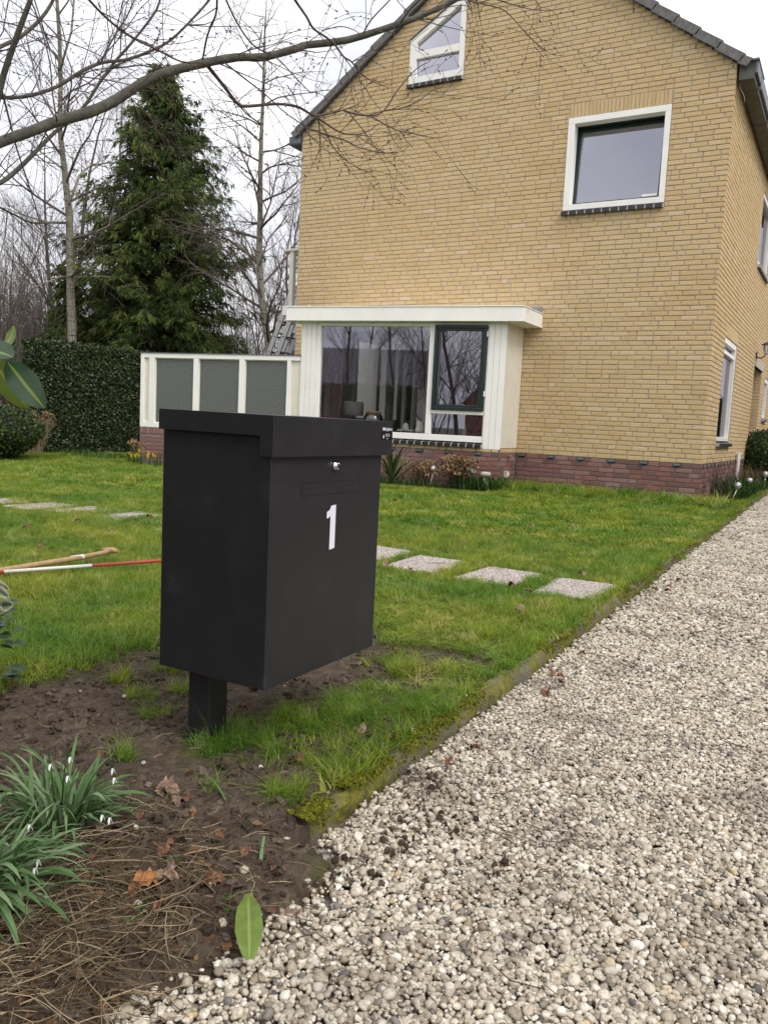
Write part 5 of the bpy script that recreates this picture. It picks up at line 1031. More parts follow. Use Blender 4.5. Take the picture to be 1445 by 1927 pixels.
# the big green leaf on the gravel and the fallen brown leaves
big = place('fallen_leaf', leaf_mesh('fallen_green_leaf', .150, .0215, .10, .10, 14, lambda t: (math.sin(math.pi * min(1, .03 + t ** 1.25 * .95)) ** .55), 'biggreen', crumple=.10), (.822, -10.015, .016), (.100, -.118, -.018), (.3, -.45, 1))
tag(big, 'large fresh green oval leaf lying on the edge of the pebbles', 'leaf')
DL = [leaf_mesh('dead_leaf_%d' % i, .055, .020, .5, .5, 11, None, 'deadleaf', .9 * (i - 1), crumple=1.) for i in range(3)]
PL = [leaf_mesh('pale_leaf_%d' % i, .05, .022, .6, .35, 11, None, 'paleleaf', .6 * i, crumple=.9) for i in range(2)]
OL = leaf_mesh('orange_leaf', .062, .021, .7, .6, 12, None, 'orangeleaf', .9, crumple=.8)
def fall(me, x, y_, ang, label, up_=(0, 0, 1), dz=.012, group=None, s=1.):
    z = float(gh(np.array([x]), np.array([y_]))[0]); o = place('fallen_leaf', me, (x, y_, z + dz), (math.cos(ang), math.sin(ang), random.uniform(-.1, .25)), (up_[0] + random.uniform(-.3, .3), up_[1] + random.uniform(-.3, .3), 1))
    o.scale = (s, s, s); tag(o, label, 'leaf', group); return o
fall(OL, .625, -10.10, 1.2, 'curled orange-brown dead leaf among the straw', s=1.1)
fall(PL[0], .36, -9.78, .4, 'broad pale pink-brown dead leaf behind the snowdrops', s=1.3)
fall(DL[0], .585, -9.98, 2.0, 'reddish dead leaf at the right foot of the upper snowdrops', s=.9)
fall(PL[1], .62, -10.02, -.3, 'pale grey-pink dead leaf right of the snowdrops')
fall(DL[1], .70, -10.0, .5, 'dark red-brown leaf lying in the straw by the gravel', s=.9)
rl = np.random.default_rng(5)
LMS = [((.46, -6.84), 'the slab nearest the kerb'), ((0, -6.8), 'the second slab from the kerb'), ((-.49, -6.74), 'the third slab from kerb'), ((-.93, -6.62), 'the fourth slab from kerb'), ((.27, -9.5), 'the mailbox post'), ((.325, -10.003), 'the far snowdrop clump'), ((.420, -10.255), 'the near snowdrop clump'), ((.86, -10.06), 'the big green leaf'), ((-1.77, -8.2), 'the spade'), ((-3.2, -6.5), 'the left slabs'), ((0, 0), 'the house corner'), ((.72, -9.7), 'the near end of the kerb')]
seen_labels = set()
def near_label(kind, x, y_):
    c, nm = min(LMS, key=lambda q: math.hypot(q[0][0] - x, q[0][1] - y_)); v = np.array([x - c[0], y_ - c[1]]); f = v @ np.array([-.49, .87]); r_ = v @ np.array([.87, .49]); w = []
    if abs(f) > .35 * abs(r_): w.append('behind' if f > 0 else 'in front')
    if abs(r_) > .35 * abs(f): w.append('right' if r_ > 0 else 'left')
    d = float(np.linalg.norm(v)); far = 'close' if d < .25 else 'a step' if d < .7 else 'well'
    lab = '%s %s %s %s' % (kind, far, ' and '.join(w) + (' of' if w[-1] != 'behind' else ''), nm)
    return lab
def rpos(x0, x1, y0, y1, cond=None):
    while True:
        x, y_ = rl.uniform(x0, x1), rl.uniform(y0, y1)
        if cond is None or cond(x, y_): return x, y_
SZ = lambda z, a, b: 'tiny' if z < a else 'small' if z < b else 'larger'
KI = ['brown', 'brown', 'brown', 'pale', 'pale']
for i in range(22):
    x, y_ = rpos(.1, .86, -10.5, -9.75); sz = rl.uniform(.35, .8); fall((DL + PL)[i % 5], x, y_, rl.uniform(0, 6.28), near_label('%s %s dead leaf' % (SZ(sz, .5, .65), KI[i % 5]), x, y_), group='dead leaves in the litter by the snowdrops', s=sz, dz=.008)
for i in range(20):
    x, y_ = rpos(-.5, .75, -9.7, -8.3); sz = rl.uniform(.4, .85); fall((DL + PL)[i % 5], x, y_, rl.uniform(0, 6.28), near_label('%s %s dead leaf' % (SZ(sz, .55, .7), KI[i % 5]), x, y_), group='dead leaves on the soil', s=sz, dz=.008)
for i in range(42):
    x, y_ = rpos(-3.2, .6, -8.3, -3.5, lambda x, y_: x > -2.9 + (y_ + 8.3) * -.5 or y_ > -6); sz = rl.uniform(.6, 1.1); fall((DL + PL)[i % 5], x, y_, rl.uniform(0, 6.28), near_label('%s %s dead leaf' % (SZ(sz, .77, .93), KI[i % 5]), x, y_), group='dead leaves on the lawn', s=sz, dz=.03)
for i in range(12):
    yy = rl.uniform(-9.4, -5); fall(DL[i % 3], kerbx(yy) + .10 + rl.uniform(0, .06), yy, rl.uniform(0, 6.28), near_label('%s leaf' % ['curled', 'flat', 'crumpled'][i % 3], .72, yy), group='dead leaves along the kerb', s=rl.uniform(.5, .9), dz=.05)
# straw and dead stems
mb = MB(); rs = np.random.default_rng(8)
for i in range(3300):
    if i < 3000:
        x, y_ = rs.normal(.58, .19), rs.normal(-10.27, .15)
        if x > .93 or (x > .84 and y_ > -10.1) or x < .0: continue
    else: x, y_ = rs.uniform(.3, .95), rs.uniform(-10.1, -9.78)
    z = float(gh(np.array(x), np.array(y_))) + rs.uniform(.002, .022); a = rs.uniform(0, 6.28); L = rs.uniform(.03, .13); c = rs.normal(0, .45); el = rs.uniform(-.05, .28)
    p = [(x + L * t * math.cos(a + c * t), y_ + L * t * math.sin(a + c * t), z + L * t * el - .02 * t * t) for t in (0, .35, .7, 1)]; w = rs.uniform(.0004, .0010)
    mb.tube(p, [w, w, w, w * .5], 3, rs.random(), caps=False)
tag(mb.build('dead_straw', 'straw', tint=True), kind='stuff')
mb = MB()
for i in range(500):
    x, y_ = rs.uniform(-.6, .85), rs.uniform(-9.8, -8.4)
    if soilmask(np.array(x), np.array(y_)) < .4: continue
    z = float(gh(np.array(x), np.array(y_))) + .004; a = rs.uniform(0, 6.28); L = rs.uniform(.015, .07); c = rs.uniform(-1, 1)
    mb.tube([(x + L * t * math.cos(a + c * t), y_ + L * t * math.sin(a + c * t), z + .004 * math.sin(t * 3)) for t in (0, .5, 1)], .0006, 3, rs.random(), caps=False)
tag(mb.build('loose_root_fibres', 'straw', tint=True), kind='stuff')
mb = MB()
for i in range(60):
    x, y_ = rs.uniform(.85, 1.5), rs.uniform(-10.2, -7.8); a = rs.uniform(0, 6.28); L = rs.uniform(.03, .09)
    mb.tube([(x + L * t * math.cos(a + t), y_ + L * t * math.sin(a + t), -.034 + .004 * math.sin(t * 5)) for t in (0, .5, 1)], .0011, 4, rs.random(), caps=False)
tag(mb.build('gravel_litter', 'straw', tint=True), kind='stuff')

# crumbled leaf litter
Pn = 1500; px_ = rs.normal(.60, .2, Pn); py_ = rs.normal(-10.18, .17, Pn); k = (px_ < .9) & (py_ < -9.75); px_, py_ = px_[k], py_[k]; Pn = len(px_); pz_ = gh(px_, py_) + .004
D = rs.normal(0, 1, (Pn, 3)) * np.array([1, 1, .35]); D /= np.linalg.norm(D, axis=1, keepdims=True); U = np.cross(D, rs.normal(0, .35, (Pn, 3)) + np.array([0, 0, 1])); U /= np.linalg.norm(U, axis=1, keepdims=True); l = .004 + .014 * rs.random((Pn, 1)) ** 2; Pc = np.stack([px_, py_, pz_], 1); Nq = np.cross(U, D)
Vq = np.stack([Pc - D * l, Pc + U * l * .6 + Nq * l * .3, Pc + D * l, Pc - U * l * .6 + Nq * l * .2], 1).reshape(-1, 3); tag(link('leaf_litter', fast_mesh('leaf_litter', Vq, np.arange(4 * Pn).reshape(-1, 4), tint=rs.random(Pn)), tinted('leaf_litter', [(0, (.035, .022, .015)), (.6, (.10, .055, .03)), (1, (.24, .13, .06))], .85, .3, 60)), kind='stuff')

# strap-leaved clumps: snowdrops, each leaf a piece
def strap_mesh(name, L, w, bend, m, n=8, fold=.3, twist=0.):
    V = []; F = []; x = z = 0; a = R(82)
    for i in range(n + 1):
        t = i / n; ww = w * (1 - t ** 5) * (.55 + .45 * min(1, t * 3)) + .0004; tw = twist * t
        for c in (-1, 0, 1): V.append((x - abs(c) * 0, c * ww * math.cos(tw), z + abs(c) * ww * fold + c * ww * math.sin(tw)))
        x += L / n * math.cos(a); z += L / n * math.sin(a); a -= bend / n * (.4 + 1.2 * t)
    for i in range(n):
        for j in range(2): F.append((i * 3 + j, i * 3 + j + 1, (i + 1) * 3 + j + 1, (i + 1) * 3 + j))
    me = fast_mesh(name, np.array(V), np.array(F), tint=[0.0] * len(F), smooth=True); me.materials.append(MT[m]); return me
SN = [strap_mesh('snowdrop_leaf_%d' % i, .115 + .016 * (i % 4), .0025 + .0006 * (i % 3), R(55 + 25 * (i % 5)), 'snowleaf', twist=.5 * ((i % 3) - 1)) for i in range(10)]
def clump(cx_, cy_, r_, nl, label, flowers, s0=.8, s1=1.25, bias=None):
    root = empty('snowdrop_clump', (cx_, cy_, 0), label, 'snowdrops', 'snowdrop clumps')
    rr = np.random.default_rng(int(cx_ * 1000) + nl)
    for i in range(nl):
        a = rr.uniform(0, 6.28); d = r_ * math.sqrt(rr.random()); x, y_ = cx_ + d * math.cos(a), cy_ + d * math.sin(a)
        o = bpy.data.objects.new('leaf', SN[rr.integers(0, 10)]); COL.objects.link(o); o.parent = root; s = rr.uniform(s0, s1)
        o.location = (x - cx_, y_ - cy_, float(gh(np.array(x), np.array(y_))) - .004); o.rotation_euler = (rr.normal(0, .15), R(rr.uniform(-5, 38) if bias is None else rr.uniform(8, 62)), a + rr.normal(0, .7) if bias is None or rr.random() < .45 else bias + rr.normal(0, .5)); o.scale = (s, s, s)
    for (fx, fy, fz) in flowers:
        st_ = MB(); g0 = Vector((fx * .3 + cx_ * .7, fy * .3 + cy_ * .7, 0)); g1 = Vector((fx, fy, fz + .02)); mid = (g0 + g1) / 2 + Vector((0, 0, .02)); hang = g1 + Vector((.006, -.002, .0)); end = hang + Vector((.003, 0, -.012))
        st_.tube([g0, mid, g1, hang, end], [.0012, .0011, .0009, .0006, .0005], 5); st_.lathe([(0, 0), (.0022, -.002), (.0026, -.006), (.001, -.009)], end, 7); fo = wpart('flower_stalk', st_, 'bulbleaf', root, smooth=True)
        pm = MB()
        for k in range(3):
            a = k * 2.094 + 1; e = Vector(end) - Vector((0, 0, .007)); d_ = Vector((math.cos(a), math.sin(a), 0)); s_ = Vector((-math.sin(a), math.cos(a), 0))
            ps = [(0, 0, .0005), (.0020, -.004, .0022), (.0036, -.009, .0024), (.0048, -.0135, .0008)]
            vv = []; 
            for o_, zz, ww in ps: vv += [e + d_ * o_ + Vector((0, 0, zz)) - s_ * ww, e + d_ * (o_ + .001) + Vector((0, 0, zz)), e + d_ * o_ + Vector((0, 0, zz)) + s_ * ww]
            pm.add(vv, [(q * 3 + j, q * 3 + j + 1, q * 3 + j + 4, q * 3 + j + 3) for q in range(3) for j in range(2)])
        wpart('petals', pm, 'petal', fo, smooth=True)
clump(.325, -10.003, .062, 150, 'snowdrop clump with drooping white flowers, the one further from the camera', [(0.295, -9.958, .105), (0.355, -10.013, .10), (0.310, -10.018, .115), (0.465, -10.023, .055), (0.480, -10.018, .052), (0.425, -9.958, .095), (0.415, -9.953, .110)], .75, 1.3)
clump(.420, -10.255, .070, 190, 'snowdrop clump nearest the camera with long leaves spreading to the right', [(0.495, -10.188, .05), (0.500, -10.198, .042), (0.420, -10.148, .075), (0.410, -10.358, .03)], .85, 1.45, bias=.25)
mb = MB()
for x, y_ in ((.68, -10.13), (.70, -10.16), (.78, -10.02), (.63, -9.99), (.80, -10.03)):
    for k in range(7):
        a = rs.uniform(0, 6.28); d = rs.uniform(0, .014); c = Vector((x + d * math.cos(a), y_ + d * math.sin(a), float(gh(np.array(x), np.array(y_))) + .015)); r_ = .0045
        mb.add([c + Vector((r_ * math.cos(q * 1.05), r_ * math.sin(q * 1.05), .001 * (q % 2))) for q in range(6)], [(0, 1, 2, 3, 4, 5)], rs.random())
tag(mb.build('small_weeds', 'bulbleaf', tint=True), kind='stuff')
# loose single blades on the soil
for i, (x, y_, a, L) in enumerate(((.455, -9.70, -.4, .08), (.72, -9.84, -1.0, .12), (.50, -10.37, .2, .14))):
    o = place('loose_blade', SN[i], (x, y_, .006), (math.cos(a) * .2, math.sin(a) * .2, .98), (0, 0, 1)); o.rotation_euler = (0, R(88), a); tag(o, ['thin green blade on the soil in front of the post', 'curved green blade lying at the edge of the pebbles', 'broad green blade lying flat at the lower left'][i], 'blade')

# ------------------------------------------------------------------ sprigs leaning in at the left edge
def spr_leaf(b, t_, wd, m, up_, parent, ev=0, curl=.12, fold=.12, tw=0., label=None, pr=None):
    b, t_ = Vector(b), Vector(t_); L = (t_ - b).length; o = place('leaf', leaf_mesh('sprig_leaf', L, wd, curl, fold, 12, pr, m, tw, ev), b, t_ - b, up_, parent)
    if label: o['label'] = label
    return o
tocam = Vector((.6, -.75, .1))
spg = empty('evergreen_sprig', (.72, -10.44, 0), 'large dark glossy evergreen leaves hanging in at the left edge', 'sprig')
oval = lambda t: math.sin(math.pi * min(1, t ** .95)) ** .62
spr_leaf((.7542, -10.4287, .8767), (.7945, -10.4058, .8216), .0165, 'laurel', tocam, spg, pr=oval)
spr_leaf((.7371, -10.4545, .8886), (.7909, -10.4466, .8814), .018, 'laurel', tocam + Vector((0, 0, .9)), spg, pr=oval)
spr_leaf((.7393, -10.4166, .8945), (.7304, -10.3983, .9218), .0045, 'laurel_light', tocam, spg, tw=.9)
spr_leaf((.7193, -10.4066, .8860), (.7363, -10.3983, .9008), .0045, 'laurel', tocam, spg, tw=.5)
spr_leaf((.7108, -10.4212, .8824), (.7201, -10.3714, .8178), .015, 'laurel_light', tocam, spg, pr=oval)
mb = MB(); mb.tube([(.60, -10.52, .3), (.66, -10.48, .7), (.70, -10.45, .865), (.745, -10.435, .884)], [.006, .005, .003, .002], 6); wpart('stem', mb, 'twig', spg, smooth=True)
vg = empty('variegated_sprig', (.66, -10.42, 0), 'small cream-edged variegated leaves at the left edge above the soil', 'sprig')
for b, t_, w_ in (((.6844, -10.4036, .592), (.6999, -10.3856, .5805), .0062), ((.6924, -10.393, .5604), (.7150, -10.3916, .5640), .0085), ((.6876, -10.3989, .5578), (.6950, -10.3924, .5489), .0055), ((.69, -10.40, .585), (.705, -10.39, .572), .006)): spr_leaf(b, t_, w_, 'variegated', tocam, vg, 1)
mb = MB(); mb.tube([(.60, -10.46, .2), (.66, -10.42, .5), (.688, -10.398, .575)], [.004, .003, .0015], 6); wpart('stem', mb, 'twig', vg, smooth=True)
iv = empty('evergreen_seedling', (-.50, -9.66, 0), 'low evergreen plant with broad leaves at the left edge of the bare soil', 'shrub')
IM = [leaf_mesh('broad_leaf_%d' % i, .05, .019, .2, .2, 6, None, 'ivy', .2 * i, 0) for i in range(3)]
ri = np.random.default_rng(4)
for i in range(110):
    a = ri.uniform(0, 6.28); z = .02 + .22 * ri.random(); d = .13 * math.sqrt(ri.random()); x, y_ = -.50 + d * math.cos(a), -9.66 + d * math.sin(a)
    o = place('leaf', IM[i % 3], (x, y_, z), (math.cos(a), math.sin(a), ri.uniform(-.4, .5)), (ri.uniform(-.4, .4), ri.uniform(-.4, .4), 1), iv); s = ri.uniform(.6, 1.0); o.scale = (s, s, s)
mb = MB()
for i in range(9): a = i * .7; mb.tube([(-.50, -9.66, 0), (-.50 + .05 * math.cos(a), -9.66 + .05 * math.sin(a), .12), (-.50 + .10 * math.cos(a), -9.66 + .10 * math.sin(a), .2)], .003, 4)
wpart('stem', mb, 'twig', iv)

# ------------------------------------------------------------------ tree building
class Tubes:
    """collects branches and turns them into one mesh, vectorised by point count and sides"""
    def __init__(s): s.d = {}
    def add(s, pts, rad, sides): s.d.setdefault((len(pts), sides), []).append((pts, rad))
    def mesh(s, name, mats=None, smooth=True):
        Vs, Fs, off = [], [], 0
        for (n, k), L in s.d.items():
            P = np.array([q[0] for q in L]); Rr = np.array([q[1] for q in L]); m = len(L)
            D = np.empty_like(P); D[:, 1:-1] = P[:, 2:] - P[:, :-2]; D[:, 0] = P[:, 1] - P[:, 0]; D[:, -1] = P[:, -1] - P[:, -2]; D /= np.linalg.norm(D, axis=2, keepdims=True) + 1e-9
            ref = np.tile(np.array([.31, .17, .93]), (m, n, 1)); alt = np.abs((D * ref).sum(2)) > .95; ref[alt] = (1, 0, 0)
            U = np.cross(D, ref); U /= np.linalg.norm(U, axis=2, keepdims=True) + 1e-9; Wv = np.cross(D, U)
            a = 2 * np.pi * np.arange(k) / k
            V = P[:, :, None, :] + Rr[:, :, None, None] * (U[:, :, None, :] * np.cos(a)[None, None, :, None] + Wv[:, :, None, :] * np.sin(a)[None, None, :, None])
            Vs.append(V.reshape(-1, 3)); i = np.arange(n - 1)[:, None] * k; j = np.arange(k)[None, :]; j2 = (j + 1) % k
            f = np.stack([i + j, i + j2, i + k + j2, i + k + j], 2).reshape(-1, 4); F = (f[None] + (np.arange(m) * n * k)[:, None, None]).reshape(-1, 4) + off; Fs.append(F); off += m * n * k
        return fast_mesh(name, np.concatenate(Vs), np.concatenate(Fs), smooth=smooth)
def grow(T, p, d, L, r, lvl, rg, P, buds=None):
    """one branch with its side branches; P holds the habit of the tree"""
    n = P['pts'][lvl]; seg = L / (n - 1); pts = [p]; dirs = [d]
    for i in range(n - 1):
        d = d + rg.normal(0, P['wob'][lvl], 3); d[2] += P['grav'][lvl] * (i + 1) / n; d = d / np.linalg.norm(d); p = p + d * seg; pts.append(p); dirs.append(d)
    rad = [max(r * (1 - .82 * i / (n - 1)), P.get('rmin', 0)) for i in range(n)]; T.add(pts, rad, P['sides'][lvl])
    side(T, pts, rad, L, lvl, rg, P, buds)
def side(T, pts, rad, L, lvl, rg, P, buds=None, start=None):
    n = len(pts)
    if lvl + 1 >= len(P['pts']):
        if buds is not None: buds.append((pts[-1], pts[-1] - pts[-2]));
        if buds is not None and n > 2: buds.append((pts[n // 2], np.cross(pts[-1] - pts[-2], (.3, .2, .9)) + (pts[-1] - pts[-2])))
        return
    k = P['num'][lvl]; k = int(k * L) if isinstance(k, float) else k; s0 = P['start'][lvl] if start is None else start
    for j in range(k):
        t = s0 + (1 - s0) * (j + rg.random()) / k; t = min(t, .985); i = min(int(t * (n - 1)), n - 2); f = t * (n - 1) - i
        q = pts[i] * (1 - f) + pts[i + 1] * f; dd = pts[i + 1] - pts[i]; dd = dd / (np.linalg.norm(dd) + 1e-9)
        v = rg.normal(0, 1, 3); v -= dd * (v @ dd); v /= np.linalg.norm(v) + 1e-9; a = P['ang'][lvl] * rg.uniform(.7, 1.25); nd = dd * math.cos(a) + v * math.sin(a); nd[2] += P['rise'][lvl]; nd /= np.linalg.norm(nd)
        ll = P['len'][lvl] * rg.uniform(.6, 1.25) * (1 - .55 * t) * (1 if P.get('rel') is None else L); rr = min(rad[i] * .62, P['rad'][lvl] * (ll / P['len'][lvl]) ** .8)
        grow(T, q, nd, ll, rr, lvl + 1, rg, P, buds)
V3_ = lambda a: np.array(a, float)

# ---- the bough that reaches over the picture, and the limbs behind it
MAINP = dict(pts=[5, 5, 5, 4], sides=[6, 5, 4, 3], wob=[.08, .10, .14, .18], grav=[0, -.015, -.02, 0], num=[0, 5.5, 9.0, 0], start=[.1, .12, .15, 0], ang=[.8, .75, .85, .8], rise=[.0, .0, .05, 0], len=[.5, .42, .16, .1], rad=[.006, .0028, .0018, .0012], rmin=.00085)
BUDS = []
def bough(table, name, label, seed, dens, mlimb, P, back):
    rg = np.random.default_rng(seed); root = empty(name, tuple(table[0][1][0][:2]) + (0,), label, 'tree branch')
    T = Tubes(); buds = []
    for nm, pts in table:
        p = [V3_(q[:3]) for q in pts]; r = [q[3] for q in pts]
        # round the traced line off a little
        pp, rr = [], []
        for i in range(len(p) - 1):
            a, b = p[i], p[i + 1]; m0 = (b - p[i - 1]) / 2 if i else b - a; m1 = (p[i + 2] - a) / 2 if i + 2 < len(p) else b - a
            for t in (0, .34, .67):
                h = 2 * t ** 3 - 3 * t ** 2 + 1, t ** 3 - 2 * t ** 2 + t, -2 * t ** 3 + 3 * t ** 2, t ** 3 - t ** 2; pp.append(a * h[0] + m0 * h[1] + b * h[2] + m1 * h[3]); rr.append((r[i] * (1 - t) + r[i + 1] * t) * rg.uniform(.95, 1.06))
        pp.append(p[-1]); rr.append(r[-1]); mb = MB(); mb.tube([tuple(q) for q in pp], rr, 12 if nm == 'limb' else 7)
        wpart(nm, mb, mlimb if (nm == 'limb' or back) else ('bark' if r[0] > .0085 else 'twig'), root, smooth=True)
        L = sum(np.linalg.norm(pp[i + 1] - pp[i]) for i in range(len(pp) - 1))
        nt = max(2, int(L * dens * (.7 if nm == 'limb' else 1.0)))
        for j in range(nt):
            t = rg.uniform(.05, .98); i = min(int(t * (len(pp) - 1)), len(pp) - 2); q = pp[i]; dd = pp[i + 1] - pp[i]; dd /= np.linalg.norm(dd); v = rg.normal(0, 1, 3); v -= dd * (v @ dd); v /= np.linalg.norm(v); a = rg.uniform(.5, 1.1); nd = dd * math.cos(a) + v * math.sin(a)
            l0 = rg.uniform(.10, .42) * (1.5 if nm == 'limb' and rg.random() < .4 else 1) * P.get('lf', 1); grow(T, q, nd / np.linalg.norm(nd), l0, min(rr[i] * .6, .0010 + l0 * .0042), 2, rg, P, buds)
    if T.d:
        o = link('twigs', T.mesh('twigs'), 'twig' if not back else 'twigdark', root); o.location = -Vector(root.location); o['kind'] = 'stuff'
    B_ = Tubes()
    for p, d in buds:
        d = np.array(d) / (np.linalg.norm(d) + 1e-9)
        B_.add([p - d * .002, p + d * .003, p + d * .007, p + d * .013], [.0009, .0026, .0026, .0004], 4)
    if buds: o = link('buds', B_.mesh('buds'), 'twig', root); o.location = -Vector(root.location); o['kind'] = 'stuff'
    return root
bough(MAIN, 'overhanging_bough', 'thick grey bare bough arching across the top of the picture with budding twigs', 3, 11, 'bark', MAINP, False)
BP = dict(MAINP); BP['lf'] = 1.9; BP['len'] = [.5, .42, .24, .1]
bough(BACK, 'overhanging_limbs', 'slimmer grey-green bare limbs crossing the sky at the upper left', 4, 17, 'bark', BP, True)

# ---- birches
def traced_tree(table, name, label, seed, P, m_, limbs=26, cat='tree'):
    rg = np.random.default_rng(seed); pts = table[0][1]; root = empty(name, (pts[0][0], pts[0][1], 0), label, cat); T = Tubes()
    for nm, q in table:
        p = [V3_(a[:3]) for a in q]; r = [a[3] for a in q]
        if nm == 'trunk': p = [V3_((p[0][0], p[0][1], -.1))] + p; r = [r[0] * 1.15] + r
        mb = MB(); mb.tube([tuple(a) for a in p], r, 12 if nm == 'trunk' else 7); wpart('trunk' if nm == 'trunk' else 'limb', mb, m_, root, smooth=True)
        L = sum(np.linalg.norm(p[i + 1] - p[i]) for i in range(len(p) - 1))
        if nm == 'trunk':
            for j in range(limbs):
                t = P['t0'] + (1 - P['t0']) * (j + rg.random()) / limbs; i = min(int(t * (len(p) - 1)), len(p) - 2); f = t * (len(p) - 1) - i; a = p[i] * (1 - f) + p[i + 1] * f
                an = rg.uniform(0, 6.28); nd = V3_((math.cos(an), math.sin(an), rg.uniform(.2, 1.0))); nd /= np.linalg.norm(nd); grow(T, a, nd, P['limb'] * (1.15 - .6 * t) * rg.uniform(.7, 1.2), min(r[i] * .45, .03), 0, rg, P)
        else: side(T, p, r, L, 0, rg, P)
    o = link('crown', T.mesh('crown'), 'bgtwig', root); o.location = -Vector(root.location); o['kind'] = 'stuff'; return root
BIR = dict(pts=[6, 5, 5, 4], sides=[5, 4, 3, 3], wob=[.12, .16, .18, .2], grav=[-.02, -.12, -.16, -.1], num=[4.0, 5.0, 5.0], start=[.15, .1, .1], ang=[.75, .75, .7], rise=[.15, -.05, -.1], len=[1.0, .55, .3], rad=[.014, .007, .0045, .003], t0=.22, limb=2.2)
traced_tree(BIRCHL, 'birch_tree', 'pale-barked slender birch rising behind the clipped hedge at the left', 12, BIR, 'birch', 20)
BIR2 = dict(BIR); BIR2['limb'] = 2.0; BIR2['t0'] = .1; BIR2['num'] = [6.0, 6.0, 6.0]
traced_tree(BIRCHR, 'birch_tree', 'white birch with weeping bare twigs between the conifer and the house', 13, BIR2, 'birch', 30)

# ---- bare background trees: three kinds, copied
def bare_tree(i, h, spread, up_, m='bgtwig', dens=1.0, stems=1):
    rg = np.random.default_rng(500 + i); root = empty('bare_tree', (0, 0, 0)); T = Tubes()
    P = dict(pts=[7, 6, 5, 4], sides=[5, 4, 3, 3], wob=[.10, .13, .16, .2], grav=[.06, .02, .0, 0], num=[7, 6, 4, 0] if stems == 1 else [5, 5, 3, 0], start=[.15, .15, .2, 0], ang=[.6, .7, .7, .8], rise=[up_, up_ * .5, 0, 0], len=[h * .26, h * .13, h * .07, .1], rad=[.024, .010, .0065, .005])
    for s in range(stems):
        p = V3_((rg.normal(0, .25) * (stems > 1), rg.normal(0, .25) * (stems > 1), -.1)); d = V3_((rg.normal(0, .05 + .12 * (stems > 1)), rg.normal(0, .05 + .12 * (stems > 1)), 1)); pts = [p]; n = 9
        for k in range(n): d = d + rg.normal(0, .06, 3); d[2] = abs(d[2]); d /= np.linalg.norm(d); p = p + d * h / n; pts.append(p)
        rad = [h * .0115 * (1 - .9 * k / n) / (1 if stems == 1 else 1.8) for k in range(n + 1)]; TT = Tubes(); TT.add(pts, rad, 8); o = link('trunk', TT.mesh('trunk'), m, root)
        for j in range(int(20 * dens / (1 if stems == 1 else 1.6))):
            t = .16 + .84 * (j + rg.random()) / 20 * (1 if stems == 1 else 1.6) / dens; t = min(t, .98); q = min(int(t * n), n - 1); a = rg.uniform(0, 6.28); nd = V3_((math.cos(a), math.sin(a), up_ + rg.uniform(.2, 1.1))); nd /= np.linalg.norm(nd)
            grow(T, pts[q], nd, h * spread * (1.15 - .75 * t) * rg.uniform(.7, 1.2), max(rad[q] * .4, .008), 0, rg, P)
    o = link('crown', T.mesh('crown'), m, root); o['kind'] = 'stuff'; return root
def copy_tree(o, parent=None):
    c = o.copy(); COL.objects.link(c)
    if parent: c.parent = parent
    for ch in list(o.children): copy_tree(ch, c)
    return c
KT = [bare_tree(0, 10, .30, .55), bare_tree(1, 8, .34, .45, dens=1.1), bare_tree(2, 6, .42, .7, dens=.9, stems=4)]
used = [0, 0, 0]
spots = [(0, -19.5, 5.5, 1.0, 'tall bare tree far behind the hedge at the left edge'), (1, -16.2, 3.2, .95, 'bare tree behind the birch at the left'), (0, -21, 10, 1.1, 'tall bare tree in the row behind the hedge'), (2, -15.2, 1.2, .9, 'many-stemmed bare shrub tree beside the hedge at the left edge'), (2, -13.6, -.6, .75, 'many-stemmed bare shrub close to the left end of the hedge'), (2, -17.5, 1.5, 1.05, 'leaning many-stemmed bare tree at the far left'),
         (1, -13.5, 9.5, 1.05, 'bare tree between the conifer and the right birch'), (0, -12.2, 12, 1.05, 'tall bare tree behind the right birch'), (1, -9.9, 8.5, .95, 'bare tree close to the left side of the house'), (0, -10.5, 14, 1.2, 'tallest bare tree seen just left of the house wall'), (1, -14.5, 14, 1.1, 'bare tree far back over the garden screen'), (2, -10.8, 5.0, .85, 'many-stemmed bare shrub behind the ladder'), (2, -13.2, 6.2, .8, 'many-stemmed bare shrub at the foot of the conifer'),
         (1, -23, 3, 1.1, 'bare tree beyond the many-stemmed shrubs at the far left'), (0, -26, 16, 1.3, 'tall bare tree on the skyline left of the conifer'), (1, -18, 16, 1.2, 'bare tree on the skyline behind the conifer'), (2, -20, 7, 1.0, 'wide many-stemmed bare tree behind the left conifer')]
for k, x, y_, s, lab in spots:
    o = KT[k] if not used[k] else copy_tree(KT[k]); used[k] += 1; o.location = (x, y_, 0); o.rotation_euler = (0, 0, random.uniform(0, 6.28)); o.scale = (s, s, s); tag(o, lab, 'tree', 'bare trees beyond the garden')

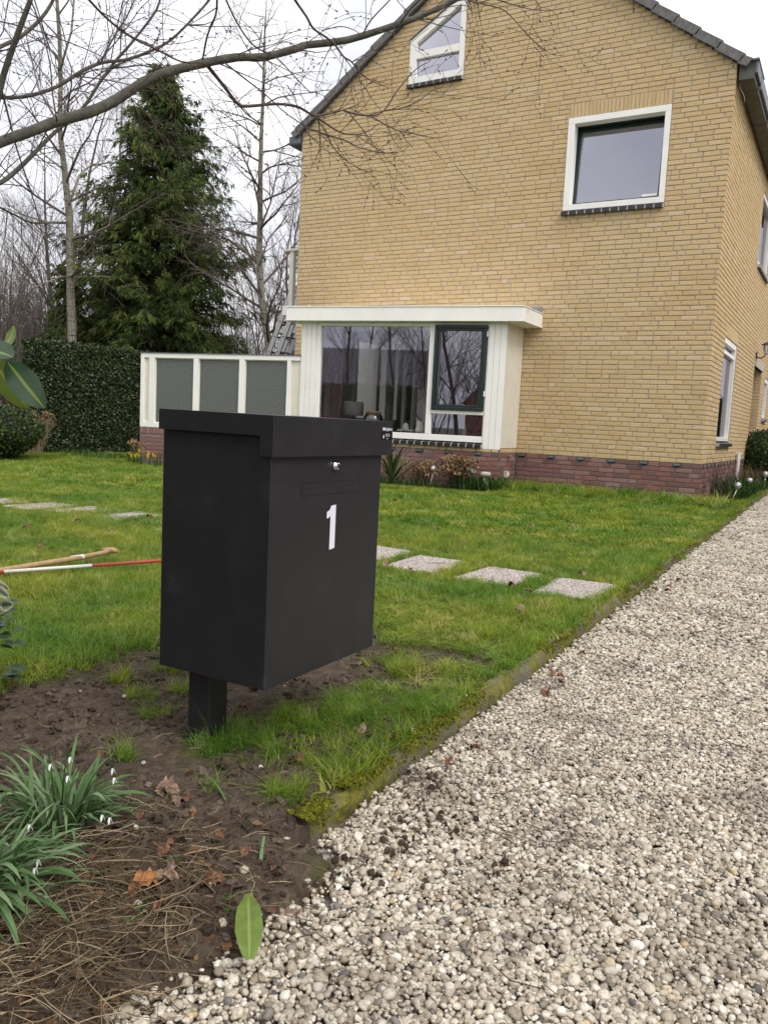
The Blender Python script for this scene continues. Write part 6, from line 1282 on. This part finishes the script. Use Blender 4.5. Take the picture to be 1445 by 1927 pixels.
# ---- the tangle of far twigs and undergrowth that closes the view
def thicket(name, x0, y0, x1, y1, dp, h, n, label, seed, m='bgtwig'):
    rg = np.random.default_rng(seed); T = Tubes()
    for i in range(n):
        t = rg.random(); b = V3_((x0 + (x1 - x0) * t + rg.normal(0, dp), y0 + (y1 - y0) * t + rg.normal(0, dp), -.1)); hh = h * rg.uniform(.35, 1) ; a = rg.uniform(0, 6.28); l = V3_((math.cos(a), math.sin(a), 0)) * hh * rg.uniform(.02, .22); r = rg.uniform(.006, .016)
        p = [b, b + l * .3 + V3_((0, 0, hh * .35)), b + l * .7 + V3_((0, 0, hh * .7)) + rg.normal(0, .08, 3), b + l + V3_((0, 0, hh))]; T.add(p, [r, r * .8, r * .5, r * .25], 3)
        for k in range(5):
            q = p[1 + k % 2] + (p[2 + k % 2] - p[1 + k % 2]) * rg.random(); e = q + rg.normal(0, 1, 3) * hh * .10 + V3_((0, 0, hh * .13)); T.add([q, (q + e) / 2 + rg.normal(0, .05, 3), e], [r * .45, r * .35, r * .2], 3)
    o = link(name, T.mesh(name), m); return tag(o, label, 'undergrowth', kind='stuff')
thicket('far_thicket', -14.5, -3.5, -24, 14, 1.3, 4.2, 2600, 'tangled brown undergrowth beyond the lawn at the left', 61)
thicket('far_thicket', -30, 2, -12, 30, 2.5, 6.5, 3000, 'distant brown wood edge behind the garden', 62)
thicket('far_thicket', -12.6, 7, -9, 12, 1.0, 3.2, 900, 'brown undergrowth behind the ladder', 63)
MT['pinktwig'] = mat('reddish_shrub_wood', (.20, .11, .11), .85, var=.3)
thicket('red_thicket', -13.5, -2.6, -14.2, -1.2, .5, 2.0, 420, 'reddish pink bare shrubs at the far left behind the laurel leaves', 64, 'pinktwig')

# ---- conifers
def conifer(x, y_, h, Rm, seed, label, n=2600, prof=None, dry=.0, low=.0):
    rg = np.random.default_rng(seed); root = empty('conifer_tree', (x, y_, 0), label, 'tree'); T = Tubes(); V = []; F = []; A = []
    T.add([V3_((0, 0, -.1)), V3_((0, 0, h * .5)), V3_((.05, 0, h))], [.16, .09, .01], 8); TB = Tubes(); Dr = Tubes()
    nb = int(n / 12)
    for b in range(nb):
        t = (b + rg.random()) / nb; z = low + (h - low) * t ** 1.15; an = rg.uniform(0, 6.28); R0 = (Rm * (1 - t) ** .72 + .12) if prof is None else prof(t, an)
        L = R0 * rg.uniform(.62, 1.12) * (1 + .22 * math.sin(an * 3 + z * 1.7)); d = V3_((math.cos(an), math.sin(an), rg.uniform(-.05, .45))); pts = [V3_((0, 0, z))]; p = pts[0]
        for k in range(5): d = d + V3_((0, 0, -.10 if k < 3 else .10)); d /= np.linalg.norm(d); p = p + d * L / 5; pts.append(p)
        TB.add(pts, [.022, .018, .014, .010, .006, .003], 4); tb = rg.random(); dead = rg.random() < dry * (1.2 if t > .68 else .4)
        if dead:
            for q in range(10):
                f = rg.uniform(.2, 1); i = min(int(f * 5), 4); a = pts[i] + (pts[i + 1] - pts[i]) * (f * 5 - i); e = a + V3_((rg.normal(0, .12), rg.normal(0, .12), -rg.uniform(.08, .3))); Dr.add([a, (a + e) / 2 + rg.normal(0, .02, 3), e], [.006, .004, .002], 3)
            continue
        ns = int(13 + L * 11)
        for q in range(ns):
            f = .18 + .82 * (q + rg.random()) / ns; i = min(int(f * 5), 4); a = pts[i] + (pts[i + 1] - pts[i]) * (f * 5 - i) + rg.normal(0, .07, 3); o = pts[i + 1] - pts[i]; o /= np.linalg.norm(o); sdv = np.cross(o, (0, 0, 1)); sdv /= np.linalg.norm(sdv) + 1e-9
            d0 = o * rg.uniform(.3, 1) + sdv * rg.choice([-1, 1]) * rg.uniform(.2, 1) + V3_((0, 0, -rg.uniform(.2, .8))); d0 /= np.linalg.norm(d0); l = rg.uniform(.16, .36) * (1.1 - .4 * t); tint = (tb * .4 + .6 * rg.random()) * .95
            for w in range(12):   # a drooping spray of narrow pointed leaflets
                dv = d0 + rg.normal(0, .42, 3); dv[2] -= .35 * w / 12; dv /= np.linalg.norm(dv); s_ = np.cross(dv, rg.normal(0, 1, 3)); s_ /= np.linalg.norm(s_); a2 = a + d0 * l * .6 * w / 12; ww = rg.uniform(.007, .014); l2 = l * rg.uniform(.35, .75)
                k0 = len(V); V += [a2, a2 + dv * l2 * .45 + s_ * ww, a2 + dv * l2 + V3_((0, 0, -.02)), a2 + dv * l2 * .45 - s_ * ww]; F.append((k0, k0 + 1, k0 + 2, k0 + 3)); A.append(tint)
    link('trunk', T.mesh('trunk'), 'bark', root); o = link('branches', TB.mesh('branches'), 'bgtwig', root); o['kind'] = 'stuff'
    me = fast_mesh('crown', np.array(V), np.array(F), tint=A); o = link('crown', me, 'conifer', root); o['kind'] = 'stuff'
    if Dr.d: o = link('dry_twigs', Dr.mesh('dry_twigs'), 'conifer_dry', root); o['kind'] = 'stuff'
    return root
def big_prof(t, an): return float(np.interp(t, [0, .27, .5, .65, .78, .88, 1], [1.95, 2.0, 1.85, 1.55, 1.2, .75, .18]))
conifer(-12.30, 2.75, 8.35, 1.95, 21, 'tall dark green conifer with a thin brown top behind the hedge', 8800, big_prof, dry=.14, low=.4)
conifer(-13.9, 1.6, 4.0, .75, 22, 'small dark conifer beside the tall one at the left', 1500, low=.2)

# ---- clipped hedge and shrubs built of leaves
def leaf_cloud(P, Nn, size, rg, tint=None, spread=.6):
    n = len(P); D = rg.normal(0, 1, (n, 3)) * spread + Nn * .5; D[:, 2] -= .1; D /= np.linalg.norm(D, axis=1, keepdims=True); S = np.cross(D, Nn + rg.normal(0, .5, (n, 3))); S /= np.linalg.norm(S, axis=1, keepdims=True) + 1e-9
    l = size * rg.uniform(.6, 1.2, n)[:, None]; w = l * .36; Nf = np.cross(S, D); V = np.stack([P, P + D * l * .5 + S * w + Nf * l * .08, P + D * l, P + D * l * .5 - S * w + Nf * l * .08], 1).reshape(-1, 3); F = np.arange(4 * n).reshape(-1, 4); return V, F
rh = np.random.default_rng(31)
hd = empty('clipped_hedge', (-11.2, -.2, 0), 'tall square-clipped dark green hedge behind the lawn at the left', 'hedge')
hA, hB = np.array([-10.66, -1.95]), np.array([-10.20, 3.4]); hu = (hB - hA) / np.linalg.norm(hB - hA); hn = np.array([hu[1], -hu[0]]); HL = np.linalg.norm(hB - hA); HD, HZ = 1.3, 1.98
Ps, Ns = [], []
def hface(n, f):
    a, b = rh.random(n), rh.random(n); P, Nn = f(a, b); Ps.append(P); Ns.append(Nn)
def H3(s, dep, z): kx = np.where(dep > 0, .74, 1.) ; ky = np.where(dep > 0, -.68, hn[1]); return np.stack([hA[0] + hu[0] * s - kx * dep, hA[1] + hu[1] * s - ky * dep, z], 1)
def bumpy(s, z): return .07 * (fbm(s * 2.3, z * 2.3, 4) - .5) + .05 * (fbm(s * 9, z * 9, 2) - .5)
hface(38000, lambda a, b: (H3(a * HL, -bumpy(a * HL, b * HZ) + .05 * rh.random(len(a)) ** 2, b * HZ), np.tile([hn[0], hn[1], .25], (len(a), 1))))
hface(9000, lambda a, b: (H3(a * HL, b * HD, HZ + bumpy(a * HL, b * 4) - .05 * rh.random(len(a)) ** 2), np.tile([0, 0, 1.], (len(a), 1))))
hface(9000, lambda a, b: (H3(-bumpy(a * 3, b * 3) * 1. + .05 * rh.random(len(a)) ** 2 + a * 0, a * HD, b * HZ), np.tile([-hu[0], -hu[1], .2], (len(a), 1))))
P = np.concatenate(Ps); Nn = np.concatenate(Ns); V, F = leaf_cloud(P, Nn, .048, rh, spread=.8); me = fast_mesh('leaves', V, F, tint=rh.random(len(F))); o = link('leaves', me, 'hedge', hd); o.location = -Vector(hd.location); o['kind'] = 'stuff'
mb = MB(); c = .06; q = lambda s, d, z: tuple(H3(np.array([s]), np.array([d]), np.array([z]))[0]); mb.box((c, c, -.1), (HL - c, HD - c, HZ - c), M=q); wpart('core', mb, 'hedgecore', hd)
def shrub(name, x, y_, rx, ry, h, n, size, m, label, cat='shrub', seed=1, z0=0., core=True, squash=.7):
    rg = np.random.default_rng(seed); root = empty(name, (x, y_, 0), label, cat); u = rg.normal(0, 1, (n, 3)); u /= np.linalg.norm(u, axis=1, keepdims=True); u[:, 2] = u[:, 2]
    lump = 1 + .16 * (fbm(np.arctan2(u[:, 1], u[:, 0]) * 1.6 + 5 + seed, u[:, 2] * 2.2, 3) - .45) * 2 - .10 * rg.random(n) ** 2
    P = np.stack([u[:, 0] * rx * lump, u[:, 1] * ry * lump, z0 + (h - z0) * .5 + u[:, 2] * (h - z0) * .5 * lump], 1); k = P[:, 2] > -.02; V, F = leaf_cloud(P[k], u[k] + np.array([0, 0, .3]), size, rg, spread=.7)
    o = link('leaves', fast_mesh('leaves', V, F, tint=rg.random(len(F))), m, root); o['kind'] = 'stuff'
    if core:
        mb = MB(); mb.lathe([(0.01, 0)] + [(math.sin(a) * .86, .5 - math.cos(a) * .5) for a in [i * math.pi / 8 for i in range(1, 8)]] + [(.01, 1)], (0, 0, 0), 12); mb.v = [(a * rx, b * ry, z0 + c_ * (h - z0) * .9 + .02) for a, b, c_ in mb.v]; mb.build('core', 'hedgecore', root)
    return root
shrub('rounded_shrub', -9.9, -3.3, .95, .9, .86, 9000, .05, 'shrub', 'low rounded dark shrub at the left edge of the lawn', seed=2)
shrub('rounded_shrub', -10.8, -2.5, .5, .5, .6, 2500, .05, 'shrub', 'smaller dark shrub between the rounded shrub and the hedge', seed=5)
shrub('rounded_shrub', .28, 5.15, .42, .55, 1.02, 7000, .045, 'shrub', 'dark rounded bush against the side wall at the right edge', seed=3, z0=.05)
def twiggy(name, x, y_, r_, h, n, m, label, cat, heads=None, hm=None, seed=1, hs=.02, droop=0.):
    rg = np.random.default_rng(seed); root = empty(name, (x, y_, 0), label, cat); T = Tubes(); H = []
    for i in range(n):
        a = rg.uniform(0, 6.28); b = V3_((rg.normal(0, r_ * .25), rg.normal(0, r_ * .25), 0)); e = b + V3_((math.cos(a) * r_ * rg.random(), math.sin(a) * r_ * rg.random(), h * rg.uniform(.5, 1))); mid = (b + e) / 2 + rg.normal(0, r_ * .12, 3); T.add([b, mid, e], [.003, .0024, .0014], 3); H.append(e)
        for k in range(2): T.add([mid, (mid + e) / 2 + rg.normal(0, .03, 3), e + rg.normal(0, .05, 3)], [.0018, .0015, .001], 3)
    o = link('stems', T.mesh('stems'), m, root); o['kind'] = 'stuff'
    if heads:
        Vs, Fs, A, off = [], [], [], 0
        for e in [H[i] for i in rg.choice(len(H), min(heads, len(H)), replace=False)]:
            u = rg.normal(0, 1, (46, 3)); u /= np.linalg.norm(u, axis=1, keepdims=True); V, F = leaf_cloud(e + u * hs * np.array([1, 1, .75]), u, hs * .85, rg); Vs.append(V); Fs.append(F + off); off += len(V); A += list(rg.random(46))
        o = link('flower_heads', fast_mesh('flower_heads', np.concatenate(Vs), np.concatenate(Fs), tint=A), hm, root); o['kind'] = 'stuff'
    return root
twiggy('dried_hydrangea', -2.92, -1.02, .28, .42, 60, 'straw', 'dried tan hydrangea heads under the bay window, the taller plant', 'plant', 34, 'dry', 1, .045)
twiggy('dried_hydrangea', -3.42, -1.12, .24, .32, 46, 'straw', 'lower dried hydrangea between the spiky plant and the ball light', 'plant', 24, 'dry', 2, .04)
twiggy('dried_hydrangea', -8.05, -1.85, .10, .42, 9, 'straw', 'single dried flower head against the low brick wall of the screen', 'plant', 3, 'dry', 3, .05)
twiggy('dried_hydrangea', -7.35, -1.75, .16, .55, 14, 'straw', 'pale dead flower stems beside the box against the low brick wall', 'plant', 6, 'dry', 4, .03)
twiggy('bare_shrub', -10.35, -2.0, .30, .75, 90, 'straw', 'small pale dry shrub in front of the left corner of the hedge', 'shrub', 26, 'dry', 5, .035)
twiggy('red_stemmed_shrub', -8.75, .55, .35, .75, 80, 'straw', 'reddish bare stems between the hedge and the garden screen', 'shrub', None, None, 6)
twiggy('bare_shrub', .22, .35, .30, .62, 34, 'twig', 'thin bare rose-like stems against the corner of the side wall', 'shrub', None, None, 7)
twiggy('bare_shrub', .26, 3.3, .30, .50, 60, 'straw', 'tangle of dry stems beside the white pipe', 'shrub', None, None, 8)
# strap plants: yucca, bulbs, lavender
YM = [strap_mesh('yucca_leaf_%d' % i, .50 + .03 * i, .020, R(6 + 15 * i), 'yucca', fold=.5) for i in range(4)]
yc = empty('yucca', (-3.78, -1.28, 0), 'spiky sword-leaved plant just right of the mailbox lid', 'plant'); ry_ = np.random.default_rng(9)
for i in range(34):
    a = ry_.uniform(0, 6.28); o = bpy.data.objects.new('leaf', YM[i % 4]); COL.objects.link(o); o.parent = yc; o.location = (.02 * math.cos(a), .02 * math.sin(a), .03 + .002 * i); o.rotation_euler = (0, R(ry_.uniform(-4, 52)), a); s = ry_.uniform(.7, 1.05); o.scale = (s, s, s)
BM = [strap_mesh('bulb_leaf_%d' % i, .17, .006, R(35 + 35 * i), 'bulbleaf') for i in range(3)] 
def bulbs(x0, x1, y0, y1, n, name, label, seed, s0=.8, s1=1.3, cat='plants'):
    rg = np.random.default_rng(seed); V, F, A, off = [], [], [], 0
    for i in range(n):
        me = BM[i % 3]; v = np.empty(len(me.vertices) * 3); me.vertices.foreach_get('co', v); v = v.reshape(-1, 3) * rg.uniform(s0, s1); t = rg.normal(0, .3); v = np.stack([v[:, 0] * math.cos(t) + v[:, 2] * math.sin(t), v[:, 1], -v[:, 0] * math.sin(t) + v[:, 2] * math.cos(t)], 1); a = rg.uniform(0, 6.28)
        v = np.stack([v[:, 0] * math.cos(a) - v[:, 1] * math.sin(a) + rg.uniform(x0, x1), v[:, 0] * math.sin(a) + v[:, 1] * math.cos(a) + rg.uniform(y0, y1), v[:, 2]], 1); f = np.array([p.vertices[:] for p in me.polygons]); V.append(v); F.append(f + off); off += len(v); A += [rg.random()] * len(f)
    o = link(name, fast_mesh(name, np.concatenate(V), np.concatenate(F), tint=A, smooth=True), 'bulbleaf'); tag(o, label, cat, kind='stuff'); return o
bulbs(-2.95, -2.30, -1.15, -.70, 520, 'bulb_foliage', 'green bulb leaves under the right end of the bay', 1)
bulbs(-4.6, -3.0, -1.45, -.95, 420, 'bulb_foliage', 'green leaves along the foot of the bay', 2, .5, .9)
bulbs(.10, .45, 1.2, 4.6, 700, 'bulb_foliage', 'green leaves along the side wall bed', 3, .7, 1.3)
bulbs(.02, .40, .9, 2.6, 420, 'ornamental_grass', 'dense upright grass against the side wall', 4, 1.2, 2.1)
bulbs(-12, -8.9, -1.7, -.8, 800, 'bed_foliage', 'low green plants at the foot of the hedge', 5, .5, .9)
df = empty('daffodils', (-8.0, -1.95, 0), 'small clump of yellow daffodils by the low brick wall', 'flowers')
mb = MB(); fl = MB(); rd = np.random.default_rng(2)
for i in range(46):
    x, y_ = rd.uniform(-8.1, -7.45), rd.uniform(-2.05, -1.85); a = rd.uniform(0, 6.28); h = rd.uniform(.12, .22); mb.tube([(x, y_, 0), (x + .02 * math.cos(a), y_ + .02 * math.sin(a), h * .6), (x + .05 * math.cos(a), y_ + .05 * math.sin(a), h)], [.005, .005, .002], 3, rd.random())
    if i % 3 == 0 and x < -7.6:
        c = Vector((x, y_, h + .01)); 
        for k in range(6):
            b = k * 1.047; e = c + Vector((.034 * math.cos(b) * .7, -.008, .034 * math.sin(b))); s_ = Vector((-math.sin(b), 0, math.cos(b))) * .012; m2 = (c + e) / 2; fl.add([c, m2 + s_, e, m2 - s_], [(0, 1, 2, 3)])
        fl.lathe([(.008, 0), (.013, .022)], (c.x, c.y - .02, c.z), 8)
wpart('leaves', mb, 'bulbleaf', df, tint=True); wpart('petals', fl, 'yellow', df)
mb = MB(); mb.lathe([(0, -.03), (.05, -.03), (.075, 0), (.06, .03), (0, .035)], (-2.55, -.98, .215), 9); mb.v = [(a + .02 * math.sin(b * 30), b, c_) for a, b, c_ in mb.v]; mb.tube([(-2.55, -.98, -.02), (-2.55, -.98, .2)], .012, 5); tag(mb.build('white_stone', 'stone', smooth=True), 'pale flat stone showing above the bulb leaves near the bay corner', 'stone')

shrub('laurel_bush', -.72, -10.85, .78, .75, 2.0, 6000, .10, 'shrub', 'tall evergreen bush just outside the left edge that the leaning sprigs grow from', seed=9)  # parent of the sprigs, added out of view to shade the mailbox's left face
# boundary hedge on the far side of the drive: outside the frame, reflected in the side windows
bh = empty('boundary_hedge', (6.0, 2, 0), 'green hedge on the far side of the gravel drive, reflected in the side windows', 'hedge')
P = np.stack([5.3 - .1 * rh.random(12000), rh.uniform(-7, 45, 12000), rh.uniform(0, 3.4, 12000)], 1); V, F = leaf_cloud(P, np.tile([-1, 0, .2], (12000, 1)), .12, rh); o = link('leaves', fast_mesh('leaves', V, F, tint=rh.random(len(F))), 'shrub', bh); o.location = -Vector(bh.location); o['kind'] = 'stuff'
mb = MB(); mb.box((5.35, -7, -.1), (6.4, 45, 3.3)); wpart('core', mb, 'hedgecore', bh)

# ------------------------------------------------------------------ what the glass reflects: the street behind the camera
nb = empty('neighbour_house', (-13, -37, 0), 'low house with a dark tiled roof across the street, seen reflected in the bay glass', 'house')
mb = MB(); mb.box((-24, -42, 0), (-8.9, -35.2, 3.0)); mb.add([(-8.9, -42, 3.0), (-8.9, -35.2, 3.0), (-8.9, -38.6, 5.0)], [(0, 1, 2)]); wpart('wall', mb, 'nwall', nb)
for k in range(9):
    for side_ in (0,):
        z0, z1 = 2.85 + k * .265, 2.85 + (k + 1) * .265; y0_, y1_ = -34.8 - k * .42, -34.8 - (k + 1) * .42; mb = MB(); mb.add([(-24.4, y0_, z0), (-8.6, y0_, z0), (-8.6, y1_, z1), (-24.4, y1_, z1), (-24.4, y0_, z0 - .06), (-8.6, y0_, z0 - .06)], [(0, 1, 2, 3), (0, 4, 5, 1)])
        for i in range(50): xx = -24.4 + i * .32; mb.add([(xx, y0_ + .01, z0 + .012), (xx + .12, y0_ + .01, z0 + .07), (xx + .12, y1_, z1 + .07), (xx, y1_, z1 + .012), (xx + .24, y0_ + .01, z0 + .012), (xx + .24, y1_, z1 + .012)], [(0, 1, 2, 3), (1, 4, 5, 2)])
        wpart('tile_course', mb, 'nroof', nb)
mb = MB(); mb.add([(-24.4, -38.6, 5.2), (-8.6, -38.6, 5.2), (-8.6, -42.4, 2.85), (-24.4, -42.4, 2.85)], [(0, 1, 2, 3)]); wpart('roof', mb, 'nroof', nb)
for (a, b) in ((-22, -20.6), (-17.5, -15.5), (-12.5, -11)):
    mb = MB(); mb.box((a, -35.22, .9), (b, -35.16, 2.3)); wf = wpart('window', mb, 'white', nb); mb = MB(); mb.quad((a + .08, -35.15, .98), (b - .08, -35.15, .98), (b - .08, -35.15, 2.22), (a + .08, -35.15, 2.22)); wpart('pane', mb, 'glass_up', wf)
nb2 = empty('neighbour_house', (-4, -38, 0), 'red brick house beyond the trees across the street, seen reflected in the green sash', 'house')
mb = MB(); mb.box((-6.4, -44, 0), (-1.5, -38, 2.4)); mb.add([(-6.4, -38, 2.4), (-1.5, -38, 2.4), (-3.95, -38, 4.9)], [(0, 1, 2)]); wpart('wall', mb, 'nbrick', nb2)
mb = MB(); mb.add([(-6.7, -37.9, 2.2), (-3.95, -37.9, 5.0), (-3.95, -44, 5.0), (-6.7, -44, 2.2)], [(0, 1, 2, 3)]); mb.add([(-1.2, -37.9, 2.2), (-3.95, -37.9, 5.0), (-3.95, -44, 5.0), (-1.2, -44, 2.2)], [(3, 2, 1, 0)]); wpart('roof', mb, 'nroof', nb2)
mb = MB(); mb.tube([(-6.75, -37.85, 2.15), (-3.95, -37.85, 5.02), (-1.15, -37.85, 2.15)], .07, 4); wpart('verge', mb, 'white', nb2)
hd2 = empty('street_hedge', (-9.5, -31, 0), 'clipped hedge across the street, seen reflected in the bay glass', 'hedge')
P = np.stack([rh.uniform(-16, -8.3, 9000), np.full(9000, -30.) + .1 * rh.random(9000), rh.uniform(0, 2.75, 9000)], 1); V, F = leaf_cloud(P, np.tile([0, 1, .2], (9000, 1)), .12, rh); o = link('leaves', fast_mesh('leaves', V, F, tint=rh.random(len(F))), 'hedge', hd2); o.location = -Vector(hd2.location); o['kind'] = 'stuff'
mb = MB(); mb.box((-16, -31.2, -.1), (-8.3, -30.05, 2.7)); wpart('core', mb, 'hedgecore', hd2)
for k, x, y_, s, lab in [(1, -7.2, -27, 1.0, 'bare tree behind the camera, reflected at the left of the green sash'), (0, -9.6, -33.5, 1.0, 'bare tree behind the camera, reflected over the dark roof'), (1, -5.2, -30, 1.1, 'bare tree behind the camera, reflected in the middle of the green sash'), (0, -12.5, -33.5, 1.0, 'bare tree behind the camera, reflected at the left of the bay glass'), (1, -3.4, -26, .9, 'bare tree behind the camera, reflected at the right of the green sash'), (0, -7.6, -46, 1.5, 'tall bare tree far behind the camera'), (1, -14.5, -46, 1.5, 'wide bare tree far behind the camera'), (2, -6.2, -23, .9, 'many-stemmed bare shrub behind the camera')]:
    o = copy_tree(KT[k]); o.location = (x, y_, 0); o.rotation_euler = (0, 0, random.uniform(0, 6.28)); o.scale = (s, s, s); tag(o, lab, 'tree', 'bare trees across the street')

# ------------------------------------------------------------------ put each single-mesh thing's origin at its base
for o in [q for q in COL.objects if q.type == 'MESH' and q.parent is None and q.get('kind') is None and Vector(q.location).length == 0 and q.data.users == 1]:
    n = len(o.data.vertices); v = np.empty(n * 3); o.data.vertices.foreach_get('co', v); v = v.reshape(-1, 3); c = np.array([(v[:, 0].min() + v[:, 0].max()) / 2, (v[:, 1].min() + v[:, 1].max()) / 2, v[:, 2].min()])
    o.data.vertices.foreach_set('co', (v - c).ravel()); o.data.update(); o.location = Vector(c)
    for ch in o.children: ch.location = Vector(ch.location) - Vector(c)
